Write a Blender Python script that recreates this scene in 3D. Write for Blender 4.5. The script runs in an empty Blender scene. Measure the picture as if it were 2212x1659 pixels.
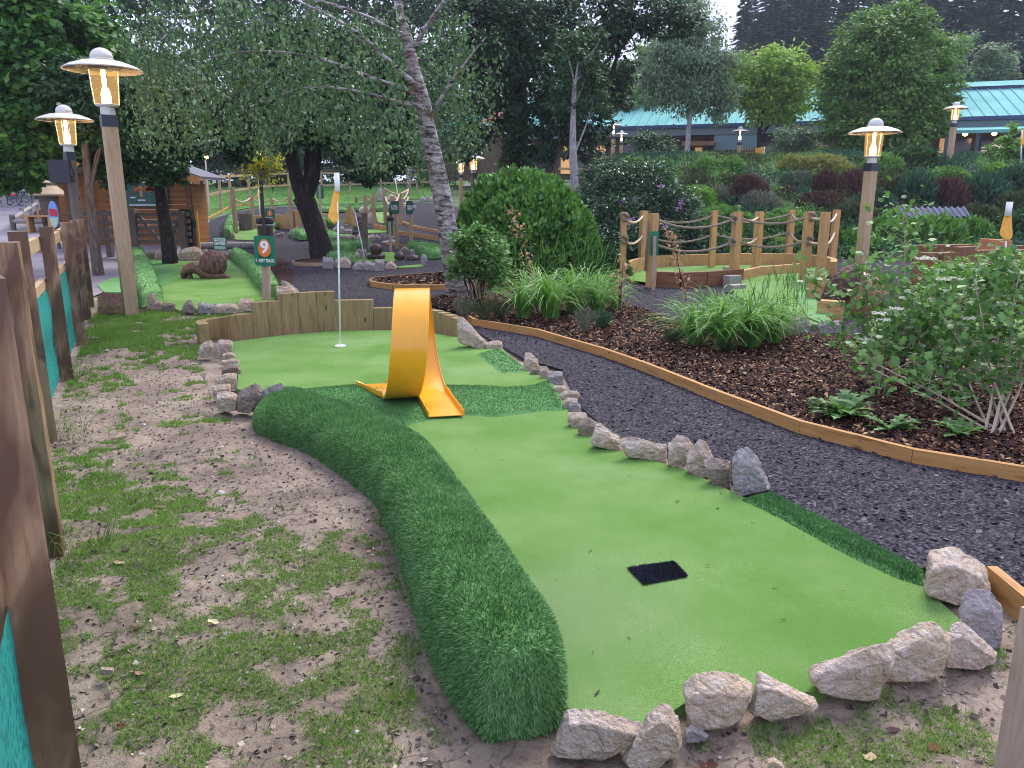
import bpy, bmesh, math, random
import numpy as np
from mathutils import Vector, Matrix, noise
from mathutils.geometry import delaunay_2d_cdt
rad = math.radians
# ---------------------------------------------------------------- camera, sky, sun, exposure
sc = bpy.context.scene
COL = sc.collection
PITCH = 13.5
CAMZ = 1.5
cam = bpy.data.cameras.new('camera'); camo = bpy.data.objects.new('camera', cam); COL.objects.link(camo)
camo.location = (0, 0, CAMZ); camo.rotation_euler = (rad(90 - PITCH), 0, 0)
cam.sensor_width = 36; cam.lens = 27.05; cam.clip_start = 0.05; cam.clip_end = 1000
sc.camera = camo
w = bpy.data.worlds.new('World'); sc.world = w; w.use_nodes = True
wn = w.node_tree.nodes; wl = w.node_tree.links
SUN_EL, SUN_AZ = 50, 28
sky = wn.new('ShaderNodeTexSky'); sky.sky_type = 'NISHITA'; sky.sun_disc = False
sky.sun_elevation = rad(SUN_EL); sky.sun_rotation = rad(SUN_AZ); sky.air_density = 1.0; sky.dust_density = 2.5; sky.ozone_density = 1.5
bg = wn['Background']; bg.inputs['Strength'].default_value = 0.09
mx = wn.new('ShaderNodeMix'); mx.data_type = 'RGBA'; mx.inputs['Factor'].default_value = 0.85
mx.inputs['B'].default_value = (5.2, 5.6, 8.2, 1)      # even cloud cover over the clear sky
wl.new(sky.outputs['Color'], mx.inputs['A']); wl.new(mx.outputs['Result'], bg.inputs['Color'])
sl = bpy.data.lights.new('sun', 'SUN'); sl.energy = 1.5; sl.angle = rad(28); sl.color = (1.0, 0.95, 0.88)
so = bpy.data.objects.new('sun', sl); COL.objects.link(so)
so.rotation_euler = (rad(90 - SUN_EL), 0, rad(180 - SUN_AZ))
sc.view_settings.view_transform = 'Standard'; sc.view_settings.look = 'None'
sc.view_settings.exposure = 1.45; sc.view_settings.gamma = 1.0
sc.render.engine = 'CYCLES'
sc.cycles.max_bounces = 6; sc.cycles.diffuse_bounces = 3; sc.cycles.glossy_bounces = 2; sc.cycles.transmission_bounces = 4
sc.cycles.transparent_max_bounces = 12; sc.cycles.use_denoising = True
sc.cycles.filter_width = 1.05; sc.cycles.caustics_reflective = False; sc.cycles.caustics_refractive = False; sc.cycles.sample_clamp_indirect = 4
# ---------------------------------------------------------------- geometry of the view: photo pixels (2212 wide) to places
F = 1662.0; CU = 1106.0; CV = 829.5
cp, sp_ = math.cos(rad(PITCH)), math.sin(rad(PITCH))
def ss(a, b, t):
    t = np.clip((t - a) / (b - a), 0, 1); return t * t * (3 - 2 * t)
def T(x, y):
    """height of the land"""
    x = np.asarray(x, float); y = np.asarray(y, float)
    L = 0.06 * (np.sqrt((y - 18) ** 2 + 1) + (y - 18)) / 2
    L = np.minimum(L, 2.5)
    R = 3.0 * ss(18.2, 33, y)
    wb = ss(-0.02, 0.15, x / np.maximum(y, 1))
    hill = 0.22 * (np.sqrt((y - 68) ** 2 + 9) + (y - 68)) / 2
    hill = hill * ss(-.1, .12, x / np.maximum(y, 1)) + .12 * hill
    return L * (1 - wb) + R * wb + np.minimum(hill, 30)
def ray(u, v):
    a = (u - CU) / F; b = (CV - v) / F
    return a, cp + b * sp_, b * cp - sp_
def P(u, v, y):
    dx, dy, dz = ray(u, v); t = y / dy
    return Vector((dx * t, y, CAMZ + dz * t))
def G(u, v, h=0.0):
    dx, dy, dz = ray(u, v)
    lo = None; y = 0.6
    while y < 160:
        t = y / dy
        if CAMZ + dz * t - float(T(dx * t, y)) - h < 0:
            a, b = (lo or 0.3), y
            for _ in range(24):
                m = (a + b) / 2; t = m / dy
                if CAMZ + dz * t - float(T(dx * t, m)) - h < 0: b = m
                else: a = m
            t = b / dy
            return Vector((dx * t, b, CAMZ + dz * t))
        lo = y; y *= 1.03
    t = 160 / dy
    return Vector((dx * t, 160, CAMZ + dz * t))
def proj(x, y, z):
    X = x; Yc = (z - CAMZ) * cp + y * sp_; Zc = y * cp - (z - CAMZ) * sp_
    return CU + F * X / Zc, CV - F * Yc / Zc
def px2m(px, y): return px / F * y * 1.02
def tile(ou, ov, s):
    return lambda pts: [(ou + a * s, ov + b * s) for a, b in pts]
t5 = tile(0, 329, .25); t6 = tile(553, 329, .25); t7 = tile(1106, 329, .25); t8 = tile(1659, 329, .25)
tS = tile(274.3, 521.2, .3026); tL = tile(411.5, 356.6, .1488); tM = tile(631, 356.6, .1488)
rng = np.random.default_rng(7); random.seed(7)
# ---------------------------------------------------------------- mesh building
class Geo:
    def __init__(s): s.V = []; s.L = []; s.S = []; s.U = []; s.n = 0; s.M = []
    def add(s, v, f, uv=None, mi=0):
        v = np.asarray(v, float).reshape(-1, 3)
        if isinstance(f, np.ndarray):
            l = f.reshape(-1); sz = np.full(len(f), f.shape[1])
        else:
            l = np.array([i for q in f for i in q]); sz = np.array([len(q) for q in f])
        s.V.append(v); s.L.append(l + s.n); s.S.append(sz); s.M.append(np.full(len(sz), mi))
        s.U.append(np.zeros((len(l), 2)) if uv is None else np.asarray(uv, float).reshape(-1, 2))
        s.n += len(v); return s
    def box(s, c, size, ax=None, mi=0, taper=1.0):
        """box centred at c; ax = 3x3 columns (local axes) or a yaw"""
        if ax is None: ax = np.eye(3)
        elif not hasattr(ax, '__len__'):
            ca, sa = math.cos(ax), math.sin(ax); ax = np.array([[ca, -sa, 0], [sa, ca, 0], [0, 0, 1.]])
        ax = np.asarray(ax, float); h = np.asarray(size, float) / 2
        q = np.array([[x, y, z] for z in (-1, 1) for y in (-1, 1) for x in (-1, 1)], float)
        qq = q * h; qq[4:, :2] *= taper
        v = qq @ ax.T + np.asarray(c, float)
        f = [(0, 2, 3, 1), (4, 5, 7, 6), (0, 1, 5, 4), (2, 6, 7, 3), (0, 4, 6, 2), (1, 3, 7, 5)]
        lo = int(np.argmax(h)); o = random.random() * 7
        uv = []
        for face in f:
            a = qq[list(face)]; sp = a.max(0) - a.min(0)
            dims = sorted(np.argsort(-sp)[:2].tolist())
            if lo in dims: U = lo; W = [d for d in dims if d != lo][0]
            else: U, W = dims[0], dims[1]; 
            for p in a: uv.append((p[U] + o if lo in dims else p[U] * .2 + o, p[W] + o + (0 if lo in dims else .5)))
        return s.add(v, f, uv, mi)
    def beam(s, a, b, w_, h_, up=(0, 0, 1), mi=0, ext=0):
        a = np.array(a, float); b = np.array(b, float); d = b - a; L = np.linalg.norm(d); d = d / L
        sd = np.cross(np.array(up, float), d); sd /= np.linalg.norm(sd); u2 = np.cross(d, sd)
        return s.box((a + b) / 2, (L + ext, w_, h_), np.stack([d, sd, u2], 1), mi)
    def tube(s, pts, r, n=8, cap=True, mi=0, sq=1.0, rough=0.0):
        pts = np.asarray([tuple(p) for p in pts], float); m = len(pts)
        r = np.full(m, r) if np.isscalar(r) else np.asarray(r, float)
        tg = np.gradient(pts, axis=0); tg /= np.linalg.norm(tg, axis=1)[:, None] + 1e-12
        ref = np.array([0, 0, 1.]) if abs(tg[0][2]) < .9 else np.array([0, 1., 0])
        a0 = np.cross(tg[0], ref); a0 /= np.linalg.norm(a0)
        ang = np.arange(n) * 2 * np.pi / n; vs = []
        L = np.concatenate([[0], np.cumsum(np.linalg.norm(np.diff(pts, axis=0), axis=1))])
        for i in range(m):
            a0 = a0 - tg[i] * np.dot(a0, tg[i]); a0 /= np.linalg.norm(a0); b0 = np.cross(tg[i], a0)
            rr = r[i] * (1 + (rng.normal(0, rough, n) if rough else 0))
            vs.append(pts[i] + (np.cos(ang) * rr)[:, None] * a0 + (np.sin(ang) * rr * sq)[:, None] * b0)
        v = np.concatenate(vs); f = []; uv = []
        for i in range(m - 1):
            for j in range(n):
                k = (j + 1) % n
                f.append((i * n + j, i * n + k, (i + 1) * n + k, (i + 1) * n + j))
                c = r[0] * 2 * np.pi / n
                uv += [(L[i], j * c), (L[i], (j + 1) * c), (L[i + 1], (j + 1) * c), (L[i + 1], j * c)]
        if cap:
            f.append(tuple(range(n - 1, -1, -1))); f.append(tuple((m - 1) * n + j for j in range(n)))
            uv += [(math.cos(x) * r[0] * .3, math.sin(x) * r[0]) for x in ang[::-1]] + [(math.cos(x) * r[-1] * .3, math.sin(x) * r[-1]) for x in ang]
        return s.add(v, f, uv, mi)
    def lathe(s, c, prof, n=20, mi=0, ax=None):
        """profile of (radius, z) turned about the upright axis through c"""
        c = np.asarray(tuple(c), float); ang = np.arange(n) * 2 * np.pi / n
        v = np.array([[r * math.cos(a), r * math.sin(a), z] for r, z in prof for a in ang])
        if ax is not None: v = v @ np.asarray(ax).T
        v = v + c; f = []
        for i in range(len(prof) - 1):
            for j in range(n):
                k = (j + 1) % n; f.append((i * n + j, i * n + k, (i + 1) * n + k, (i + 1) * n + j))
        uv = [(0, 0)] * (4 * len(f))
        if prof[0][0] > 1e-6: f.append(tuple(range(n - 1, -1, -1))); uv += [(0, 0)] * n
        if prof[-1][0] > 1e-6: f.append(tuple((len(prof) - 1) * n + j for j in range(n))); uv += [(0, 0)] * n
        return s.add(v, f, uv, mi)
    def prism(s, poly3, n_, t, mi=0):
        """flat outline (3-D points) given thickness t along n_"""
        p = np.asarray([tuple(q) for q in poly3], float); k = len(p); n_ = np.asarray(tuple(n_), float)
        v = np.concatenate([p + n_ * t / 2, p - n_ * t / 2])
        f = [tuple(range(k)), tuple(range(2 * k - 1, k - 1, -1))] + [(i, k + i, k + (i + 1) % k, (i + 1) % k) for i in range(k)]
        f = [tuple(reversed(q)) for q in f]
        c = p.mean(0); A = (p - c); uvp = np.stack([A[:, 2], A[:, 0] + A[:, 1]], 1); uu = np.concatenate([uvp, uvp])
        return s.add(v, f, [uu[i] for q in f for i in q], mi)
    def mesh(s, name, smooth=False):
        me = bpy.data.meshes.new(name)
        V = np.concatenate(s.V); L = np.concatenate(s.L).astype(np.int32); S = np.concatenate(s.S).astype(np.int32)
        me.vertices.add(len(V)); me.vertices.foreach_set('co', V.astype(np.float32).ravel())
        me.loops.add(len(L)); me.loops.foreach_set('vertex_index', L)
        me.polygons.add(len(S)); st = np.concatenate([[0], np.cumsum(S)[:-1]]).astype(np.int32)
        me.polygons.foreach_set('loop_start', st); me.polygons.foreach_set('loop_total', S)
        me.polygons.foreach_set('material_index', np.concatenate(s.M).astype(np.int32))
        me.polygons.foreach_set('use_smooth', np.full(len(S), smooth))
        uvl = me.uv_layers.new(name='UVMap'); uvl.data.foreach_set('uv', np.concatenate(s.U).astype(np.float32).ravel())
        me.update(calc_edges=True); me.validate(); return me
def worldpos(o):
    p = Vector((0, 0, 0))
    while o: p += o.location; o = o.parent
    return p
def tag(o, label=None, cat=None, group=None, kind=None):
    if label: o['label'] = label
    if cat: o['category'] = cat
    if group: o['group'] = group
    if kind: o['kind'] = kind
    return o
def thing(name, label, cat, loc, group=None):
    o = bpy.data.objects.new(name, None); COL.objects.link(o); o.location = loc; o.empty_display_size = .1
    return tag(o, label, cat, group)
def obj(name, geo, mats, parent=None, smooth=False, label=None, cat=None, group=None, kind=None):
    me = geo.mesh(name, smooth) if isinstance(geo, Geo) else geo
    for m in (mats if isinstance(mats, (list, tuple)) else [mats]):
        if m: me.materials.append(m)
    o = bpy.data.objects.new(name, me); COL.objects.link(o)
    if parent:
        o.parent = parent; o.location = -worldpos(parent)
    else:
        n = len(me.vertices); co = np.empty(n * 3, np.float32); me.vertices.foreach_get('co', co); co = co.reshape(-1, 3)
        c = Vector(((co[:, 0].min() + co[:, 0].max()) / 2, (co[:, 1].min() + co[:, 1].max()) / 2, co[:, 2].min()))
        co -= np.array(c, np.float32); me.vertices.foreach_set('co', co.ravel()); o.location = c; me.update()
    return tag(o, label, cat, group, kind)
def copy_tree(o, loc, rz=0, sc_=1, label=None, parent=None):
    c = o.copy(); COL.objects.link(c)
    if parent is None:
        c.location = loc; c.rotation_euler = (0, 0, rz); c.scale = (sc_,) * 3
        if label: c['label'] = label
    else: c.parent = parent
    for ch in o.children: copy_tree(ch, None, parent=c)
    return c
def text_geo(txt, size, origin, right, up, thick=.002, bold=0.0, align='CENTER', squeeze=1.0):
    cu = bpy.data.curves.new('t', 'FONT'); cu.body = txt; cu.size = 1; cu.align_x = align; cu.align_y = 'CENTER'
    cu.offset = bold; cu.extrude = 0; cu.resolution_u = 3; cu.space_line = .8
    o = bpy.data.objects.new('t', cu); COL.objects.link(o)
    bpy.context.view_layer.update()
    me = bpy.data.meshes.new_from_object(o.evaluated_get(bpy.context.evaluated_depsgraph_get()))
    bpy.data.objects.remove(o); bpy.data.curves.remove(cu)
    r = Vector(right).normalized(); u = Vector(up).normalized(); n = r.cross(u)
    g = Geo(); vs = [Vector(origin) + r * (v.co.x * size * squeeze) + u * (v.co.y * size) + n * thick for v in me.vertices]
    g.add([tuple(v) for v in vs], [tuple(p.vertices) for p in me.polygons])
    bpy.data.meshes.remove(me); return g
# ---------------------------------------------------------------- materials
class Mat:
    def __init__(s, name, rough=.8, spec=.3):
        s.m = bpy.data.materials.new(name); s.m.use_nodes = True; s.t = s.m.node_tree; s.N = s.t.nodes
        s.b = s.N['Principled BSDF']; s.b.inputs['Roughness'].default_value = rough; s.b.inputs['Specular IOR Level'].default_value = spec
    def n(s, ty, **kw):
        x = s.N.new('ShaderNode' + ty)
        for k, v in kw.items():
            if hasattr(x, k) and k not in ('Scale',): setattr(x, k, v)
            else: s.set(x.inputs[k.replace('_', ' ')], v)
        return x
    def set(s, inp, v):
        if isinstance(v, bpy.types.NodeSocket): s.t.links.new(v, inp)
        else: inp.default_value = (tuple(v) + (1,) if inp.type == 'RGBA' and len(v) == 3 else v)
    def coord(s, kind='Object', scale=(1, 1, 1)):
        c = s.N.new('ShaderNodeTexCoord'); mp = s.N.new('ShaderNodeMapping'); mp.inputs['Scale'].default_value = scale
        s.t.links.new(c.outputs[kind], mp.inputs['Vector']); return mp.outputs[0]
    def world(s, scale=(1, 1, 1)):
        c = s.N.new('ShaderNodeNewGeometry'); mp = s.N.new('ShaderNodeMapping'); mp.inputs['Scale'].default_value = scale
        s.t.links.new(c.outputs['Position'], mp.inputs['Vector']); return mp.outputs[0]
    def noise(s, vec, scale, detail=4, rough=.6, dist=0):
        x = s.N.new('ShaderNodeTexNoise'); s.t.links.new(vec, x.inputs['Vector']); x.inputs['Scale'].default_value = scale
        x.inputs['Detail'].default_value = detail; x.inputs['Roughness'].default_value = rough; x.inputs['Distortion'].default_value = dist
        return x.outputs['Fac']
    def vor(s, vec, scale, out='Distance', feat='F1'):
        x = s.N.new('ShaderNodeTexVoronoi'); x.feature = feat; s.t.links.new(vec, x.inputs['Vector']); x.inputs['Scale'].default_value = scale
        return x.outputs[out]
    def ramp(s, fac, stops, interp='LINEAR'):
        x = s.N.new('ShaderNodeValToRGB'); s.t.links.new(fac, x.inputs[0]); cr = x.color_ramp; cr.interpolation = interp
        while len(cr.elements) < len(stops): cr.elements.new(.5)
        for e, (p, c) in zip(cr.elements, stops):
            e.position = p; e.color = tuple(c) + (1,) if hasattr(c, '__len__') else (c, c, c, 1)
        return x.outputs[0]
    def mix(s, f, a, b, mode='MIX'):
        x = s.N.new('ShaderNodeMix'); x.data_type = 'RGBA'; x.blend_type = mode
        s.set(x.inputs['Factor'], f); s.set(x.inputs['A'], a); s.set(x.inputs['B'], b); return x.outputs['Result']
    def math(s, op, a, b=0.0):
        x = s.N.new('ShaderNodeMath'); x.operation = op; s.set(x.inputs[0], a); s.set(x.inputs[1], b); return x.outputs[0]
    def rnd(s): return s.N.new('ShaderNodeNewGeometry').outputs['Random Per Island']
    def orn(s): return s.N.new('ShaderNodeObjectInfo').outputs['Random']
    def bump(s, h, strength=.5, dist=.01):
        x = s.N.new('ShaderNodeBump'); x.inputs['Strength'].default_value = strength; x.inputs['Distance'].default_value = dist
        s.t.links.new(h, x.inputs['Height']); s.t.links.new(x.outputs[0], s.b.inputs['Normal']); return s
    def col(s, c): s.set(s.b.inputs['Base Color'], c); return s
def plain(name, c, rough=.6, spec=.3, metal=0, noise_=.12, sc_=12):
    m = Mat(name, rough, spec); m.b.inputs['Metallic'].default_value = metal
    v = m.coord(); f = m.noise(v, sc_)
    m.col(m.ramp(f, [(.3, [x * (1 - noise_) for x in c]), (.7, [min(1, x * (1 + noise_)) for x in c])])); return m.m
def wood(name, c1, c2, dark, knots=True, wet=0.0, stain=None, rough=.7, moss=None):
    m = Mat(name, rough, .3 + wet)
    uv = m.coord('UV', (1, 1, 1)); st = m.coord('UV', (1.2, 14, 1)); fi = m.coord('UV', (5, 90, 1))
    r = m.rnd(); off = m.n('VectorMath', operation='ADD'); m.set(off.inputs[0], st); cmb = m.n('CombineXYZ'); m.set(cmb.inputs[0], m.math('MULTIPLY', r, 37.)); m.set(cmb.inputs[1], m.math('MULTIPLY', r, 91.)); m.set(off.inputs[1], cmb.outputs[0])
    g1 = m.noise(off.outputs[0], 1.6, 6, .68, 1.1); g2 = m.noise(fi, 1.3, 4, .6)
    f = m.math('ADD', m.math('MULTIPLY', g1, .62), m.math('MULTIPLY', g2, .38))
    c = m.ramp(f, [(.36, dark), (.46, c1), (.60, c2)])
    c = m.mix(m.math('MULTIPLY', m.math('SUBTRACT', r, .5), .5), c, dark)
    c = m.mix(m.ramp(r, [(0, .55), (1, 0.)]), c, [x * .62 for x in c1], 'MIX')
    if knots:
        k = m.vor(m.coord('UV', (3.2, 8, 1)), 1.0); kk = m.ramp(k, [(.06, 1.), (.15, 0.)])
        c = m.mix(m.math('MULTIPLY', kk, .8), c, [x * .35 for x in dark])
    if stain is not None:
        s_ = m.ramp(m.noise(m.coord('UV', (1.1, 3, 1)), 1.5, 3, .55, 1.2), [(.42, 0.), (.56, 1.)])
        c = m.mix(s_, c, stain)
    m.col(c); m.bump(f, .35, .004); return m.m
def leaf(name, c1, c2, c3=None, trans=.35, rough=.45, spec=.35, patch=None):
    """leaf colours vary from leaf to leaf and from clump to clump"""
    m = Mat(name, rough, spec); r = m.rnd(); v = m.world()
    p = m.noise(v, .9 if patch is None else patch, 2)
    f = m.math('ADD', m.math('MULTIPLY', r, .55), m.math('MULTIPLY', p, .45))
    st = [(.2, c1), (.62, c2)] + ([(.9, c3)] if c3 is not None else [])
    c = m.ramp(f, st); m.col(c)
    tr = m.n('BsdfTranslucent'); m.set(tr.inputs[0], m.mix(.35, c, [min(1, c2[0] * 1.7), min(1, c2[1] * 1.5), c2[2] * .7]))
    ms = m.n('MixShader'); ms.inputs[0].default_value = trans
    m.t.links.new(m.b.outputs[0], ms.inputs[1]); m.t.links.new(tr.outputs[0], ms.inputs[2])
    m.t.links.new(ms.outputs[0], m.N['Material Output'].inputs['Surface']); return m.m
def emit(name, c, st):
    m = Mat(name); m.b.inputs['Base Color'].default_value = tuple(c) + (1,)
    m.b.inputs['Emission Color'].default_value = tuple(c) + (1,); m.b.inputs['Emission Strength'].default_value = st; return m.m
# ---------------------------------------------------------------- the materials of this place
W_NEW = wood('wood_new', (.50, .29, .11), (.62, .38, .16), (.30, .15, .05))
W_EDGE = wood('wood_edging', (.46, .24, .075), (.56, .32, .11), (.25, .11, .035))
W_LAMP = wood('wood_lamp_post', (.46, .32, .18), (.55, .40, .24), (.36, .23, .12))
W_FENCE = wood('wood_fence_post', (.30, .18, .09), (.40, .26, .14), (.14, .07, .03), stain=(.10, .048, .022), wet=.25, rough=.5)
W_RAIL = wood('wood_rail', (.42, .29, .16), (.52, .38, .23), (.30, .18, .09))
W_WALL = wood('wood_sleeper_wall', (.29, .205, .085), (.40, .29, .135), (.15, .09, .035))
W_DARK = wood('wood_weathered', (.13, .10, .075), (.20, .165, .13), (.05, .038, .028))
W_GREY = wood('wood_grey', (.30, .27, .24), (.42, .39, .36), (.17, .14, .12))
W_BROWN = wood('wood_brown', (.20, .09, .04), (.28, .14, .06), (.09, .035, .015))
W_HUT = wood('wood_hut', (.30, .115, .022), (.42, .17, .035), (.13, .045, .012))
W_SIGN = wood('wood_sign_post', (.42, .30, .22), (.52, .39, .30), (.30, .19, .13))
def turf_short():
    m = Mat('turf_short', .9, .1); v = m.world()
    a = m.noise(v, 330, 2, .7); b = m.noise(v, 1.3, 4, .6); c = m.noise(v, 90, 2)
    col = m.ramp(a, [(.32, (.06, .13, .032)), (.5, (.165, .295, .075)), (.68, (.29, .44, .16))])
    col = m.mix(m.ramp(b, [(.38, 0.), (.64, .75)]), col, (.095, .22, .035))
    col = m.mix(m.ramp(c, [(.6, 0.), (.75, .35)]), col, (.05, .16, .03))
    pz = m.noise(v, .7, 5, .65); col = m.mix(m.ramp(pz, [(.5, 0.), (.68, .5)]), col, (.25, .36, .15)); sp = m.vor(v, 26); col = m.mix(m.ramp(sp, [(.025, .55), (.05, 0.)]), col, (.06, .04, .02))
    # scuffed, paler ground behind the mat
    g = m.N.new('ShaderNodeNewGeometry'); d = m.n('VectorMath', operation='DISTANCE'); m.set(d.inputs[0], g.outputs['Position']); q = G(1230, 1320); m.set(d.inputs[1], (q.x, q.y, 0.02))
    col = m.mix(m.ramp(m.math('ADD', d.outputs['Value'], m.math('MULTIPLY', b, .3)), [(.15, .5), (.72, 0.)]), col, (.20, .27, .13))
    m.col(col).bump(a, .9, .006); return m.m
TURF = turf_short()
def fluff(name, cs, sc_=60):
    m = Mat(name, .8, .15); r = m.rnd(); v = m.world(); p = m.noise(v, 5, 3)
    f = m.math('ADD', m.math('MULTIPLY', r, .6), m.math('MULTIPLY', p, .4))
    m.col(m.ramp(f, [(.2, cs[0]), (.5, cs[1]), (.85, cs[2])])); return m.m
PILE = fluff('turf_long_pile', ((.035, .11, .025), (.13, .30, .085), (.36, .56, .26)))
PILE2 = fluff('turf_mid_pile', ((.05, .14, .04), (.10, .25, .075), (.2, .38, .14)))
def dirtm():
    m = Mat('trodden_earth', .75, .35); v = m.world()
    a = m.noise(v, 2.2, 6, .62, .4); b = m.noise(v, 24, 6, .75); c = m.noise(v, 160, 3, .7)
    col = m.ramp(a, [(.34, (.20, .145, .105)), (.5, (.34, .255, .185)), (.66, (.46, .36, .27))])
    col = m.mix(m.ramp(b, [(.36, .6), (.52, 0.)]), col, (.075, .055, .05))
    col = m.mix(m.ramp(c, [(.55, 0.), (.72, .45)]), col, (.33, .26, .21))
    dv = m.n('VectorMath', operation='ADD'); nt = m.n('TexNoise', Scale=6.); m.set(nt.inputs[0], v); m.set(dv.inputs[0], v); sc2 = m.n('VectorMath', operation='SCALE'); m.set(sc2.inputs[0], nt.outputs['Color']); sc2.inputs['Scale'].default_value = .35; m.set(dv.inputs[1], sc2.outputs[0])
    cr = m.vor(dv.outputs[0], 2.3, feat='DISTANCE_TO_EDGE'); col = m.mix(m.ramp(cr, [(.004, .55), (.016, 0.)]), col, (.045, .034, .03))
    # beyond the course the same sheet is rough grass and leaf litter
    sx = m.n('SeparateXYZ'); m.set(sx.inputs[0], v)
    g = m.ramp(m.noise(v, 3.2, 5, .7), [(.35, (.018, .045, .012)), (.55, (.04, .10, .025)), (.75, (.075, .15, .04))])
    yy = m.math('ADD', sx.outputs[1], m.math('MULTIPLY', a, 3.)); 
    col = m.mix(m.ramp(m.math('DIVIDE', yy, 40.), [(.47, 0.), (.52, 1.)]), col, g)
    h = m.math('ADD', m.math('MULTIPLY', b, 1.), m.math('MULTIPLY', c, .4)); m.col(col).bump(h, .9, .03)
    m.set(m.b.inputs['Roughness'], m.ramp(a, [(.35, .45), (.6, .85)])); return m.m
EARTH = dirtm()
def gravelm():
    m = Mat('slate_gravel', .95, .08); v = m.world((1, 1, 1)); a = m.vor(v, 85, 'Color'); e = m.vor(v, 85); n = m.noise(v, 3, 4); n2 = m.noise(v, 220, 2)
    sx = m.n('SeparateColor'); m.set(sx.inputs[0], a)
    col = m.ramp(sx.outputs[0], [(.15, (.018, .017, .022)), (.6, (.05, .046, .055)), (.97, (.13, .12, .135))])
    col = m.mix(m.ramp(n, [(.4, 0.), (.7, .4)]), col, (.065, .055, .055)); m.col(col)
    m.bump(m.math('ADD', sx.outputs[1], n2), .8, .008); return m.m
GRAVEL = gravelm()
def chipm(name, cs, rough=.6):
    m = Mat(name, max(rough, .8), .12); r = m.rnd(); v = m.world(); n = m.noise(v, 90, 2)
    m.col(m.mix(m.math('MULTIPLY', n, .35), m.ramp(r, cs, 'LINEAR'), (.02, .015, .012))); return m.m
SLATE = chipm('slate_chips', [(0, (.017, .016, .021)), (.5, (.048, .044, .055)), (.8, (.09, .084, .1)), (1, (.2, .19, .215))], .85)
BARK = chipm('bark_chips', [(0, (.016, .009, .009)), (.45, (.05, .024, .02)), (.70, (.10, .045, .03)), (.84, (.20, .09, .05)), (.93, (.42, .23, .12)), (1, (.62, .42, .24))])
def mulchm():
    m = Mat('bark_mulch', .95, .1); v = m.world(); a = m.vor(v, 45, 'Color'); sx = m.n('SeparateColor'); m.set(sx.inputs[0], a)
    m.col(m.ramp(sx.outputs[0], [(.1, (.012, .008, .008)), (.6, (.04, .02, .017)), (.9, (.08, .04, .028)), (1, (.25, .13, .07))])).bump(sx.outputs[1], 1, .012); return m.m
MULCH = mulchm()
def rockm(name, base, warm, pale):
    m = Mat(name, .8, .25); v = m.coord(); o = m.orn()
    a = m.noise(v, 4, 6, .65, .5); b = m.noise(v, 22, 5, .7); c = m.noise(v, 90, 3, .7)
    col = m.mix(m.ramp(a, [(.35, 0.), (.62, 1.)]), base, warm)
    col = m.mix(m.ramp(b, [(.5, 0.), (.68, .75)]), col, pale)
    col = m.mix(m.ramp(b, [(.3, .75), (.44, 0.)]), col, [x * .35 for x in warm])
    col = m.mix(m.math('MULTIPLY', o, .35), col, (.30, .25, .26))
    m.col(col); h = m.math('ADD', m.math('MULTIPLY', a, 2.), m.math('ADD', b, m.math('MULTIPLY', c, .4))); m.bump(h, .75, .035); return m.m
ROCK = rockm('limestone', (.56, .45, .35), (.46, .33, .19), (.74, .67, .60))
ROCKG = rockm('limestone_grey', (.34, .31, .30), (.28, .25, .22), (.52, .49, .48))
ROCKD = rockm('sandstone_brown', (.30, .24, .19), (.21, .15, .10), (.42, .37, .33))
def tarm():
    m = Mat('tarmac', .75, .4); v = m.world(); a = m.noise(v, .5, 4); b = m.noise(v, 80, 3)
    col = m.ramp(a, [(.4, (.19, .17, .19)), (.6, (.25, .22, .235))]); m.col(m.mix(m.math('MULTIPLY', b, .25), col, (.1, .09, .1))).bump(b, .4, .004); return m.m
TARMAC = tarm()
YEL = Mat('yellow_paint', .28, .5)
_v = YEL.coord(); YEL.col(YEL.mix(YEL.ramp(YEL.noise(_v, 9, 5, .7), [(.55, 0.), (.75, .25)]), (.86, .40, .012), (.62, .26, .01)))
_c = YEL.vor(_v, 30); YEL.col(YEL.mix(YEL.ramp(YEL.noise(YEL.coord('Object', (60, 60, 4)), 1, 3), [(.66, 0.), (.74, .35)]), YEL.mix(YEL.ramp(_c, [(.04, .5), (.07, 0.)]), YEL.mix(YEL.ramp(YEL.noise(_v, 7, 5, .7), [(.52, 0.), (.75, .4)]), (.84, .37, .010), (.60, .24, .01)), (.28, .12, .02)), (.70, .42, .10))); YEL.b.inputs['Coat Weight'].default_value = .35; YEL.bump(YEL.noise(_v, 35, 3), .05, .003); YEL = YEL.m
METAL = plain('lamp_metal', (.58, .56, .50), .45, .5, .1); HAT_IN = plain('lamp_reflector', (.7, .68, .66), .5, .4)
COLLAR = plain('collar_black', (.012, .018, .022), .4, .5); BLACK = plain('black_plastic', (.015, .016, .02), .45, .5)
BULB = emit('lamp_light', (1.0, .72, .36), 9); GLOWB = emit('lamp_glow_small', (1.0, .55, .2), 7)
def glassm():
    m = Mat('amber_glass'); tr = m.n('BsdfTransparent'); m.set(tr.inputs[0], (.95, .80, .55)); em = m.n('Emission'); m.set(em.inputs[0], (1, .62, .26)); em.inputs[1].default_value = .10
    ad = m.n('AddShader'); m.t.links.new(tr.outputs[0], ad.inputs[0]); m.t.links.new(em.outputs[0], ad.inputs[1]); m.t.links.new(ad.outputs[0], m.N['Material Output'].inputs['Surface']); return m.m
AMBER = glassm()
WHITE = plain('white_paint', (.80, .80, .80), .4); GREEN = plain('sign_green', (.012, .17, .09), .35, .4); GREEND = plain('sign_green_dark', (.008, .09, .055), .35, .4)
ORANGE = plain('sign_orange', (.75, .20, .03), .4); INK = plain('sign_swoosh_green', (.005, .05, .03), .5)
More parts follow.
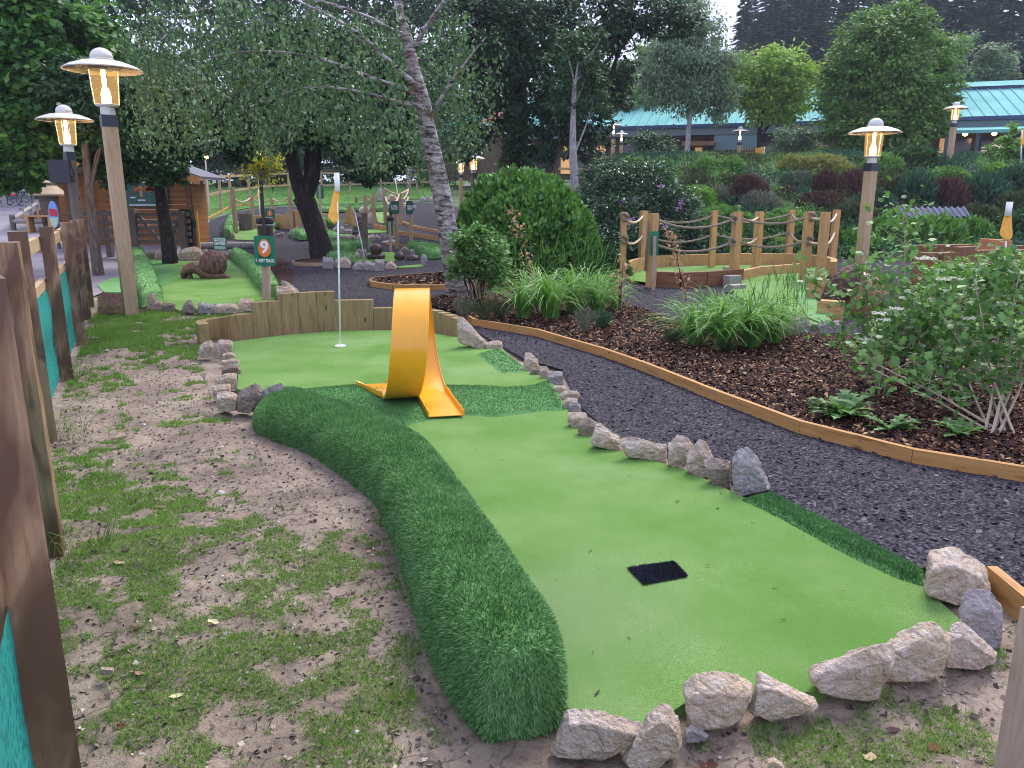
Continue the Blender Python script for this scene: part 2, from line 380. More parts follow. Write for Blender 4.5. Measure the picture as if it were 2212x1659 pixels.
FLAG = Mat('flag_cloth', .85, .1); FLAG.col(FLAG.ramp(FLAG.noise(FLAG.coord(), 30), [(.3, (.82, .40, .07)), (.7, (.92, .50, .12))])); FLAG.b.inputs['Transmission Weight'].default_value = 0; FLAG = FLAG.m
FLAGT = plain('flag_cloth_tan', (.42, .27, .10), .85, .1)
NET = Mat('green_netting', .5, .3); _n = NET.vor(NET.coord('UV', (60, 60, 60)), 1.); NET.col(NET.ramp(_n, [(.3, (.012, .16, .14)), (.6, (.02, .28, .24))])); NET = NET.m
ROPE = Mat('rope', .9, .1); _w = ROPE.n('TexWave', bands_direction='DIAGONAL', Scale=9.); ROPE.set(_w.inputs[0], ROPE.coord('UV', (2.2, 8, 1))); ROPE.col(ROPE.ramp(_w.outputs[1], [(.1, (.30, .22, .15)), (.6, (.62, .50, .38))])).bump(_w.outputs[1], 1, .01); ROPE = ROPE.m
SLEEVE = plain('rope_sleeve', (.52, .38, .26), .6)
def birchm():
    m = Mat('birch_bark', .8, .2); v = m.coord('Object', (2.5, 2.5, 9)); v1 = m.coord()
    a = m.noise(v, 2, 5, .7, .5); b = m.noise(v1, 3, 4, .6); c = m.noise(v1, 26, 4, .7)
    col = m.ramp(a, [(.38, (.03, .025, .022)), (.47, (.28, .24, .22)), (.60, (.62, .58, .55))])
    col = m.mix(m.ramp(b, [(.5, 0.), (.62, .5)]), col, (.24, .14, .10)); col = m.mix(m.ramp(m.noise(v1, 2.2, 5, .7), [(.58, 0.), (.66, .85)]), col, (.05, .055, .015))
    m.col(m.mix(m.ramp(c, [(.3, .7), (.5, 0.)]), col, (.03, .025, .025))).bump(m.math('ADD', a, c), 1, .03); return m.m
BIRCH = birchm()
def barkm(name, c1, c2):
    m = Mat(name, .9, .15); v = m.coord('Object', (9, 9, 2)); a = m.noise(v, 3, 5, .7); n = m.noise(m.coord(), 5, 4)
    m.col(m.mix(m.ramp(n, [(.6, 0.), (.7, .5)]), m.ramp(a, [(.35, c1), (.65, c2)]), (.13, .14, .12))).bump(a, 1, .04); return m.m
BARKD = barkm('bark_dark', (.012, .010, .009), (.05, .042, .036)); BARKM = barkm('bark_grey_brown', (.08, .06, .05), (.2, .16, .14)); BARKP = barkm('bark_pale', (.22, .19, .18), (.5, .46, .44))
CARVE = Mat('carved_wood', .55, .35); _v = CARVE.coord(); _a = CARVE.vor(_v, 16, feat='DISTANCE_TO_EDGE'); CARVE.col(CARVE.mix(CARVE.ramp(_a, [(.0, .7), (.08, 0.)]), CARVE.ramp(CARVE.noise(_v, 6, 4), [(.35, (.10, .045, .025)), (.65, (.20, .10, .06))]), (.03, .014, .01))).bump(_a, .8, .02); CARVE = CARVE.m
SHELL = Mat('carved_shell', .6, .3); _v = SHELL.coord('Object', (1, 1, .25)); _a = SHELL.noise(_v, 26, 4, .7); SHELL.col(SHELL.ramp(_a, [(.38, (.045, .022, .018)), (.6, (.19, .095, .07))])).bump(_a, 1, .03); SHELL = SHELL.m; CARVED = plain('carved_wood_dark', (.05, .028, .02), .5, .4, 0, .4, 9)
ACORN = plain('acorn_nut', (.30, .13, .065), .45, .35, 0, .35, 3)
STEM = plain('stem_pale', (.40, .32, .23), .8); STEMG = plain('stem_green_brown', (.13, .12, .06), .8); TWIG = plain('twig_dark', (.05, .04, .032), .85)
ROOF_T = Mat('roof_green_metal', .85, .12); _v = ROOF_T.coord(); ROOF_T.col(ROOF_T.ramp(ROOF_T.noise(_v, .35, 5, .6), [(.35, (.12, .34, .31)), (.65, (.19, .44, .40))])); ROOF_T = ROOF_T.m
# leaves
L_MAPLE = leaf('leaf_maple', (.02, .08, .018), (.06, .19, .03), (.22, .40, .06), .35, .5)
L_BIRCH = leaf('leaf_birch', (.02, .058, .02), (.065, .145, .045), (.30, .44, .22), .32, .36, .42)  # palest tone stands in for bright highlights on the leaves
L_DARK = leaf('leaf_dark', (.010, .036, .013), (.028, .082, .028), (.08, .17, .055), .25, .45)
L_OAK = leaf('leaf_deep_green', (.012, .048, .014), (.036, .10, .028), (.09, .19, .05), .3, .45)
L_LAUREL = leaf('leaf_laurel', (.03, .10, .015), (.10, .26, .035), (.26, .46, .10), .2, .28, .55)
L_SHRUB = leaf('leaf_shrub', (.045, .13, .025), (.12, .27, .06), (.27, .46, .14), .35, .42)
L_LIGHT = leaf('leaf_light', (.08, .20, .03), (.15, .32, .05), (.27, .45, .10), .35, .45)
L_RHODO = leaf('leaf_rhodo', (.012, .045, .018), (.035, .10, .035), (.09, .19, .075), .15, .35, .5)
L_WEEP = leaf('leaf_grey_birch', (.08, .15, .07), (.16, .26, .13), (.27, .38, .21), .3, .5)
L_YG = leaf('leaf_yellow_green', (.16, .30, .04), (.30, .48, .07), (.46, .64, .15), .4, .5)
L_HORN = leaf('leaf_hornbeam', (.05, .13, .025), (.13, .27, .05), (.27, .42, .10), .35, .5, .3, .7)
L_CONIF = leaf('needles', (.018, .045, .035), (.04, .09, .062), (.075, .14, .09), .1, .7, .2, .25)
L_LILY = leaf('blade_daylily', (.06, .18, .03), (.17, .37, .07), (.36, .58, .18), .3, .4, .4)
L_GRASS = leaf('grass_blades', (.07, .16, .03), (.20, .36, .07), (.42, .56, .17), .3, .6, .2, 2.5)
L_HEATH = leaf('heather_olive', (.03, .05, .022), (.08, .105, .045), (.16, .19, .09), .15, .8, .1)
L_MAROON = leaf('heather_maroon', (.045, .022, .022), (.10, .05, .046), (.18, .11, .09), .15, .8, .1)
L_GREYH = leaf('heather_grey', (.08, .10, .07), (.16, .18, .13), (.26, .28, .22), .15, .8, .1)
L_JUN = leaf('juniper_blue_green', (.02, .065, .035), (.05, .12, .07), (.10, .20, .12), .15, .7, .15)
L_GOLD = leaf('leaf_gold', (.12, .16, .03), (.22, .24, .06), (.34, .34, .12), .3, .6)
L_DRY = leaf('leaf_dry', (.20, .11, .06), (.46, .30, .18), (.70, .52, .36), .3, .7)
L_FLOW = leaf('petal_white', (.6, .62, .5), (.75, .76, .66), None, .3, .7); L_PURP = leaf('petal_purple', (.28, .12, .34), (.42, .24, .5), None, .3, .7)
L_BASK = leaf('leaf_basket', (.16, .22, .02), (.38, .40, .04), (.6, .55, .08), .45, .5)  # yellow lamp light is put into these leaf colours
# ---------------------------------------------------------------- the land
def inside(px, py, poly):
    px = np.asarray(px); py = np.asarray(py); r = np.zeros(px.shape, bool); n = len(poly)
    for i in range(n):
        x1, y1 = poly[i]; x2, y2 = poly[(i + 1) % n]
        c = ((y1 > py) != (y2 > py)) & (px < (x2 - x1) * (py - y1) / (y2 - y1 + 1e-12) + x1)
        r ^= c
    return r
def edge_dist(px, py, poly, closed=True):
    d = np.full(np.shape(px), 1e9); n = len(poly)
    for i in range(n if closed else n - 1):
        a = np.array(poly[i]); b = np.array(poly[(i + 1) % n]); ab = b - a
        t = np.clip(((px - a[0]) * ab[0] + (py - a[1]) * ab[1]) / (ab @ ab + 1e-12), 0, 1)
        d = np.minimum(d, np.hypot(px - a[0] - t * ab[0], py - a[1] - t * ab[1]))
    return d
def densify(poly, st):
    out = []
    for i in range(len(poly)):
        a = np.array(poly[i], float); b = np.array(poly[(i + 1) % len(poly)], float); k = max(1, int(np.linalg.norm(b - a) / st))
        out += [tuple(a + (b - a) * j / k) for j in range(k)]
    return out
def smooth_line(pts, k=6, closed=False):
    """Catmull-Rom through the points"""
    p = [np.array(tuple(q), float) for q in pts]; n = len(p); out = []
    for i in range(n if closed else n - 1):
        if closed: a, b, c, d = p[i - 1], p[i], p[(i + 1) % n], p[(i + 2) % n]
        else: a, b, c, d = p[max(i - 1, 0)], p[i], p[i + 1], p[min(i + 2, n - 1)]
        for j in range(k):
            t = j / k; out.append(.5 * ((2 * b) + (-a + c) * t + (2 * a - 5 * b + 4 * c - d) * t * t + (-a + 3 * b - 3 * c + d) * t ** 3))
    if not closed: out.append(p[-1])
    return out
def W(pts, h=0.0): return [(lambda q: (q.x, q.y))(G(u, v, h)) for u, v in pts]
def sheet(poly, cell, zf, skirt=0.0):
    """triangulated sheet over an outline given on the ground; zf(x, y) is its height"""
    b = densify(poly, cell * 1.2); xs = [p[0] for p in b]; ys = [p[1] for p in b]
    gx, gy = np.meshgrid(np.arange(min(xs), max(xs), cell), np.arange(min(ys), max(ys), cell))
    gx = gx + (np.arange(gx.shape[0]) % 2)[:, None] * cell / 2; gx = gx.ravel(); gy = gy.ravel()
    k = inside(gx, gy, poly) & (edge_dist(gx, gy, poly) > cell * .5)
    pts = [Vector(p) for p in b] + [Vector((x, y)) for x, y in zip(gx[k], gy[k])]
    n = len(b)
    vs, _, fs, *_r = delaunay_2d_cdt(pts, [], [list(range(n))], 1, 1e-5)
    x = np.array([v.x for v in vs]); y = np.array([v.y for v in vs]); z = zf(x, y)
    g = Geo(); fs = [tuple(f) for f in fs]
    a = np.array([[x[f[0]], y[f[0]], x[f[1]], y[f[1]], x[f[2]], y[f[2]]] for f in fs[:1]])
    if len(a) and ((a[0][2] - a[0][0]) * (a[0][5] - a[0][1]) - (a[0][4] - a[0][0]) * (a[0][3] - a[0][1])) < 0: fs = [f[::-1] for f in fs]
    g.add(np.stack([x, y, z], 1), fs)
    if skirt:
        m = len(b); bx = np.array(xs); by = np.array(ys); zz = zf(bx, by)
        v = np.concatenate([np.stack([bx, by, zz], 1), np.stack([bx, by, zz - skirt], 1)])
        g.add(v, [(i, m + i, m + (i + 1) % m, (i + 1) % m) for i in range(m)])
    return g
# fractal noise on arrays, for relief and for where the grass grows
_perm = np.random.default_rng(3).random((256, 256))
def vnoise(x, y):
    xi = np.floor(x).astype(int); yi = np.floor(y).astype(int); fx = x - xi; fy = y - yi
    fx = fx * fx * (3 - 2 * fx); fy = fy * fy * (3 - 2 * fy); g = lambda i, j: _perm[i % 256, j % 256]
    return (g(xi, yi) * (1 - fx) + g(xi + 1, yi) * fx) * (1 - fy) + (g(xi, yi + 1) * (1 - fx) + g(xi + 1, yi + 1) * fx) * fy
def fbm(x, y, o=4):
    s = 0; a = .5
    for k in range(o): s = s + a * vnoise(x + 17 * k, y + 31 * k); x = x * 2.03; y = y * 2.03; a *= .5
    return s / (1 - .5 ** o)
def zearth(x, y):
    near = 1 - ss(9, 14, y)
    return T(x, y) - .012 + near * ((fbm(x * 3, y * 3) - .5) * .05 + (fbm(x * 17, y * 17, 3) - .5) * .022) * 1.0 - near * .012
g = Geo()
def gridpatch(xs, ys):
    X, Y = np.meshgrid(xs, ys); Z = zearth(X, Y); n, m = X.shape
    i = np.arange((n - 1) * (m - 1)); r = i // (m - 1); c = i % (m - 1); q = r * m + c
    g.add(np.stack([X, Y, Z], -1).reshape(-1, 3), np.stack([q, q + 1, q + m + 1, q + m], 1))
xs = np.concatenate([np.linspace(-90, -9, 60)[:-1], np.linspace(-9, -4.5, 60)[:-1], np.linspace(-4.5, 3.0, 330)[:-1], np.linspace(3.0, 12, 60)[:-1], np.linspace(12, 110, 70)])
ys = np.concatenate([np.linspace(-3, .9, 12)[:-1], np.linspace(.9, 5, 220)[:-1], np.linspace(5, 12, 140)[:-1], np.linspace(12, 50, 90)[:-1], np.linspace(50, 185, 60)])
gridpatch(xs, ys)
obj('ground', g, EARTH, smooth=True, kind='structure')
# tarmac yard beyond the left fence
FN = [(-.905, 1.35), (-1.99, 3.15), (-2.97, 4.8), (-3.80, 6.5), (-4.60, 8.2), (-5.48, 9.95), (-6.02, 11.05)]
yard = [(-.6, -3), (-1.15, 1.3), (-2.25, 3.1), (-3.2, 4.8), (-4.0, 6.5), (-4.8, 8.2), (-5.7, 9.95), (-6.4, 11.4), (-7.6, 16), (-9, 22), (-11.5, 30), (-13, 41), (-60, 47), (-60, -3)]
obj('tarmac_yard', sheet(yard, 1.0, lambda x, y: T(x, y) + .012), TARMAC, kind='structure')
# slate gravel, one sheet under every feature of the course
gr = W([(2300, 1420), (2140, 1262), (1990, 1228), (1660, 1062), (1600, 1050), (1480, 990), (1340, 955), (1255, 880), (1215, 800), (1130, 775), (1060, 735), (1000, 700), (925, 690), (800, 680), (700, 685), (622, 690), (606, 640), (625, 600), (560, 560), (430, 541), (418, 520), (424, 500), (440, 485), (480, 468), (520, 457), (560, 450.5), (600, 447.5), (640, 446), (700, 445), (770, 449), (830, 441), (900, 437), (960, 440)]) + \
     [(1.0, 26), (1.6, 22), (3.2, 19.6), (8, 19.2), (12.5, 18.5), (14, 15), (12, 11), (11, 8), (8, 4.2)] + W([(2700, 1200)])
obj('gravel_path', sheet(gr, .45, lambda x, y: T(x, y) + .004), GRAVEL, kind='structure')
# the bark bed on the right, held by the kerb boards
KERB = [(1012, 697), (1025, 704), (1160, 727), (1310, 773), (1400, 806), (1550, 868), (1730, 937), (1970, 1000), (2212, 1041), (2560, 1098)]
bed = W(KERB) + [(5.6, 3.9), (8.5, 7.5)] + W([(2330, 745), (2060, 742), (1890, 738), (1780, 736), (1700, 730), (1580, 726), (1490, 716), (1455, 703), (1372, 671), (1330, 655), (1250, 640), (1090, 634), (985, 640), (925, 652), (926, 668), (985, 684)])
BED = bed
def zbed(x, y): return T(x, y) + .045 + .02 * fbm(x * 3, y * 3) + .03 * ss(0, .6, edge_dist(x, y, bed))
obj('bark_bed', sheet(bed, .18, zbed), MULCH, smooth=True, kind='structure')
island = W([(803, 620), (800, 614), (806, 611), (860, 604), (940, 598), (1010, 592), (1120, 590), (1130, 618), (1090, 624), (960, 627), (850, 626)])
obj('bark_island', sheet(island, .3, lambda x, y: T(x, y) + .05), MULCH, kind='structure')
mul2 = W([(470, 545), (560, 545), (612, 560), (640, 590), (620, 640), (560, 660), (215, 680), (205, 560), (215, 545), (290, 546)])
obj('bark_litter', sheet(mul2, .4, lambda x, y: T(x, y) + .008), MULCH, kind='structure')
lawn = W([(430, 492), (440, 482), (480, 464), (520, 453), (560, 446), (640, 441), (770, 441), (830, 434), (900, 430), (960, 432), (1000, 400), (1010, 388), (380, 386), (400, 430)])
def lawnm():
    m = Mat('lawn', .9, .1); v = m.world(); a = m.noise(v, 1.2, 4, .6); b = m.noise(v, 40, 3, .7)
    m.col(m.ramp(m.math('ADD', m.math('MULTIPLY', a, .6), m.math('MULTIPLY', b, .4)), [(.35, (.045, .13, .025)), (.65, (.11, .25, .05))])).bump(b, .6, .03); return m.m
LAWN = lawnm()
obj('lawn', sheet(lawn, .9, lambda x, y: T(x, y) + .02), LAWN, smooth=True, kind='structure')
# sky is the world; nothing stands in front of it
def outline_pts(poly, n, cellseed=0):
    """n random points in an outline"""
    r = np.random.default_rng(cellseed); a = np.array(poly); lo = a.min(0); hi = a.max(0); out = []
    while sum(len(o) for o in out) < n:
        p = r.random((n * 2, 2)) * (hi - lo) + lo; out.append(p[inside(p[:, 0], p[:, 1], poly)])
    return np.concatenate(out)[:n]
def scatter_view(poly, n, seed, power=1.0):
    """random points in an outline, thinned with distance as they get too small to see"""
    p = outline_pts(poly, n * 4, seed); r = np.random.default_rng(seed + 1)
    d = np.hypot(p[:, 0], p[:, 1]); k = r.random(len(p)) < np.clip((3.2 / d) ** power, 0, 1)
    u, v = proj(p[:, 0], p[:, 1], T(p[:, 0], p[:, 1])); k &= (u > -120) & (u < 2330) & (v < 1780)
    return p[k][:n]
def flakes(p, z, size, asp, tilt, seed, mi=0, thick=False):
    r = np.random.default_rng(seed); n = len(p); th = r.random(n) * np.pi * 2; L = size * (.45 + 1.1 * r.random(n)); Wd = L * (asp * (.6 + .8 * r.random(n)))
    tx = r.normal(0, tilt, n); ty = r.normal(0, tilt, n); c, s = np.cos(th), np.sin(th)
    A = np.stack([c, s, tx], 1) * (L / 2)[:, None]; B = np.stack([-s, c, ty], 1) * (Wd / 2)[:, None]
    C = np.stack([p[:, 0], p[:, 1], z + r.random(n) * size * .25], 1)
    q = .55 + .4 * r.random((n, 1))
    V = np.stack([C - A - B * q, C + A * q - B, C + A + B * q, C - A * q + B], 1).reshape(-1, 3)
    return V, np.arange(4 * n).reshape(-1, 4)
p = scatter_view(gr, 90000, 11, 1.25); p = p[~inside(p[:, 0], p[:, 1], bed)]
g = Geo(); g.add(*flakes(p, T(p[:, 0], p[:, 1]) + .006, .020, .6, .35, 1)); obj('slate_chips', g, SLATE, kind='stuff')
p = scatter_view(bed, 85000, 21, .9)
g = Geo(); g.add(*flakes(p, zbed(p[:, 0], p[:, 1]) + .004, .042, .30, .35, 2)); obj('bark_chips', g, BARK, kind='stuff')
p = outline_pts(island + [], 2500, 31); g = Geo(); g.add(*flakes(p, T(p[:, 0], p[:, 1]) + .06, .07, .4, .3, 3)); obj('bark_chips', g, BARK, kind='stuff')
# ---------------------------------------------------------------- the ninth green
GREENP = W([(1185, 1490), (1250, 1545), (1395, 1572), (1480, 1515), (1640, 1490), (1755, 1492), (1915, 1412), (2050, 1365), (2075, 1335), (1990, 1262), (1940, 1240), (1800, 1180), (1640, 1092), (1600, 1068),
           (1480, 1012), (1340, 972), (1250, 925), (1225, 885), (1200, 832), (1150, 800), (1128, 795), (1085, 752), (1040, 735), (985, 728), (930, 718), (840, 713), (735, 714), (640, 721), (500, 738), (478, 745),
           (515, 800), (512, 840), (560, 852), (620, 875), (740, 935), (830, 985), (905, 1080), (980, 1220), (1050, 1400), (1130, 1530)], .025)
def zgreen(x, y): return .028 + .006 * (fbm(x * 1.5, y * 1.5) - .5)
hole = G(735, 747, .03)
obj('putting_green', sheet(GREENP, .12, lambda x, y: zgreen(x, y), .05), TURF, smooth=True, label='bright green putting surface of the ninth hole, edged by pale rocks', cat='putting green')
def blades(p, z0, nrm, length, width, lean, seed, jit=.5):
    """short upright blades, one triangle each; p Nx2/3, lean = mean direction"""
    r = np.random.default_rng(seed); n = len(p); C = p if p.shape[1] == 3 else np.stack([p[:, 0], p[:, 1], z0], 1)
    D = nrm + lean + r.normal(0, jit, (n, 3)); D /= np.linalg.norm(D, axis=1)[:, None]
    L = length * (.6 + .8 * r.random((n, 1))); S = np.cross(D, r.normal(0, 1, (n, 3))); S /= np.linalg.norm(S, axis=1)[:, None]
    V = np.stack([C - S * width / 2, C + S * width / 2, C + D * L], 1).reshape(-1, 3)
    return V, np.arange(3 * n).reshape(-1, 3)
# raised strips of longer turf
def strip(name, px, dz, n, seed, label, hump=.0):
    poly = W(px, .03); pa = np.array(poly)
    def z(x, y): return zgreen(x, y) + dz * ss(0, .05, edge_dist(x, y, poly)) + hump * ss(0, .28, edge_dist(x, y, poly))
    gg = sheet(poly, .05, z); q = outline_pts(poly, n, seed); N = np.tile([0, 0, 1.], (n, 1))
    gg.add(*blades(q, z(q[:, 0], q[:, 1]) - .002, N, .014, .004, np.array([-.3, -.3, 0]), seed, .6))
    obj(name, gg, PILE2, label=label, cat='turf')
strip('turf_ridge', [(590, 850), (640, 842), (700, 836), (770, 830), (850, 834), (950, 832), (1040, 832), (1095, 836), (1150, 831), (1180, 820), (1200, 840), (1222, 884), (1170, 886), (1100, 896), (1070, 900), (1005, 896), (928, 906), (880, 918), (850, 922), (760, 905), (690, 880), (600, 868)], .014, 42000, 5, 'low darker turf ridge crossing the green under the yellow loop', .022)
strip('turf_patch', [(1030, 765), (1078, 752), (1132, 790), (1124, 803), (1085, 806)], .015, 5000, 6, 'small square of darker turf beside the slate path behind the loop')
strip('turf_strip', [(1602, 1076), (1665, 1060), (1720, 1088), (1830, 1140), (1900, 1178), (1994, 1226), (1996, 1262), (1940, 1244), (1860, 1208), (1790, 1172), (1700, 1122), (1640, 1092)], .02, 18000, 7, 'long strip of darker turf along the right edge of the green')
mat_px = W([(1355, 1222), (1455, 1208), (1487, 1240), (1390, 1258)], .035)
g = sheet(mat_px, .03, lambda x, y: zgreen(x, y) + .006); q = outline_pts(mat_px, 7000, 9); g.add(*blades(q, zgreen(q[:, 0], q[:, 1]) + .005, np.tile([0, 0, 1.], (len(q), 1)), .010, .0035, np.zeros(3), 9, .7))
MATM = fluff('mat_black', ((.008, .009, .014), (.02, .022, .032), (.06, .065, .09)))
obj('tee_mat', g, MATM, label='small square black mat set into the green near the front', cat='tee mat')
# the long turf roll down the left side
def roll(name, Lp, Rp, h, nb, blade, bw, label, group=None, M=PILE, drop=0.0, lean=(0, -.3, -.35), dz=.02, cs=14, hv=0.0):
    Lw = smooth_line([tuple(G(u, v)) for u, v in Lp], 5); Rw = smooth_line([tuple(G(u, v, dz)) for u, v in Rp], 5)
    k = 40; 
    def resample(l):
        l = np.array(l); d = np.concatenate([[0], np.cumsum(np.linalg.norm(np.diff(l, axis=0), axis=1))]); t = np.linspace(0, d[-1], k)
        return np.stack([np.interp(t, d, l[:, i]) for i in range(3)], 1)
    Lw, Rw = resample(Lw), resample(Rw); V = []; m = cs
    for i in range(k):
        t = i / (k - 1); e = min(1, min(t, 1 - t) * 14 + .0); e = math.sqrt(1 - (1 - e) ** 2) if e < 1 else 1.0
        c = (Lw[i] + Rw[i]) / 2; hw = (Rw[i] - Lw[i]) / 2; lo = float(T(c[0], c[1])) - .02
        for j in range(m + 1):
            a = math.pi * j / m; cx = -math.copysign(abs(math.cos(a)) ** .62, math.cos(a)); cz = math.sin(a) ** .55
            bumpy = 1 + .035 * math.sin(i * .45 + 1) * math.sin(a) + .012 * math.sin(i * 1.3 + j)
            pt = c + hw * cx * (.93 + .07 * e); V.append((pt[0], pt[1], lo + (h * (1 + hv * (t - .5)) * (.88 + .12 * e) * bumpy + .02) * cz))
    V = np.array(V); f = []
    for i in range(k - 1):
        for j in range(m): a = i * (m + 1) + j; f.append((a, a + 1, a + m + 2, a + m + 1))
    # rounded ends
    gg = Geo()
    ends = []
    for i, sgn in ((0, 0), (k - 1, 1)):
        ring = list(range(i * (m + 1), (i + 1) * (m + 1))); prev = ring; d = (Lw[i] + Rw[i]) / 2 - (Lw[i + (1 if i == 0 else -1)] + Rw[i + (1 if i == 0 else -1)]) / 2
        d /= np.linalg.norm(d); c = V[ring].mean(0); c[2] = lo_ = float(T(c[0], c[1])) - .02; R = V[ring]
        wd = np.linalg.norm(Rw[i] - Lw[i]) * .16
        for q in range(1, 5):
            a = q / 4 * math.pi / 2; s_ = math.cos(a); nr = c + (R - c) * s_ + d * wd * math.sin(a); st = len(V); V = np.concatenate([V, nr]); cur = list(range(st, st + m + 1))
            for j in range(m): f.append((prev[j], prev[j + 1], cur[j + 1], cur[j]) if sgn else (prev[j + 1], prev[j], cur[j], cur[j + 1]))
            prev = cur
    f = np.array(f)[:, ::-1]; A = V[f]; N = np.cross(A[:, 1] - A[:, 0], A[:, 3] - A[:, 0]) + np.cross(A[:, 3] - A[:, 2], A[:, 1] - A[:, 2]); area = np.linalg.norm(N, axis=1) + 1e-9; N = N / area[:, None]
    cc = V[f].mean(1); ctr = np.array([*((Lw + Rw) / 2).mean(0)[:2], 0]);
    if N[:, 2].sum() < 0: N = -N; f = f[:, ::-1]
    gg.add(V, f)
    r = np.random.default_rng(nb); pick = r.choice(len(f), nb, p=area / area.sum()); s, t = r.random((2, nb, 1))
    A = V[f[pick]]; pt = (A[:, 0] * (1 - s) + A[:, 1] * s) * (1 - t) + (A[:, 3] * (1 - s) + A[:, 2] * s) * t
    gg.add(*blades(pt, 0, N[pick], blade, bw, np.array(lean), nb + 1, .38))
    return obj(name, gg, M, label=label, cat='turf roll', group=group)
roll('turf_roll', [(556, 935), (600, 945), (690, 988), (800, 1070), (835, 1130), (862, 1195), (900, 1320), (935, 1420), (985, 1515), (1035, 1580)],
     [(625, 858), (760, 905), (840, 940), (925, 1000), (985, 1080), (1040, 1170), (1105, 1270), (1172, 1380), (1210, 1455), (1222, 1530)], .22, 230000, .017, .0036, 'long thick roll of shaggy green turf curving down the left of the green', hv=.55)
# ---------------------------------------------------------------- grass on the trodden ground
def grass_mask(x, y):
    u, v = proj(x, y, 0.0)
    n = fbm(x * 2.3 + 5, y * 2.3 + 9, 4); n2 = fbm(x * 11 + 1, y * 11, 3)
    s = np.full(np.shape(x), -.16)
    def b(cu, cv, ru, rv, a):
        nonlocal s; s = s + a * np.exp(-((u - cu) / ru) ** 2 - ((v - cv) / rv) ** 2)
    b(330, 1330, 190, 300, .30); b(190, 970, 90, 55, .22); b(250, 1110, 120, 90, .20); b(640, 1400, 190, 160, .10); b(760, 1530, 200, 130, .16); b(300, 710, 130, 45, .45)
    b(420, 760, 40, 20, .2); b(560, 1160, 160, 80, .08); b(300, 1560, 150, 120, .10); b(1790, 1600, 130, 60, .30); b(2030, 1540, 130, 70, .16); b(1500, 1640, 200, 40, .12)
    b(420, 930, 200, 110, -.14); b(700, 1060, 140, 80, -.12); b(170, 1420, 50, 160, -.25); b(1950, 1480, 90, 60, -.1); b(1450, 1600, 120, 30, -.1)
    b(600, 1300, 90, 120, .04); b(640, 1560, 200, 80, .10)
    return (n - .5) * .95 + (n2 - .5) * 1.15 + s + .02
fx = [(-.95, 1.2), (-2.0, 3.1), (-3.0, 4.8), (-3.85, 6.5), (-4.65, 8.2), (-5.5, 9.95), (-6.0, 11.3), (-3.6, 11.2), (-3.3, 8.6)] + W([(428, 760), (455, 850), (520, 915), (570, 950), (690, 1005), (820, 1110), (880, 1290), (960, 1530), (1060, 1640), (1200, 1660), (1340, 1660), (1480, 1600), (1600, 1560), (1740, 1540), (1950, 1460), (2130, 1400), (2190, 1300), (2212, 1320)]) + [(1.9, 1.9), (1.5, 1.1), (0, .9)]
p = outline_pts(fx, 900000, 41); m_ = grass_mask(p[:, 0], p[:, 1]); d = np.hypot(p[:, 0], p[:, 1]); r_ = np.random.default_rng(5)
k = (r_.random(len(p)) < np.clip(m_ * 4.5, 0, 1) ** .8 * np.clip((3.5 / d) ** .9, .12, 1)); p = p[k]; d = d[k]; m_ = m_[k]
sz = np.clip(d / 3.5, 1, 2.6)[:, None]
g = Geo(); g.add(*blades(p, zearth(p[:, 0], p[:, 1]) - .002, np.tile([0, 0, 1.], (len(p), 1)), .020 * sz ** .7, .0036 * sz, np.zeros(3), 42, .95))
obj('grass', g, L_GRASS, kind='stuff')
# litter on the earth: crumbs, twigs, dead leaves
p = scatter_view(fx, 11000, 43, .5); g = Geo(); g.add(*flakes(p, zearth(p[:, 0], p[:, 1]) + .001, .014, .6, .5, 4)); obj('soil_crumbs', g, chipm('soil_crumbs', [(0, (.05, .038, .034)), (.4, (.16, .12, .1)), (.93, (.36, .28, .22)), (1, (.62, .56, .48))]), kind='stuff')
g = Geo()
for i in range(260):
    q = p[random.randrange(len(p))]; a = random.random() * 6.28; L = random.uniform(.02, .07); z = float(zearth(q[0], q[1])) + .004
    g.tube([(q[0], q[1], z), (q[0] + L * .5 * math.cos(a), q[1] + L * .5 * math.sin(a), z + .004), (q[0] + L * math.cos(a + .3), q[1] + L * math.sin(a + .3), z)], .0014, 4, False)
obj('twigs', g, TWIG, kind='stuff')
g = Geo()
for i in range(420):
    q = p[random.randrange(len(p))]; z = float(zearth(q[0], q[1])); s_ = random.uniform(.003, .010) * (1 + 2 * (random.random() < .04)); c_ = (q[0], q[1], z); g.lathe(c_, [(s_ * .8, 0), (s_, s_ * .3), (s_ * .5, s_ * random.uniform(.6, .9)), (0, s_ * .9)], 6)
obj('pebbles', g, chipm('pebbles', [(0, (.12, .1, .09)), (.5, (.3, .26, .23)), (1, (.62, .57, .5))]), kind='stuff')
LITTER = chipm('dead_leaf', [(0, (.10, .04, .025)), (.4, (.16, .07, .04)), (.6, (.06, .05, .06)), (.8, (.42, .24, .15)), (1, (.72, .66, .36))])
def deadleaf(P0, s, a):
    g = Geo(); k = 9; V = [(0, 0, .004)]
    for i in range(k):
        t = i / k * 6.283; r = s * (.62 + .38 * abs(math.cos(t * 2.5))) * (1 if abs(math.sin(t)) < .8 else .7)
        V.append((r * math.cos(t + a), r * .62 * math.sin(t + a), .004 + .25 * s * random.random()))
    g.add(np.array(V) + np.array(tuple(P0)), [(0, i, i % k + 1) for i in range(1, k + 1)]); return g
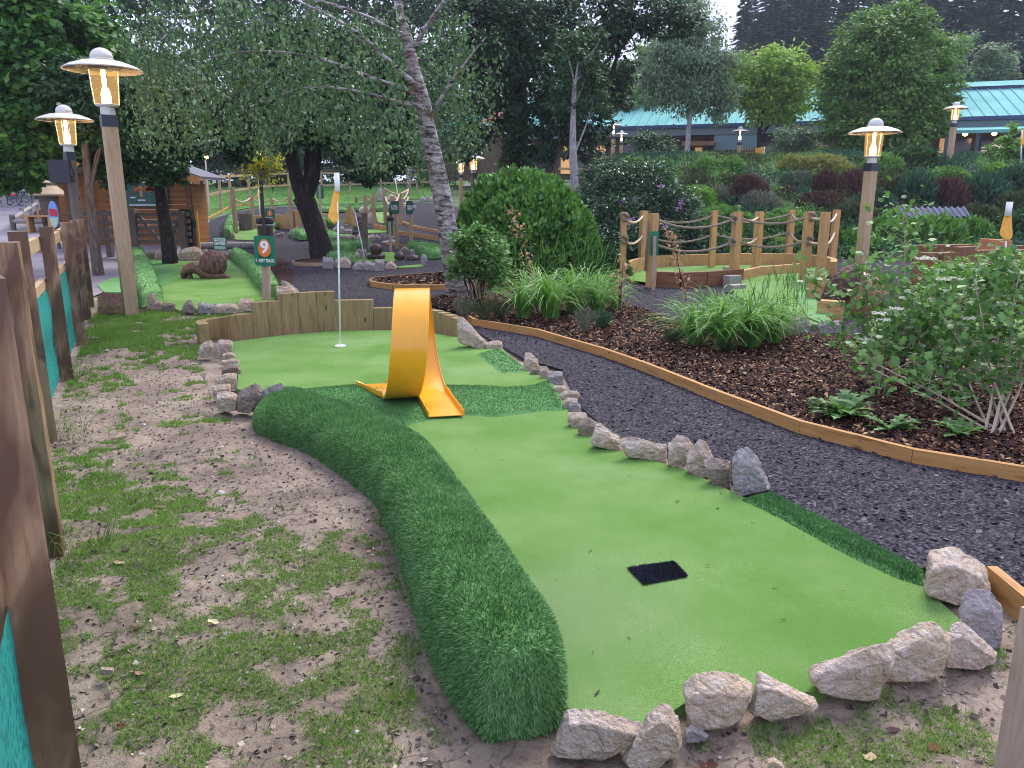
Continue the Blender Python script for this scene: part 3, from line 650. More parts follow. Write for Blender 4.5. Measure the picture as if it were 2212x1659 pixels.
dl = [(200, 1185, .03), (255, 1200, .035), (270, 1180, .03), (240, 1395, .026), (345, 1083, .03), (460, 1335, .03), (115, 1335, .02), (300, 1440, .025), (1255, 1645, .02), (1530, 1637, .03), (170, 1165, .025), (190, 1170, .03), (295, 1345, .02),
      (240, 940, .03), (340, 985, .03), (160, 965, .025), (215, 745, .03), (370, 1085, .02), (900, 1450, .022), (770, 1100, .02), (795, 1175, .018), (2020, 1600, .03), (1930, 1555, .025), (2110, 1530, .025), (1880, 1620, .03), (500, 1030, .02), (440, 1180, .02), (380, 1490, .025), (260, 1560, .02), (1170, 1560, .02)]
g = Geo()
for u, v, s in dl:
    q = G(u, v); q.z = float(zearth(q.x, q.y)) + .003; h = deadleaf(q, s, random.random() * 6); g.add(np.concatenate(h.V), [(0, i, i % 9 + 1) for i in range(1, 10)])
obj('fallen_leaves', g, LITTER, kind='stuff')
g = Geo()
r_ = np.random.default_rng(77); q = outline_pts(GREENP, 130, 78)
g.add(*flakes(q, zgreen(q[:, 0], q[:, 1]) + .004, .02, .25, .1, 79)); obj('specks_of_bark', g, TWIG, kind='stuff')
# ---------------------------------------------------------------- rocks
def rock(px, label, group, M=ROCK, thick=.75, yb=None, sub=4, seed=None, vb=None, h=0.0, name='rock', rough=1.0):
    """px: the outline the stone shows, in the photo; becomes a solid of its own depth standing on the ground"""
    rr = random.Random(seed if seed is not None else int(px[0][0] * 7 + px[0][1])); a = np.array(px, float); c = a.mean(0)
    vmax = a[:, 1].max() if vb is None else vb; y0 = yb if yb else G(c[0], vmax, h).y
    wd = px2m(a[:, 0].max() - a[:, 0].min(), y0); hd = px2m(a[:, 1].max() - a[:, 1].min(), y0); t = thick * min(wd, max(hd, wd * .6)); bm = bmesh.new()
    for q, s_, dc in ((0, .90, .66), (.55, 1.0, 1), (1, .74, .84)):
        for b in a:
            s2 = s_ * rr.uniform(.97, 1.01); uu = c[0] + (b[0] - c[0]) * s2; vv = vmax + (b[1] - vmax) * dc * rr.uniform(.95, 1.01)
            bm.verts.new(P(uu, vv, y0 + t * (q * .9 + rr.uniform(-.05, .05))))
    res = bmesh.ops.convex_hull(bm, input=bm.verts)
    bmesh.ops.delete(bm, geom=[e for e in res['geom_interior'] if isinstance(e, bmesh.types.BMVert)] , context='VERTS')
    bmesh.ops.dissolve_limit(bm, angle_limit=rad(18), verts=bm.verts, edges=bm.edges)
    S = max(wd, hd)
    try: bmesh.ops.bevel(bm, geom=list(bm.edges), offset=S * .022, segments=1, affect='EDGES', clamp_overlap=True)
    except Exception: pass
    bmesh.ops.triangulate(bm, faces=bm.faces)
    for _ in range(sub):
        long = [e for e in bm.edges if e.calc_length() > S * (.055 if sub > 2 else .16)]
        if not long: break
        bmesh.ops.subdivide_edges(bm, edges=long, cuts=1); bmesh.ops.triangulate(bm, faces=bm.faces)
    bm.normal_update(); off = Vector((rr.random() * 50, rr.random() * 50, 3))
    for vx in bm.verts:
        p_ = vx.co / S; n1 = noise.noise(p_ * 2.2 + off); n2 = noise.noise(p_ * 6 + off); n3 = noise.noise(p_ * 15 + off); cr = abs(noise.noise(p_ * 3.1 - off))
        vx.co += vx.normal * S * rough * (.012 * n1 + .018 * n2 + .014 * n3 - .05 * max(0, .12 - cr) * 4)
    me = bpy.data.meshes.new(name); bm.to_mesh(me); bm.free()
    o = obj(name, me, M, label=label, cat='rock', group=group); return o
def boxpoly(u0, v0, u1, v1, seed=0):
    rr = random.Random(seed + int(u0 * 3 + v0)); cu, cv = (u0 + u1) / 2, (v0 + v1) / 2; a, b = (u1 - u0) / 2, (v1 - v0) / 2
    sh = rr.choice(['peak', 'block', 'wedge', 'round']); top = {'peak': [(-.95, .2), (-.6, -.5), (-.1, -1), (.25, -.85), (.7, -.2), (1, .4)], 'block': [(-1, -.3), (-.85, -.9), (-.2, -1), (.75, -.85), (1, -.2)],
           'wedge': [(-1, .1), (-.7, -.4), (.2, -.8), (.6, -1), (.95, -.6)], 'round': [(-1, 0), (-.8, -.6), (-.3, -.95), (.3, -1), (.8, -.65), (1, 0)]}[sh]
    if rr.random() < .5: top = [(-x, y) for x, y in reversed(top)]
    return [(cu + a * x, cv + b * (y + rr.uniform(-.06, .06))) for x, y in top] + [(cu + a * .9, cv + b * .95), (cu, cv + b), (cu - a * .9, cv + b * .93)]
q1 = tile(1475, 1106, 1 / 3); q2 = tile(737, 1106, 1 / 3); q3 = tile(1206.9, 822.9, .3888); q4 = tile(987.4, 658.3, .3026); q5 = tile(384, 685.7, .2592)
GF = 'pale rocks along the front edge of the ninth green'; GR = 'pale rocks between the ninth green and the slate path'; GL = 'pale rocks on the left edge of the ninth green'
rock(q1([(1562, 330), (1600, 245), (1700, 197), (1760, 205), (1960, 330), (1995, 440), (2003, 505), (1900, 560), (1800, 600), (1780, 610), (1700, 570), (1565, 500)]), 'large squared block with a grey patch on its flat top, where the turf strip ends', GF, thick=.8)
rock(q1([(1785, 600), (1800, 530), (1830, 503), (1900, 493), (1985, 500), (2070, 590), (2082, 680), (2065, 850), (2040, 890), (1960, 860), (1860, 800), (1790, 690)]), 'upright grey-topped rock just in front of the largest squared block', GF, ROCKG, .7)
rock(q1([(1730, 740), (1800, 695), (1890, 740), (1925, 835), (1990, 850), (2040, 910), (2030, 970), (1930, 1025), (1810, 1010), (1690, 1000), (1695, 880)]), 'pale rock with a notched top and low right shoulder at the front corner', GF, ROCK, .6)
rock(q1([(1290, 850), (1400, 760), (1540, 697), (1640, 695), (1755, 790), (1745, 850), (1690, 1010), (1600, 1090), (1400, 1115), (1300, 1100)]), 'broad cream rock with dark rough face, right of the long flat rock', GF, ROCK, .6)
rock(q1([(803, 1020), (830, 975), (960, 960), (1150, 865), (1270, 830), (1370, 850), (1385, 900), (1340, 1020), (1290, 1100), (1270, 1210), (1190, 1225), (950, 1190), (850, 1120), (805, 1060)]), 'long smooth slanting rock, the widest along the front edge', GF, ROCK, .5)
rock(q1([(470, 1050), (490, 1010), (560, 1040), (690, 1095), (790, 1145), (860, 1200), (880, 1260), (740, 1285), (640, 1330), (570, 1360), (430, 1300), (445, 1180)]), 'wedge rock with a sharp peak on its left and a long right slope', GF, ROCK, .6)
rock(q1([(-5, 1100), (70, 1040), (220, 1025), (330, 1035), (450, 1080), (465, 1130), (430, 1240), (390, 1320), (300, 1390), (100, 1420), (20, 1380)]), 'large blocky rock with flat pale top in the middle of the front edge', GF, ROCK, .7)
rock(q2([(1985, 1290), (2075, 1215), (2130, 1240), (2190, 1300), (2215, 1400), (2215, 1500), (2150, 1560), (2060, 1659), (1850, 1655), (1815, 1600), (1850, 1500), (1920, 1420)]), 'leaning pale rock with rounded tip beside the rock at the turf roll', GF, ROCK, .6)
rock(q2([(1340, 1555), (1400, 1420), (1460, 1262), (1600, 1250), (1750, 1280), (1930, 1340), (1980, 1380), (1960, 1440), (1790, 1560), (1700, 1610), (1500, 1600), (1380, 1580)]), 'big wide rock touching the front end of the turf roll', GF, ROCK, .65)
rock(q3([(960, 440), (965, 410), (1000, 360), (1050, 357), (1090, 385), (1120, 430), (1160, 520), (1180, 590), (1100, 620), (1010, 645), (965, 600)]), 'tallest grey-brown rock at the near end of the path row', GR, ROCKG, .6)
rock(q3([(800, 430), (860, 415), (955, 435), (960, 600), (900, 600), (845, 570)]), 'yellowish square rock beside the tallest rock of the row', GR, ROCKD, .6)
rock(q3([(705, 410), (745, 360), (785, 315), (820, 335), (860, 410), (835, 540), (780, 540), (715, 490)]), 'pointed rock leaning left, second from the tallest rock', GR, ROCK, .6)
rock(q3([(605, 340), (660, 288), (720, 305), (748, 345), (735, 390), (700, 430), (690, 497), (640, 490), (605, 450)]), 'narrow upright rock at the right end of the long low rock', GR, ROCK, .6)
rock(q3([(330, 315), (360, 300), (400, 303), (540, 345), (610, 352), (605, 457), (520, 445), (370, 405)]), 'long low rock with a yellow underside, widest beside the path', GR, ROCK, .45)
rock(q3([(175, 310), (200, 240), (230, 230), (290, 260), (340, 305), (360, 400), (250, 370), (173, 340)]), 'rounded sloping rock left of the long low rock', GR, ROCK, .5)
rock(q3([(103, 225), (130, 200), (170, 198), (230, 235), (178, 320), (105, 275)]), 'small rock with a flat tilted top above the rounded sloping rock', GR, ROCKD, .6)
rock(q3([(48, 170), (150, 170), (160, 190), (110, 215), (100, 272), (48, 230)]), 'small pale rock just in front of the blue-grey one', GR, ROCK, .6)
rock(q4([(785, 740), (800, 700), (860, 690), (887, 720), (885, 762), (800, 765)]), 'small blue-grey rock in the path row', GR, ROCKG, .6)
rock(q4([(760, 745), (755, 680), (790, 655), (860, 665), (865, 695), (800, 710), (770, 755)]), 'pinkish rock leaning on the small blue-grey one', GR, ROCK, .6)
rock(q4([(740, 690), (735, 640), (770, 607), (860, 607), (882, 640), (870, 670), (790, 660), (765, 690)]), 'flat-topped pink rock at the edge of the turf ridge', GR, ROCK, .6)
rock(q4([(680, 580), (700, 572), (790, 580), (796, 605), (740, 640), (715, 635)]), 'low slab rock at the end of the turf ridge', GR, ROCK, .6)
rock(q4([(640, 540), (645, 490), (700, 465), (755, 475), (766, 572), (700, 572)]), 'round grey rock with a pitted face halfway along the path row', GR, ROCKG, .7)
rock(q4([(585, 440), (640, 434), (662, 470), (640, 540), (595, 515)]), 'small white rock between the orange one and the pitted grey one', GR, ROCK, .6)
rock(q4([(512, 490), (540, 445), (590, 437), (596, 515)]), 'small orange-tinted rock at the foot of the upright rock by the path', GR, ROCKD, .6)
rock(q4([(467, 465), (470, 400), (485, 335), (530, 338), (575, 385), (590, 435), (540, 450), (515, 483)]), 'upright rock with a cracked right side where the path row begins', GR, ROCK, .6)
rock(q4([(200, 265), (250, 262), (290, 248), (322, 260), (328, 310), (240, 325), (205, 330)]), 'small rock lying at the foot of the big slanting rock', GR, ROCK, .6)
rock(q4([(-5, 90), (30, 80), (60, 95), (100, 150), (170, 200), (212, 262), (200, 328), (110, 285), (0, 240)]), 'big slanting rock leaning from the end of the timber wall', GR, ROCK, .45, sub=5)
rock(q5([(163, 300), (180, 230), (230, 200), (280, 187), (300, 215), (298, 318), (200, 338)]), 'rounded white rock against the left end of the timber wall', GL)
rock(q5([(288, 300), (300, 212), (335, 205), (345, 260), (352, 348), (320, 345)]), 'small rock squeezed between the two white rocks at the wall end', GL)
rock(q5([(333, 190), (350, 181), (440, 183), (462, 210), (460, 292), (380, 305), (343, 262)]), 'upright square white rock beside the timber wall end', GL)
rock(q5([(362, 345), (370, 300), (440, 283), (490, 310), (490, 340), (400, 357)]), 'flat pinkish rock under the upright square rock', GL)
rock(q5([(360, 395), (365, 355), (440, 340), (510, 340), (520, 380), (470, 400), (400, 404)]), 'flat rock third from the timber wall on the left edge', GL)
rock(q5([(362, 480), (362, 410), (430, 380), (510, 385), (530, 420), (528, 480), (500, 495), (400, 492)]), 'brown-stained rock in the middle of the left edge', GL, ROCKD)
rock(q5([(302, 560), (315, 500), (400, 455), (500, 460), (505, 520), (490, 590), (440, 605), (330, 600)]), 'rock with a fawn flat top above the mossy-sided one', GL)
rock(q5([(283, 640), (284, 560), (340, 547), (440, 547), (445, 600), (400, 690), (300, 688)]), 'low square rock with a mossy side, furthest left of the rocks', GL)
rock(q5([(315, 690), (320, 620), (370, 605), (460, 612), (505, 640), (490, 770), (400, 792), (335, 770)]), 'chunky white rock nearest the end of the turf roll', GL)
rock(q5([(485, 780), (490, 640), (530, 590), (620, 545), (660, 540), (708, 590), (690, 640), (620, 700), (600, 800)]), 'yellow-brown peaked rock between the chunky white rock and the grey slab', GL, ROCKD, .6)
rock(q5([(612, 785), (610, 670), (680, 650), (700, 600), (760, 575), (850, 530), (880, 540), (885, 610), (770, 620), (700, 680), (640, 790)]), 'thin grey slab leaning over the back end of the turf roll', GL, ROCKG, .35)
rock(q1([(10, 1400), (60, 1370), (110, 1420), (170, 1440), (150, 1480), (20, 1500)]), 'small flat grey stone in the soil below the blocky front rock', None, ROCKG, 1)
rock(q2([(1060 - 400, 1025), (680, 1000), (742, 1005), (740, 1040), (690, 1055), (645, 1045)]), 'small pale flat stone lying alone in the mud near the left fence', None, ROCK, 1) if False else None
rock([(213, 1450), (218, 1441), (246, 1442), (247, 1452), (232, 1458), (215, 1457)], 'small pale flat stone lying alone in the mud near the left fence post', None, ROCK, 1, sub=2)
rock(q1([(545, 1600), (590, 1588), (640, 1620), (660, 1659), (580, 1680)]), 'thin pale stone at the very bottom of the picture in the soil', None, ROCK, 1, sub=2)
# ---------------------------------------------------------------- timber wall behind the green
wl_ = smooth_line([G(456, 741), G(450, 733.5), G(470, 730), G(507, 731), G(556, 727.5)], 7) + [tuple(G(u, v)) for u, v in [(583, 725), (611, 723), (648, 720), (688, 717.5), (727, 716), (767, 714.5), (808, 713.5), (848, 713), (888, 714), (930, 717.5), (945, 719.5), (958, 722), (972, 725), (986, 729)]]
wl_ = [np.array([float(q[0]), float(q[1])]) for q in wl_]
g = Geo(); TH = .11
hts = []
for i in range(len(wl_) - 1):
    u, v = proj((wl_[i][0] + wl_[i + 1][0]) / 2, (wl_[i][1] + wl_[i + 1][1]) / 2, 0)
    hts.append(.21 + .05 * ss(450, 520, u) if u < 553 else .385 if u < 610 else .465 if u < 727 else .36 if u < 808 else .262 if u < 930 else .262 - .055 * (u - 930) / 56)
def offs(line, t):
    out = []
    for i in range(len(line)):
        d = line[min(i + 1, len(line) - 1)] - line[max(i - 1, 0)]; d = d / np.linalg.norm(d); out.append(line[i] + t * np.array([-d[1], d[0]]))
    return out
ob = offs(wl_, TH)
for i in range(len(wl_) - 1):
    h = float(hts[i]); a, b, c, d = wl_[i], wl_[i + 1], ob[i + 1], ob[i]; e = .002 if i > 27 else 0; dd = (b - a) / np.linalg.norm(b - a) * e
    a = a + dd; d = d + dd; b = b - dd; c = c - dd
    V = [(*a, -.1), (*b, -.1), (*c, -.1), (*d, -.1), (*a, h), (*b, h), (*c, h), (*d, h)]
    fs = [(0, 1, 5, 4), (1, 2, 6, 5), (2, 3, 7, 6), (3, 0, 4, 7), (4, 5, 6, 7)]; o_ = random.random() * 9; Lw_ = np.linalg.norm(b - a)
    uv = []
    for fc in fs[:4]: uv += [(o_, 0), (o_, Lw_), (o_ + h + .1, Lw_), (o_ + h + .1, 0)]
    uv += [(0, 0), (.05, 0), (.05, .1), (0, .1)]
    g.add(V, fs, uv)
obj('sleeper_wall', g, W_WALL, label='curved wall of upright timbers with a stepped top behind the green', cat='timber wall')
# ---------------------------------------------------------------- yellow loop
A = G(965, 899, .05); E = G(803, 827, .05); B1 = np.array(G(935, 868, .03))[:2]; B2 = np.array(G(861, 868, .03))[:2]; R = .392; wdt = .25
z0 = .085; A2 = np.array(A)[:2]; E2 = np.array(E)[:2]
dr = (E2 - A2); dr = np.array([-math.sin(rad(11)), math.cos(rad(11))]); sd = np.array([dr[1], -dr[0]])   # travel and right-hand directions
path = []; K = 110
mid = (B1 + B2) / 2; tot = float((B1 - B2) @ sd); c0 = mid + dr * float((B1 - mid) @ dr)
ent = float((A2 - B1) @ dr); ex = float((E2 - B2) @ dr)
sA = float((A2 - mid) @ sd); sE = float((E2 - mid) @ sd)
for i in range(9): t = i / 9; path.append((mid + dr * ent * (1 - t) + sd * (sA * (1 - t) + tot / 2 * t), z0 - .035 * (1 - t), (0, 0, 1), 'f'))
for i in range(K + 1):
    t = i / K; a = 2 * math.pi * t; s_ = tot / 2 - tot * t
    path.append((mid + dr * R * math.sin(a) + sd * s_, z0 + R * (1 - math.cos(a)), (-math.sin(a), math.cos(a)), 'c'))
for i in range(1, 10): t = i / 9; path.append((mid + dr * ex * t + sd * (-tot / 2 * (1 - t) + sE * t), z0 - .035 * t, (0, 0, 1), 'f'))
V = []; N_ = len(path)
for i, (q, z, nn, ty) in enumerate(path):
    c = np.array([*q, z]); up = np.array([0, 0, 1.]) if ty == 'f' else np.array([dr[0] * nn[0], dr[1] * nn[0], nn[1]]); s3 = np.array([*sd, 0]); 
    lip = .034 if ty == 'f' else (.012 + .03 * max(0, 1 - min(i - 9, N_ - 10 - i) / 8)); tk = .007; h = wdt / 2
    lL = lip if i > N_ - 14 or i < 9 else min(lip, .014) if ty == 'c' else lip; lR = lip
    for s_, z_ in ((-h, lL), (-h, -tk), (h, -tk), (h, lR), (h - tk, lR), (h - tk, 0), (-h + tk, 0), (-h + tk, lL)): V.append(c + s3 * s_ + up * z_)
f = []
for i in range(N_ - 1):
    for j in range(8): k = (j + 1) % 8; f.append((i * 8 + j, i * 8 + k, (i + 1) * 8 + k, (i + 1) * 8 + j))
f += [tuple(range(7, -1, -1)), tuple((N_ - 1) * 8 + j for j in range(8))]
g = Geo(); g.add(np.array(V), f)
for i in (9, 9 + K):                                   # base plate under the ring
    pass
t = thing('loop_ramp', 'glossy yellow metal loop-the-loop ramp standing on the turf ridge', 'loop ramp', (mid[0], mid[1], 0.03))
bm = bmesh.new(); bm.from_mesh(g.mesh('x')); bmesh.ops.recalc_face_normals(bm, faces=bm.faces); me = bpy.data.meshes.new('track'); bm.to_mesh(me); bm.free()
lo_ = obj('track', me, YEL, t, smooth=True)
md = lo_.modifiers.new('b', 'BEVEL'); md.width = .002; md.segments = 1; md.limit_method = 'ANGLE'
for p_ in me.polygons: p_.use_smooth = False
g = Geo(); g.box((*(mid + sd * (-tot / 2)), .045), (.24, .14, .03), math.atan2(dr[1], dr[0]) - math.pi / 2); obj('base_plate', g, YEL, t)
# ---------------------------------------------------------------- flags
def flagpole(base, top, label, group, cloth, M=FLAG, rad_=.009, cup=True, Mp=WHITE):
    """base, top: places; cloth: outline of the hanging flag in (across, down) metres from the pole top"""
    base, top = Vector(base), Vector(top); t = thing('golf_flag', label, 'golf flag', base, group)
    obj('pole', Geo().tube([base, top], rad_, 10), Mp, t, smooth=True)
    g = Geo(); rows = 14; cols = 8; ax = (top - base).normalized(); V = []
    for i in range(rows + 1):
        s_ = i / rows
        for j in range(cols + 1):
            q = j / cols; (x0, y0), (x1, y1) = cloth(s_); x = x0 + (x1 - x0) * q; y = y0 + (y1 - y0) * q
            V.append(top - ax * y + Vector((x, .028 * math.sin(q * 7 + s_ * 3) * min(1, q * 3) * (abs(x1) * 4 + .2) - .012, 0)))
    f = [(i * (cols + 1) + j, i * (cols + 1) + j + 1, (i + 1) * (cols + 1) + j + 1, (i + 1) * (cols + 1) + j) for i in range(rows) for j in range(cols)]
    g.add([tuple(v) for v in V], f); o = obj('flag', g, M, t, smooth=True); md = o.modifiers.new('s', 'SOLIDIFY'); md.thickness = .002
    return t
b = Vector(hole); b.z = .0; tp = P(728, 375, b.y)
sc1 = 1 / F * tp.y * 1.0
def cl(s_):
    L = [(-12, 45), (-14, 70), (-20, 85), (-24, 92), (-8, 108), (6, 100), (4, 60), (5, 0)]
    y = s_ * 103 * sc1; 
    left = np.interp(s_ * 103, [0, 22, 45, 70, 88, 103], [-2, -3, -10, -16, -21, -8]) * sc1; right = np.interp(s_ * 103, [0, 30, 70, 95, 103], [3.5, 4.5, 3, 2, -6]) * sc1
    return (left, y), (right, y)
t = flagpole(b, tp, 'white flagpole with a hanging orange flag in the hole of the ninth green', 'golf flags around the course', cl)
g = Geo().tube([tp + Vector((0, -.018, -.17)), tp + Vector((0, -.018, .005))], .026, 12); obj('flag_sleeve', g, WHITE, t, smooth=True)
g = Geo().lathe((hole.x, hole.y, .032), [(.0, .003), (.048, .003), (.052, 0.006), (.055, .003), (.055, -.01)], 24); obj('cup', g, WHITE, t)
# ---------------------------------------------------------------- left fence
t = thing('post_fence', 'brown timber post and rail fence with green netting along the left', 'fence', (FN[1][0], FN[1][1], 0))
fdir = np.array([FN[3][0] - FN[1][0], FN[3][1] - FN[1][1]]); fdir /= np.linalg.norm(fdir); fy = math.atan2(fdir[1], fdir[0]); fn = np.array([-fdir[1], fdir[0]])
tops = [597, 522.5, 499, 490, 481, 476, 474]; FP = []
for i, (x, y) in enumerate(FN):
    u, v = proj(x, y, 1.3); zt = P(u, tops[i], y).z
    sz = .13 if i == 0 else .105; yw = fy + (.18, -.05, .1, .03, 0, .05, -.06)[i]
    c = np.array([x, y]) + fn * .052
    g = Geo(); g.box((c[0], c[1], zt / 2 - .1), (sz, sz, zt + .2), yw, taper=.98); obj('post', g, W_FENCE, t); FP.append(c)
pm = FP[0] - fdir * 1.95; ln = [pm] + FP
for i in range(len(ln) - 1):
    a, b = ln[i], ln[i + 1]; o_ = fn * .075
    for z, hh in ((1.12 + .02 * (i % 2), .10), (.80 - .015 * (i % 3), .095)):
        g = Geo(); g.beam((*(a + o_ - fdir * .05), z), (*(b + o_ + fdir * .05 * (i < 6)), z + .01), .045, hh); obj('rail', g, W_RAIL, t)
g = Geo(); nz = 10
for i in range(len(ln) - 1):
    a, b = ln[i], ln[i + 1]; n_ = 16; V = []; uv = []
    for j in range(n_ + 1):
        for k in range(nz + 1):
            q = a + (b - a) * j / n_ ; z = .02 + .76 * k / nz; sag = .05 * math.sin(math.pi * j / n_) * math.sin(math.pi * k / nz) * math.sin(i + 1.3 * k * .5) + (.012 * math.sin(j * 2.1 + k) if i else 0)
            off = fn * (.048 - (.05 if i == 0 else 0) - sag * .8); V.append((q[0] + off[0], q[1] + off[1], z))
    f = [(j * (nz + 1) + k, (j + 1) * (nz + 1) + k, (j + 1) * (nz + 1) + k + 1, j * (nz + 1) + k + 1) for j in range(n_) for k in range(nz)]
    L_ = np.linalg.norm(b - a); uvs = [(V_i // (nz + 1) / n_ * L_, V_i % (nz + 1) / nz * .76) for q in f for V_i in q]
    g.add(V, f, uvs)
obj('netting', g, NET, t, smooth=True)
# post at the bottom right
q = P(2190, 1659, 1.62); zt = P(2215, 1325, 1.62).z
g = Geo(); g.box((q.x + .035, q.y, zt / 2 - .1), (.10, .10, zt + .2), .35); obj('fence_post', g, W_SIGN, label='single pale wooden post cut off by the bottom right corner', cat='post')
# ---------------------------------------------------------------- kerb boards
def kerb(pts, h, th, label, M=W_EDGE, dz=0.0, seg=True, group='timber edging boards of the paths'):
    t = thing('timber_edging', label, 'edging', pts[0], group)
    for i in range(len(pts) - 1):
        a, b = Vector(pts[i]), Vector(pts[i + 1]); g = Geo(); g.beam((a.x, a.y, a.z + h / 2 - .02 + dz), (b.x, b.y, b.z + h / 2 - .02 + dz), th, h + .04 , ext=.002); obj('board', g, M, t)
    return t
KP = [G(u, v) for u, v in KERB]; kerb(KP, .088, .035, 'golden timber board holding the bark bed along the slate path')
kerb([G(2136, 1268), G(2214, 1336), G(2300, 1415)], .09, .04, 'short timber board ending at the large squared rock, bottom right')
kerb([G(u, v) for u, v in [(1372, 671), (1455, 703.5), (1490, 716), (1580, 727)]], .05, .03, 'thin reddish board between the bark bed and the far slate path', W_BROWN)
kerb([G(u, v) for u, v in [(1700, 731), (1780, 737), (1890, 739), (2060, 743)]], .05, .03, 'thin board at the back of the bark bed behind the right shrubs', W_EDGE)
# ---------------------------------------------------------------- lamps
def lamp(ub, vb, vt, hw, label, D=None, ut=None, post=W_LAMP, detail=True, light=30, pw=1.0, basez=None, hatD=None):
    """ub, vb: foot of the post in the photo; vt: top of the ball; hw: width of the hat"""
    b = G(ub, vb) if D is None else P(ub, vb, D); y = b.y
    tp = P(ut if ut else ub, vt, y); x = b.x if ut is None else tp.x
    if basez is None: basez = float(T(x, y)) if D is not None else b.z
    H = tp.z; s = px2m(hw, y) / .93                                 # size of the lantern head
    t = thing('lamp_post', label, 'lamp', (x, y, basez), 'lit lamp posts with wide round hats')
    yw = random.uniform(.3, .9); zt = H - .79 * s
    g = Geo(); g.box((x, y, (basez - .3 + zt) / 2), (.165 * s * pw, .165 * s * pw, zt - basez + .3), yw); obj('post', g, post, t)
    g = Geo(); g.box((x, y, zt - .07 * s), (.185 * s * pw, .185 * s * pw, .14 * s), yw); obj('collar', g, COLLAR, t)
    n = 28 if detail else 14
    g = Geo(); g.lathe((x, y, zt), [(.055 * s, 0), (.085 * s, 0), (.085 * s, .10 * s), (.13 * s, .105 * s), (.13 * s, .125 * s), (0, .125 * s)], n); obj('neck', g, METAL, t, smooth=False)
    hz = H - .17 * s
    g = Geo(); g.lathe((x, y, hz), [(0, .03 * s), (.10 * s, .028 * s), (.25 * s, .004 * s), (.38 * s, -.042 * s), (.455 * s, -.082 * s), (.465 * s, -.09 * s)], n); hat = obj('hat', g, METAL, t, smooth=True)
    g = Geo(); g.lathe((x, y, hz - .012 * s), [(.462 * s, -.078 * s), (.45 * s, -.082 * s), (.38 * s, -.048 * s), (.25 * s, -.004 * s), (.10 * s, .018 * s), (0, .02 * s)], n); obj('reflector', g, HAT_IN, hat, smooth=True)
    g = Geo(); g.lathe((x, y, hz + .02 * s), [(0.12 * s, 0), (.135 * s, .005 * s), (.135 * s, .022 * s), (.125 * s, .026 * s)] + [(.132 * s * math.cos(a), .035 * s + .115 * s * math.sin(a)) for a in np.linspace(-.05, 1.57, 8)], n); obj('ball', g, METAL, t, smooth=True)
    zb = zt + .125 * s; zc = hz + .0 * s; hl = zc - zb
    if detail:
        g = Geo(); k = 8
        ring = lambda r, z: [(x + r * math.cos(a), y + r * math.sin(a), z) for a in np.arange(k) * 2 * math.pi / k + yw]
        g.add(ring(.138 * s, zb) + ring(.168 * s, zc), [(i, (i + 1) % k, k + (i + 1) % k, k + i) for i in range(k)]); ln_ = obj('lantern_glass', g, AMBER, t)
        g = Geo(); a_ = ring(.141 * s, zb); b_ = ring(.171 * s, zc)
        for i in range(0, k, 2): g.tube([a_[i], b_[i]], .006 * s, 5)
        g.tube(a_ + a_[:1], .006 * s, 5); obj('frame', g, METAL, ln_)
    g = Geo(); g.lathe((x, y, zb), [(.055 * s, 0), (.055 * s, .12 * s), (.05 * s, .15 * s), (.026 * s, .22 * s), (.026 * s, hl * .8), (.06 * s, hl * .98)], 12); o = obj('bulb', g, BULB, t, smooth=True)
    if light:
        L = bpy.data.lights.new('lamp_light', 'POINT'); L.energy = light * .9 * s * s; L.color = (1, .72, .42); L.shadow_soft_size = .11 * s
        lo = bpy.data.objects.new('lamp_light', L); COL.objects.link(lo); lo.parent = t; lo.location = Vector((x, y, hz - .16 * s)) - t.location
        lo.location.x += .13 * s * 0
    return t
# the bulb would shade its own point light: leave room round it by lifting the light just beside the hat
lamp(272, 678, 103, 149, 'nearest lamp post, tall with a clean pale post, left of the snail green', ut=217, light=22)
lamp(150, 560, 226, 107, 'lamp post with a weathered dark post and a black box strapped to it', D=14.2, ut=136, post=W_DARK, pw=.85, light=22)
lamp(1862, 580, 255, 103, 'lamp post rising from the shrub bank right of the rope fence', D=14.6, ut=1893, light=22)
lamp(1322, 375, 261, 35, 'left and taller one of the lamp pair above the rhododendron', D=44, ut=1326, detail=False, light=0)
lamp(1340, 375, 282, 28, 'right and shorter one of the lamp pair above the rhododendron', D=50, ut=1343, detail=False, light=0)
lamp(1594, 383, 273, 36, 'lamp post in front of the pale green tree near the small white flag', D=41, ut=1600, detail=False, light=0)
lamp(1978, 360, 263, 38, 'shorter lamp post under the big dense tree beside the terrace', D=39, ut=1989, detail=False, light=0)
lamp(2053, 372, 220, 48, 'lamp post standing in front of the terrace railing', D=31, ut=2067, light=12)
lamp(1455, 360, 304, 21, 'small distant lamp beside the white birch trunk by the building', D=60, detail=False, light=0)
lamp(993, 440, 342, 38, 'left lamp of the two behind the leaning birch and laurel', D=31, ut=995, post=W_LAMP, light=10)
lamp(1024, 430, 328, 49, 'right lamp of the two behind the leaning birch, with a dark cap', D=29, ut=1022, post=W_DARK, light=10)
t = lamp(567, 548, 322, 30, 'lamp post wrapped in lit yellow-green leaves above the litter bin', D=20.8, ut=558, post=W_DARK, pw=1.3, light=22, detail=False)
g = Geo()
q = P(443, 338, 34)
t = thing('garden_light', 'tiny glowing round light on a thin pole behind the hut roof', 'lamp', (q.x, q.y, float(T(q.x, q.y))))
obj('bulb', Geo().lathe(q, [(0, -.13), (.12, -.09), (.16, 0), (.12, .1), (0, .14)], 12), GLOWB, t, smooth=True)
obj('pole', Geo().tube([(q.x, q.y, float(T(q.x, q.y))), (q.x, q.y, q.z - .1)], .03, 6), METAL, t)
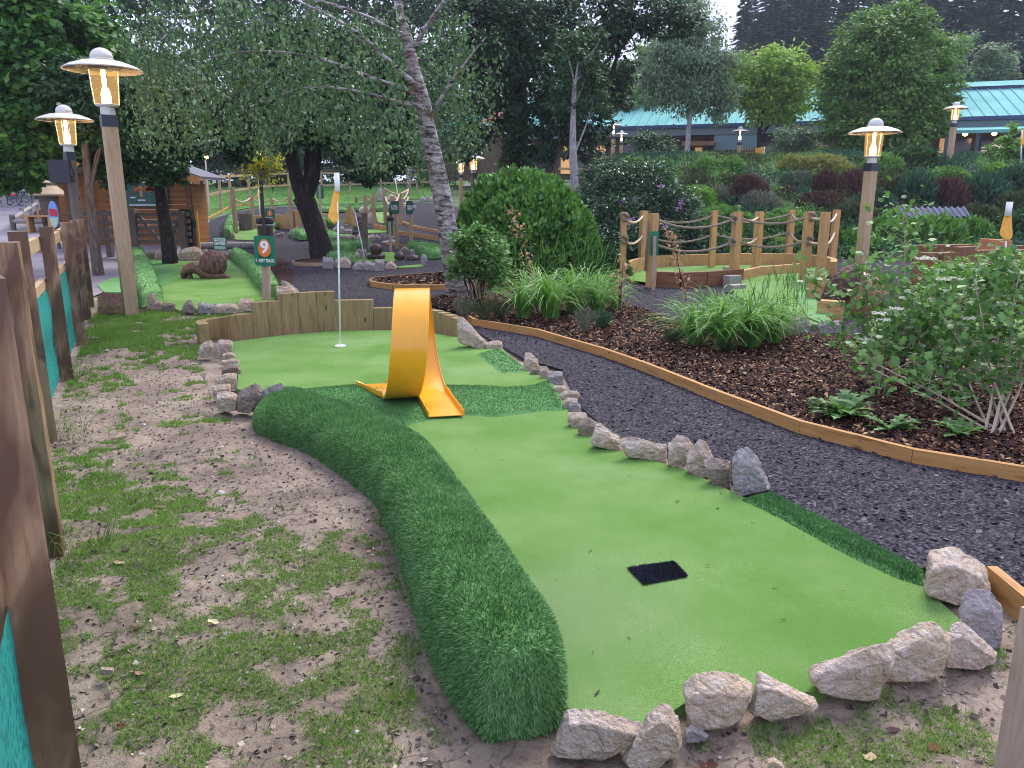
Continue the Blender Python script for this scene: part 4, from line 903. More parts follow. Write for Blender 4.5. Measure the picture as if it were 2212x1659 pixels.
# black box on the weathered post
q = P(132, 370, 14.0)
g = Geo(); g.box((q.x, q.y - .02, q.z), (.34, .14, .38), .15); g.box((q.x + .19, q.y, q.z - .02), (.05, .1, .12), .15)
obj('speaker_box', g, BLACK, label='black square box strapped high on the weathered lamp post', cat='speaker')
# ---------------------------------------------------------------- the snail green
def zf(dz): return lambda x, y: T(x, y) + dz
def green(name, px, dz, label, M=TURF, cell=.3, skirt=.1): return obj(name, sheet(W(px, dz), cell, zf(dz), skirt), M, smooth=True, label=label, cat='putting green' if M is TURF else 'turf')
SG = tS([(40, 110), (150, 128), (540, 143), (745, 125), (900, 150), (1000, 240), (1060, 330), (1060, 405), (960, 435), (850, 447), (700, 465), (400, 492), (370, 492), (240, 440), (110, 470)])
green('putting_green', SG, .03, 'green with the carved snail on it, between two turf rolls')
green('turf_patch', tS([(150, 130), (300, 133), (330, 190), (350, 215), (330, 245), (310, 290), (240, 325), (200, 240)]), .036, 'darker shaggy turf patch left of the carved snail', PILE2)
green('turf_patch', tS([(590, 140), (745, 135), (800, 200), (870, 225), (830, 215), (745, 208), (600, 200)]), .036, 'darker turf patch behind the snail shell', PILE2)
SR = 'short turf rolls of the other greens'
def sroll(Lp, Rp, h, label, nb=9000, cv=tS, bl=.018, bw=.007): return roll('turf_roll', cv(Lp), cv(Rp), h, nb, bl, bw, label, SR, M=PILE, lean=(0, -.1, -.2), dz=.03)
sroll([(32, 110), (45, 300), (96, 478)], [(120, 92), (200, 240), (262, 425)], .27, 'turf roll on the left side of the snail green', 16000)
sroll([(745, 135), (830, 215), (900, 300), (960, 370), (1010, 415)], [(795, 92), (900, 150), (1000, 230), (1065, 320), (1100, 400)], .27, 'turf roll on the right side of the snail green, behind the nine sign', 16000)
green('turf_patch', [(210, 615), (240, 600), (290, 596), (310, 612), (290, 632), (225, 630)], .03, 'small mound of turf in the dark soil left of the tall lamp post', PILE2)
ORD = ['first', 'second', 'third', 'fourth', 'fifth', 'sixth', 'seventh', 'eighth', 'ninth', 'tenth', 'eleventh', 'twelfth']
def rockrow(boxes, cv, what, group, Ms=(ROCK, ROCKG, ROCK, ROCKD), sub=2, seed=0):
    for i, (a, b, c, d) in enumerate(boxes):
        px = cv(boxpoly(a, b, c, d, seed)); rock(px, '%s rock from the left in the %s' % (ORD[i], what), group, Ms[i % len(Ms)], .7, sub=sub, seed=seed + i)
rockrow([(25, 58, 130, 105), (133, 52, 205, 132), (203, 48, 290, 134), (283, 30, 371, 140), (362, 28, 550, 145), (535, 50, 585, 118), (628, 63, 732, 137), (705, 52, 777, 134)], tS, 'row at the back of the snail green', 'rocks behind the snail green', (ROCKD, ROCK, ROCK, ROCK, ROCK, ROCK, ROCKD, ROCKG), 3, 3)
rockrow([(135, 360, 208, 492), (165, 410, 256, 492), (245, 430, 348, 502), (388, 415, 501, 514), (499, 425, 642, 517), (612, 435, 800, 520), (795, 400, 917, 502)], tS, 'row at the front of the snail green', 'rocks in front of the snail green', (ROCK, ROCK, ROCKD, ROCKD, ROCKG, ROCK, ROCK), 3, 11)
rock(tS([(1057, 320), (1100, 310), (1165, 308), (1175, 360), (1230, 362), (1225, 430), (1075, 430)]), 'white layered rock behind the tall part of the timber wall', 'rocks behind the timber wall', ROCK, .7, sub=3)
rock(tS([(1090, 300), (1100, 272), (1150, 290), (1215, 335), (1230, 362), (1180, 365)]), 'low dark rock just behind the white layered rock', 'rocks behind the timber wall', ROCKD, .7, sub=2)
# snail
yS = G(*tS([(560, 275)])[0]).y; sp3 = lambda X, Y, dy=0: P(*tS([(X, Y)])[0], yS + dy); ms = lambda r: px2m(r * .3026, yS)
t = thing('carved_snail', 'brown carved wooden snail with a big round shell on the green', 'sculpture', sp3(560, 275))
bm = bmesh.new(); sk = [(410, 270, 12), (410, 240, 26), (435, 205, 38), (480, 188, 40), (525, 205, 40), (555, 235, 34), (600, 246, 32), (650, 248, 28), (700, 252, 22), (735, 266, 9)]
g = Geo(); pts = smooth_line([sp3(a, b) for a, b, r in sk], 4); rr_ = np.interp(np.linspace(0, 9, len(pts)), range(10), [ms(r) for a, b, r in sk]); g.tube(pts, rr_, 14, sq=1.25, rough=.02)
g.tube(smooth_line([sp3(448, 235, -.05), sp3(455, 260, -.04), sp3(440, 278, -.04), sp3(412, 280, -.04)], 4), ms(15), 10); obj('body', g, CARVE, t, smooth=True)
g = Geo(); c = sp3(617, 160, .02); r0 = ms(92); n1, n2 = 90, 26; V = []
for i in range(n2 + 1):
    th = math.pi * i / n2
    for j in range(n1):
        ph = 2 * math.pi * j / n1; rr2 = r0 * (1 + .03 * math.cos(ph * 18 + 2 * th) * math.sin(th)) * (1 - .13 * math.exp(-((th - math.pi) * 1.6) ** 2))
        V.append(c + Vector((math.sin(th) * math.cos(ph) * rr2 * 1.0, math.sin(th) * math.sin(ph) * rr2 * .72, math.cos(th) * rr2)))
g.add([tuple(v) for v in V], [(i * n1 + j, i * n1 + (j + 1) % n1, (i + 1) * n1 + (j + 1) % n1, (i + 1) * n1 + j) for i in range(n2) for j in range(n1)]); obj('shell', g, SHELL, t, smooth=True)
# ---------------------------------------------------------------- signs
def outline_round(w_, h_, r, k=5):
    o = []
    for cx, cy, a0 in ((w_ / 2 - r, h_ / 2 - r, 0), (-w_ / 2 + r, h_ / 2 - r, 90), (-w_ / 2 + r, -h_ / 2 + r, 180), (w_ / 2 - r, -h_ / 2 + r, 270)):
        for i in range(k + 1): a = rad(a0 + 90 * i / k); o.append((cx + r * math.cos(a), cy + r * math.sin(a)))
    return o
def plate(parent, name, c, poly, right, up, t, M, off=0.0):
    r = Vector(right).normalized(); u = Vector(up).normalized(); n = r.cross(u); g = Geo()
    g.prism([Vector(c) + r * a + u * b + n * off for a, b in poly], n, t); return obj(name, g, M, parent)
def sign9(u0, v0, u1, v1, y, foot, num, label, detail=True, tilt=-.03, back=False, yaw=0.0):
    c = P((u0 + u1) / 2, (v0 + v1) / 2, y); w_ = px2m(u1 - u0, y); h_ = px2m(v1 - v0, y); z = float(T(c.x, y + .03)); R_ = Vector((math.cos(yaw), math.sin(yaw), tilt)); U_ = Vector((0, 0, 1)) - R_ * R_.z
    t = thing('hole_sign', label, 'sign', (c.x, c.y + .03, z), 'green hole signs on wooden posts')
    pw_ = w_ * .33; g = Geo(); fx_ = P(foot[0], foot[1], y).x if foot else c.x; n = R_.cross(U_)
    pp = c - n * (.02 + pw_ / 2) * (-1 if back else 1); g.beam((fx_, pp.y, z - .1), (pp.x, pp.y, c.z + h_ * .3), pw_, pw_, up=(0, 1, 0)); obj('post', g, W_SIGN, t)
    b = plate(t, 'board', c, outline_round(w_, h_, w_ * .16), R_, U_, .015, GREEN)
    if back: return t
    el = [(.24 * w_ * 1.22 * math.cos(a) * (1 - .12 * math.sin(a)), h_ * .10 + h_ * .305 * math.sin(a)) for a in np.arange(20) * math.pi / 10]
    if detail:
        plate(b, 'emblem_swoosh', c, [(-.36 * w_, -.16 * h_), (-.2 * w_, -.22 * h_), (.2 * w_, -.21 * h_), (.36 * w_, -.13 * h_), (.2 * w_, -.15 * h_), (-.2 * w_, -.18 * h_)], R_, U_, .002, INK, .0095)  # dark swoosh printed below the emblem
    plate(b, 'emblem', c, el, R_, U_, .002, ORANGE, .0115)
    obj('numeral', text_geo(num, h_ * .56, c + n * .0145 + U_ * h_ * .105, R_, U_, 0, .035), WHITE, b)
    ts = text_geo('F   REST TRACK', h_ * .15, c + n * .0095 - U_ * h_ * .33, R_, U_, 0, .03, squeeze=.60); obj('lettering', ts, WHITE, b)
    if detail: plate(b, 'acorn_letter', c, [(-.285 * w_ + .03 * w_ * math.cos(a), -.34 * h_ + .035 * h_ * math.sin(a)) for a in np.arange(8) * math.pi / 4], R_, U_, .002, ORANGE, .0105)
    return t
sign9(550, 511, 594, 573, G(571, 652).y, (572, 652), '9', 'large sign with a white 9 on an orange acorn shape, behind the timber wall')
sign9(573, 452.5, 593, 473, 24.5, None, '1', 'small sign with a white 1 just above the litter bin', False)
sign9(1977, 347, 2000, 362, 33, None, '5', 'hole sign on the top of the bank under the right lamp', False)
sign9(2139, 345, 2151, 362, 32.5, None, '4', 'narrow hole sign on the top of the bank near the thatched parasol', False, yaw=.9)
sign9(1403, 501, 1422, 551, 13.0, (1410, 641), '', 'back of a green sign on a leaning pale post before the rope fence', back=True, tilt=.02) if True else None
sign9(1627 - 25, 354, 1614, 366, 38, None, '', 'small turned green sign on the bank below the lamp', back=True)
# good game sign
y = 17.0; c = P(475, 526, y); w_ = px2m(28, y); h_ = px2m(25, y); z = float(T(c.x, y))
t = thing('message_sign', 'small green sign reading GOOD GAME behind the snail', 'sign', (c.x, y, z)); R_ = Vector((1, 0, -.03)); U_ = Vector((.03, 0, 1)); n = R_.cross(U_)
g = Geo(); g.box((c.x, y + .06, (z + c.z) / 2), (.07, .07, c.z - z)); obj('post', g, W_SIGN, t); b = plate(t, 'board', c, outline_round(w_, h_, w_ * .1), R_, U_, .015, GREEN)
obj('lettering', text_geo('GOOD\nGAME!', h_ * .36, c + n * .0095 + U_ * h_ * .15, R_, U_, 0, .03, squeeze=.85), WHITE, b)
plate(b, 'letter_dot', c, [(-.06 * w_ + .055 * w_ * math.cos(a), .27 * h_ + .06 * h_ * math.sin(a)) for a in np.arange(8) * math.pi / 4], R_, U_, .002, ORANGE, .0125)
g = Geo()
for k in range(3): g.prism([c + n * .0095 + R_ * a * w_ + U_ * bb * h_ for a, bb in ((-.4, -.28 - k * .07), (.4, -.28 - k * .07), (.4, -.255 - k * .07), (-.4, -.255 - k * .07))], n, .001)
obj('small_print', g, WHITE, b)
# finger signs: forest track, woodland way
def hexsign(u0, v0, u1, v1, y, foot, txt, label, point=-1):
    c = P((u0 + u1) / 2, (v0 + v1) / 2, y); w_ = px2m(u1 - u0, y); h_ = px2m(v1 - v0, y); z = float(T(c.x, y))
    t = thing('direction_sign', label, 'sign', (c.x, y + .05, z), 'green direction signs'); s = point
    poly = [(-.5, .2), (-.28, .5), (.42, .5), (.5, .4), (.5, -.4), (.42, -.5), (-.22, -.5), (-.5, -.12)]; poly = [(a * w_ * (-s), b * h_) for a, b in poly]
    if s > 0: poly = poly[::-1]
    g = Geo(); q = P(foot[0], foot[1], y + .08); g.beam((q.x, y + .08, z - .1), (c.x, y + .08, c.z + h_ * .3), .09, .09, up=(0, 1, 0)); obj('post', g, wood_post, t)
    R_ = Vector((1, 0, 0)); U_ = Vector((0, 0, 1)); b = plate(t, 'board', c, poly, R_, U_, .02, GREEND); obj('lettering', text_geo(txt, h_ * .24, c - Vector((0, .012, 0)), R_, U_, 0, .035, squeeze=.72), WHITE, b); return t
wood_post = W_RAIL
hexsign(*tM([(1420, 528)])[0], *tM([(1552, 702)])[0], 21, tM([(1525, 1155)])[0], 'F REST\nTRACK', 'dark green pointed sign reading FOREST TRACK, left of its pair', -1)
hexsign(*tM([(1655, 528)])[0], *tM([(1768, 712)])[0], 21, tM([(1732, 1165)])[0], 'W  ODLAND\nWAY', 'dark green pointed sign reading WOODLAND WAY, right of its pair', 1)
hexsign(399, 474, 423, 492, 19.5, (411, 530), 'EXIT', 'small dark green sign reading EXIT on the gate post', -1)
# turned green cloverleaf signs seen from behind
def backsign(u0, v0, u1, v1, y, foot, label):
    c = P((u0 + u1) / 2, (v0 + v1) / 2, y); w_ = px2m(u1 - u0, y); h_ = px2m(v1 - v0, y); z = float(T(c.x, y)); t = thing('course_board', label, 'sign', (c.x, y, z))
    poly = [(-.4, -.5), (.4, -.5), (.5, -.3), (.42, -.1), (.5, .05), (.5, .4), (.38, .5), (-.4, .5), (-.5, .4), (-.5, .05), (-.42, -.1), (-.5, -.3)]; plate(t, 'board', c, [(a * w_, b * h_) for a, b in poly], (1, 0, 0), (0, 0, 1), .015, GREEN)
    g = Geo(); q = P(foot[0], foot[1], y - .05); g.beam((q.x, y - .05, z - .1), (c.x, y - .05, c.z + h_ * .45), .07, .05, up=(0, 1, 0)); obj('post', g, W_SIGN, t)
backsign(*tM([(352, 300)])[0], *tM([(460, 482)])[0], 29, tM([(410, 612)])[0], 'back of a lobed green board right of the dark forked trunk')
backsign(*tM([(1368, 820)])[0], *tM([(1466, 1000)])[0], 20.5, tM([(1430, 1150)])[0], 'back of a lobed green board left of the FOREST TRACK sign')
# ---------------------------------------------------------------- litter bin
b = G(*tL([(1110, 1180)])[0]); b = P(577, 545, 21.2); b.z = float(T(b.x, b.y)); hh = P(577, 474, b.y).z - b.z; r = px2m(16, b.y)
t = thing('litter_bin', 'round timber-slatted litter bin with a black lid behind the nine sign', 'litter bin', b)
g = Geo()
for k in range(22): a = k / 22 * 2 * math.pi; g.box((b.x + r * .93 * math.cos(a), b.y + r * .93 * math.sin(a), b.z + hh * .42), (.03, r * .24, hh * .84), a)
obj('slats', g, W_DARK, t); g = Geo(); g.lathe(b, [(r * .85, 0), (r * .85, hh * .84), (r * .3, hh * .84)], 20); obj('liner', g, BLACK, t)
g = Geo(); g.lathe((b.x, b.y, b.z + hh * .84), [(r * 1.02, 0), (r * 1.1, .03), (r * 1.1, .10), (r * .98, .17), (r * .7, .18)], 24); obj('lid', g, BLACK, t, smooth=False)
g = Geo(); g.lathe((b.x, b.y, b.z + hh * .80), [(r * 1.03, 0), (r * 1.06, .0), (r * 1.06, .035), (r * 1.03, .035)], 24); obj('rim_band', g, METAL, t)
# ---------------------------------------------------------------- the middle greens
MG = 'rocks round the greens in the middle distance'
green('putting_green', tL([(660, 880), (1000, 885), (1240, 900), (1225, 965), (1010, 1090), (660, 1080), (600, 1050), (560, 960)]), .03, 'small green of the first hole, behind the nine sign')
sroll([(545, 840), (500, 930), (480, 1045)], [(665, 835), (660, 950), (600, 1060)], .32, 'lumpy turf roll left of the first green', 7000, tL, .02, .009)
sroll([(1215, 850), (1300, 830), (1440, 835)], [(1215, 930), (1300, 905), (1440, 865)], .2, 'turf roll at the back right of the first green', 4000, tL, .02, .009)
rockrow([(570, 965, 660, 1075)], tL, 'small pair of stones at the first green front', MG, sub=2)
rockrow([(630, 810, 700, 880), (905, 795, 960, 870), (1225, 778, 1370, 842), (1240, 962, 1362, 1048)], tL, 'back and side of the first green', MG, sub=2, seed=5)
rockrow([(1425, 925, 1530, 1028), (1500, 900, 1640, 960)], tL, 'pair left of the dark forked trunk', MG, sub=2, seed=8)
yb = 26.0; c = P(*tL([(806, 895)])[0], yb); c.z = float(T(c.x, yb)) + .02; tpz = P(*tL([(806, 710)])[0], yb).z
g = Geo(); g.lathe(c, [(px2m(27 * .49, yb), 0), (px2m(15, yb), (tpz - c.z)), (px2m(12.5, yb), tpz - c.z), (px2m(12, yb), tpz - c.z - .1), (0, tpz - c.z - .1)], 26)
obj('hollow_stump', g, BARKM, label='wide brown hollow tree stump standing on the first green', cat='stump')
# log kerb behind the snail green
a, b_ = G(*tL([(85, 1215)])[0]), G(*tL([(915, 1215)])[0]); g = Geo(); g.tube(smooth_line([a + Vector((0, 0, .07)), (a + b_) / 2 + Vector((0, .05, .09)), b_ + Vector((0, 0, .08))], 6), .10, 10, rough=.03)
obj('log_edging', g, BARKP, smooth=True, label='pale bark-less log lying along the path behind the snail green', cat='log')
# yellow post, sleeper row
q = P(*tL([(90, 940)])[0], 20.3); tz = P(*tL([(85, 676)])[0], 20.3).z; z = float(T(q.x, q.y)); g = Geo(); g.box((q.x, q.y, (z + tz) / 2), (px2m(9, 20), .06, tz - z)); obj('marker_post', g, wood('wood_yellow', (.70, .34, .06), (.8, .42, .1), (.5, .22, .04)), label='short bright yellow wooden post right of the EXIT sign', cat='post')
# path kerbs in the distance
kerb([G(*p_) for p_ in tL([(120, 895), (250, 805), (420, 705), (560, 632), (740, 600), (860, 590)])], .10, .06, 'curving timber edge of the path right of the hut')
kerb([G(u, v) for u, v in [(803, 620), (850, 626.5), (905, 627.5), (960, 627), (1030, 625), (1090, 622)]], .10, .05, 'timber edge nearest on the small bark island behind the wall')
kerb([G(u, v) for u, v in [(803, 620), (800, 614), (806, 610), (860, 604), (940, 598), (1000, 592)]], .09, .05, 'timber edge along the back of the small bark island', W_BROWN)
kerb([G(*p_) for p_ in tM([(1190, 925), (1370, 965)])] , .16, .05, 'thick short board left of the FOREST TRACK sign post')
kerb([G(*p_) for p_ in tM([(1540, 1020), (1880, 1060), (2110, 1100)])], .13, .05, 'board right of the direction signs, lower one of two')
kerb([G(*p_) for p_ in tM([(1600, 850), (1700, 895), (1880, 945), (2115, 985)])], .10, .05, 'board at the foot of the slate mound, upper one of two')
kerb([G(*p_) for p_ in tM([(1360, 1165), (1560, 1185), (1720, 1180)])], .06, .05, 'low board at the foot of the direction sign posts')
kerb([G(*p_) for p_ in tM([(425, 905), (490, 960), (600, 995)])], .08, .04, 'small corner board round the grass tuft left of the rock cluster')
kerb([G(*p_) for p_ in tM([(320, 712), (540, 740)])], .08, .05, 'board behind the dark trunk at the foot of the far turf roll')
cc = G(686, 569); ringp = []
for k in range(22): a = 2 * math.pi * k / 22 ; ringp.append(Vector((cc.x + px2m(50, cc.y) * math.cos(a), cc.y + px2m(50, cc.y) * 1.12 * math.sin(a), 0)))
kerb(ringp[6:] + ringp[:1], .10, .04, 'ring of thin bent timber round the dark forked trunk', W_RAIL)
obj('bark_ring', sheet([(p_.x, p_.y) for p_ in ringp], .3, zf(.06)), MULCH, kind='structure')
# greens and rolls beyond
green('putting_green', tM([(560, 1000), (900, 1008), (1100, 985), (1380, 975), (1400, 940), (1100, 935), (1100, 985), (870, 1035), (560, 1035), (20, 1045), (10, 1005), (150, 990)]), .03, 'thin strip of green behind the middle row of rocks')
green('putting_green', tM([(1200, 683), (1420, 680), (1400, 838), (1240, 840)]), .03, 'far green rising beside the dark carved figure')
green('putting_green', tM([(1355, 1262), (1480, 1262), (1530, 1360), (1480, 1395), (1300, 1395), (560, 1400), (600, 1290), (900, 1280)]), .03, 'shaded green behind the front row of grey rocks')
green('putting_green', tM([(1480, 1470), (1860, 1440), (1910, 1455), (1800, 1478), (1560, 1490)]), .03, 'sliver of green in front of the dark carved lumps')
sroll([(535, 1215), (800, 1230), (1110, 1235)], [(535, 1165), (800, 1155), (1110, 1160)], .22, 'dark turf roll behind the shaded green, upper one', 9000, tM, .02, .009)
sroll([(545, 1300), (760, 1300), (920, 1270)], [(560, 1200), (740, 1190), (900, 1240)], .30, 'thick dark turf roll curving left of the white flagpole', 9000, tM, .02, .009)
sroll([(540, 1400), (700, 1425), (880, 1410)], [(560, 1330), (700, 1310), (850, 1330)], .2, 'dark turf roll behind the front left grey rocks', 6000, tM, .02, .009)
sroll([(1710, 1235), (1900, 1260), (2140, 1290)], [(1720, 1165), (1900, 1165), (2130, 1215)], .2, 'far turf roll at the right of the carved lumps', 7000, tM, .02, .009)
sroll([(1800, 1300), (1960, 1370), (2160, 1370)], [(1850, 1260), (2000, 1230), (2160, 1230)], .24, 'near turf roll reaching the laurel bush', 8000, tM, .02, .009)
sroll([(55, 1075), (120, 1110), (200, 1105)], [(60, 990), (120, 975), (205, 985)], .26, 'short turf roll left of the dark forked trunk', 4000, tM, .02, .009)
sroll([(385, 1105), (480, 1135), (590, 1110)], [(380, 1005), (480, 1000), (585, 1010)], .26, 'turf roll right of the dark forked trunk', 5000, tM, .02, .009)
sroll([(325, 690), (450, 700), (700, 700)], [(325, 630), (450, 625), (700, 625)], .24, 'long dark turf roll in the far background behind the orange flag', 5000, tM, .04, .016)
sroll([(910, 680), (1100, 690), (1330, 670)], [(910, 620), (1100, 620), (1330, 620)], .24, 'far dark turf roll right of the tan flag', 5000, tM, .04, .016)
FR = (ROCKG, ROCK, ROCKG, ROCKG)
rockrow([(430, 1320, 612, 1512), (603, 1325, 862, 1500), (865, 1382, 1100, 1528), (1035, 1372, 1232, 1538), (1188, 1355, 1347, 1548), (1343, 1380, 1528, 1518), (1858, 1278, 1966, 1458)], tM, 'grey front row of the shaded green', MG, FR, 3, 31)
rockrow([(795, 1260, 892, 1372), (885, 1255, 992, 1375), (915, 1208, 1000, 1292), (985, 1203, 1088, 1372)], tM, 'cluster beside the white flagpole foot', MG, FR, 2, 41)
rockrow([(1100, 1148, 1172, 1262), (1553, 1168, 1707, 1278), (1703, 1213, 1802, 1302)], tM, 'back of the shaded green', MG, (ROCKG, ROCKD, ROCKG), 2, 51)
rockrow([(578, 1028, 652, 1105), (683, 1008, 812, 1103), (813, 1012, 927, 1103), (918, 998, 1012, 1118), (1068, 993, 1202, 1112), (1203, 1003, 1292, 1102), (1280, 988, 1330, 1085), (1322, 1000, 1395, 1112), (1420, 1005, 1555, 1090), (1300, 1080, 1510, 1145)], tM, 'middle row left of the direction signs', MG, (ROCKD, ROCKD, ROCKD, ROCK, ROCK, ROCKG), 2, 61)
rockrow([(588, 872, 682, 992), (688, 878, 757, 992), (752, 922, 873, 995)], tM, 'group under the grass tuft', MG, FR, 2, 71)
rockrow([(773, 678, 812, 762), (762, 708, 884, 884), (808, 618, 910, 725), (878, 738, 970, 872), (968, 588, 1132, 708), (1063, 663, 1165, 858), (1163, 722, 1240, 860), (1225, 798, 1278, 858), (1530, 660, 1600, 840)], tM, 'tall white cluster in the middle background', MG, (ROCK, ROCK, ROCKG, ROCK), 2, 81)
rockrow([(1232, 323, 1322, 520), (1362, 412, 1532, 520), (1560, 470, 1650, 540), (1848, 440, 1940, 532), (1935, 410, 2005, 530), (2000, 448, 2092, 532)], tM, 'farthest group before the lawn', MG, FR, 2, 91)
rockrow([(0, 902, 70, 1020), (30, 902, 175, 1012)], tM, 'pair of flat stones behind the forked trunk', MG, (ROCK, ROCK), 2, 99)
# dark standing stump, carved lumps
yb = G(*tM([(1000, 1032)])[0]).y; pp = lambda X, Y, d=0: P(*tM([(X, Y)])[0], yb + d)
g = Geo(); g.tube(smooth_line([pp(990, 1045), pp(985, 950), pp(1000, 850), pp(1010, 745)], 5), np.linspace(px2m(17, yb), px2m(11, yb), 16), 14, rough=.07); obj('split_stump', g, BARKM, label='tall rough brown stump standing among the middle rocks', cat='stump')
yb = G(*tM([(1220, 1385)])[0]).y
def lump(parts, label, M=CARVED):
    t = thing('wood_carving', label, 'carving', pp(parts[0][0], parts[0][1] + parts[0][3]), 'dark carved wooden figures')
    for nm, X, Y, ry, rx, dy in [(q[5], q[0], q[1], q[3], q[2], q[4]) for q in parts]:
        c = pp(X, Y, dy); a_, b2 = px2m(rx * .1488, yb), px2m(ry * .1488, yb); g = Geo()
        g.lathe(c, [(max(.001, a_ * math.cos(a) ** .8 if abs(a) < 1.57 else 0) * (1 + .06 * math.sin(5 * a)), b2 * math.sin(a)) for a in np.linspace(-1.5, 1.57, 12)], 18); obj(nm, g, M, t, smooth=True)
lump([(1220, 1225, 90, 80, .1, 'body'), (1220, 1330, 130, 60, .15, 'base')], 'dark carved mound with a rounded back, right of the white flagpole')
lump([(1560, 1340, 75, 75, .1, 'head'), (1580, 1420, 120, 30, .1, 'base')], 'dark carved head with ears, left of the round carved lump')
lump([(1760, 1370, 95, 70, .1, 'body')], 'round grooved dark carving next to the last grey rock')
yb = 24; lump([(1425, 780, 55, 55, 0, 'body'), (1435, 660, 35, 60, 0, 'neck')], 'dark carved figure standing left of the FOREST TRACK post')
lump([(930, 500, 32, 85, 14, 'body')], 'far pinkish carved figure behind the tan flag', ACORN)
# slate mound by the laurel
mp = W([(870, 466), (985, 440), (985, 500), (960, 505), (900, 485)]); 
mm = W(tM([(1595, 835), (1700, 880), (1880, 935), (2115, 970), (2300, 980), (2300, 700), (2100, 600), (1800, 620)]))
obj('slate_mound', sheet(mm, .4, lambda x, y: T(x, y) + .01 + .75 * ss(0, 2.2, edge_dist(x, y, mm))), GRAVEL, smooth=True, kind='structure')
# the leaning flags
b1 = G(*tM([(1060, 1388)])[0]); flagpole(b1, P(*tM([(912, 680)])[0], b1.y), 'leaning white flagpole with a wide tan flag blown to its left', 'golf flags around the course', lambda s_: ((-.02 - .0 * s_, .0 + .95 * s_ * px2m(32, b1.y)), (-px2m(30, b1.y) * (.25 + .75 * s_), px2m(14, b1.y) * (-1.2 + 2.8 * s_))), FLAGT, .012)
g = None
b1 = P(*tM([(1560, 400)])[0], 36); b1.z = float(T(b1.x, b1.y)); flagpole(b1, P(*tM([(1470, 42)])[0], 36), 'far leaning flagpole with a small orange flag before the lawn fence', 'golf flags around the course', lambda s_: ((0, s_ * px2m(12, 36)), (-px2m(9, 36) * s_, px2m(4, 36) + s_ * px2m(14, 36))), FLAG, .02)
b1 = P(*tL([(1010, 780)])[0], 27); b1.z = float(T(b1.x, b1.y)); flagpole(b1, P(*tL([(985, 345)])[0], 27), 'flagpole with a slanting orange flag beside the lamp post over the bin', 'golf flags around the course', lambda s_: ((0, s_ * px2m(17, 27)), (-px2m(10, 27) * s_, px2m(3, 27) + s_ * px2m(17, 27))), FLAG, .014)
b1 = P(2170, 640, 9.2); b1.z = float(T(b1.x, b1.y)); tp_ = P(2179, 436, 9.2)
def cl2(s_):
    k_ = px2m(1, 9.2); yy_ = s_ * 79 * k_; return (np.interp(s_, [0, .3, .83, 1], [-6, -8, -17, -4]) * k_, yy_), (np.interp(s_, [0, .9, 1], [5, 12, 4]) * k_, yy_)
t = flagpole(b1, tp_, 'flagpole with a folded orange flag above the right shrubs', 'golf flags around the course', cl2)
obj('flag_sleeve', Geo().tube([tp_ + Vector((0, -.02, -.16)), tp_ + Vector((0, -.02, 0))], .035, 10), WHITE, t, smooth=True)
b1 = P(1646, 372, 40); b1.z = float(T(b1.x, b1.y)); flagpole(b1, P(1652, 317, 40), 'distant flagpole with a pale flag by the bank lamp', 'golf flags around the course', lambda s_: ((0, s_ * px2m(18, 40)), (-px2m(18, 40), px2m(3, 40) + s_ * px2m(14, 40))), FLAG, .03)
b1 = P(2206, 350, 30); b1.z = float(T(b1.x, b1.y)); flagpole(b1, P(2208, 280, 30), 'flagpole at the right border in front of the terrace', 'golf flags around the course', lambda s_: ((-.05, s_ * px2m(30, 30)), (px2m(6, 30), s_ * px2m(30, 30))), FLAG, .025)
# ---------------------------------------------------------------- rope fence round the raised green
RP = [(1348, 458, 14.7, .11), (1391, 455, 16.5, .13), (1412, 461, 13.4, .13), (1544, 455, 16.9, .12), (1594, 458, 14.2, .14), (1641, 457, 15.5, .13), (1711, 453, 18, .13), (1749, 456, 13.7, .13), (1784, 458, 13.2, .12), (1808, 453, 18, .13)]
FT = [1348, 1389, 1410, 1540, 1584, 1631, 1700, 1735, 1766, 1794]
RPO = []
for i, (u, v, y, s) in enumerate(RP):
    tp_ = P(u, v, y); g = Geo(); g.box((tp_.x, y, tp_.z / 2 - .1), (s, s, tp_.z + .2), .1 + .25 * (i % 3))
    obj('rope_post', g, W_NEW, label=['front post with two rope knots at the far left of the rope fence', 'back left post of the rope fence, second from the left', 'front post behind the turned green sign', 'slim back post in the middle of the rope fence', 'thick front post near the middle of the rope fence', 'post close behind the thick middle post', 'back post left of the large knotted post', 'front post with two large rope knots', 'front right post next to the knotted post', 'rightmost post of the rope fence, further back'][i], cat='post', group='square timber posts of the rope fence'); RPO.append(tp_)
t = thing('rope_rail', 'two rows of sagging thick rope strung between the timber posts', 'rope', RPO[4])
g = Geo(); gs = Geo()
for a, b, sag, pl in ((2, 4, .17, 0), (4, 7, .16, 0), (1, 3, .16, 0), (3, 6, .13, 0), (6, 7, .1, 0), (0, 1, .13, 1), (4, 5, .10, 1), (7, 8, .12, 1), (8, 9, .12, 1)):
    for dz in (.09, .50):
        p0, p1 = RPO[a] - Vector((0, 0, dz)), RPO[b] - Vector((0, 0, dz)); L_ = (p1 - p0).length; s_ = sag * min(1, L_ / 1.6)
        ps = [p0.lerp(p1, k / 14) - Vector((0, 0, s_ * 4 * (k / 14) * (1 - k / 14))) for k in range(15)]
        (gs if pl else g).tube(ps, .021 if not pl else .023, 8)
for i, dzs in ((0, (.09, .50)), (7, (.09, .50)), (4, (.12, .53))):
    for dz in dzs:
        c = RPO[i] + Vector((.02 if i != 4 else -.09, -.085, -dz))
        for k in range(3):
            ring = [c + Vector((.055 * math.cos(a + k), -.02 * math.sin(2 * a + k), .06 * math.sin(a + k * .7))) for a in np.linspace(0, 6.283, 14)]; g.tube(ring, .019, 7)
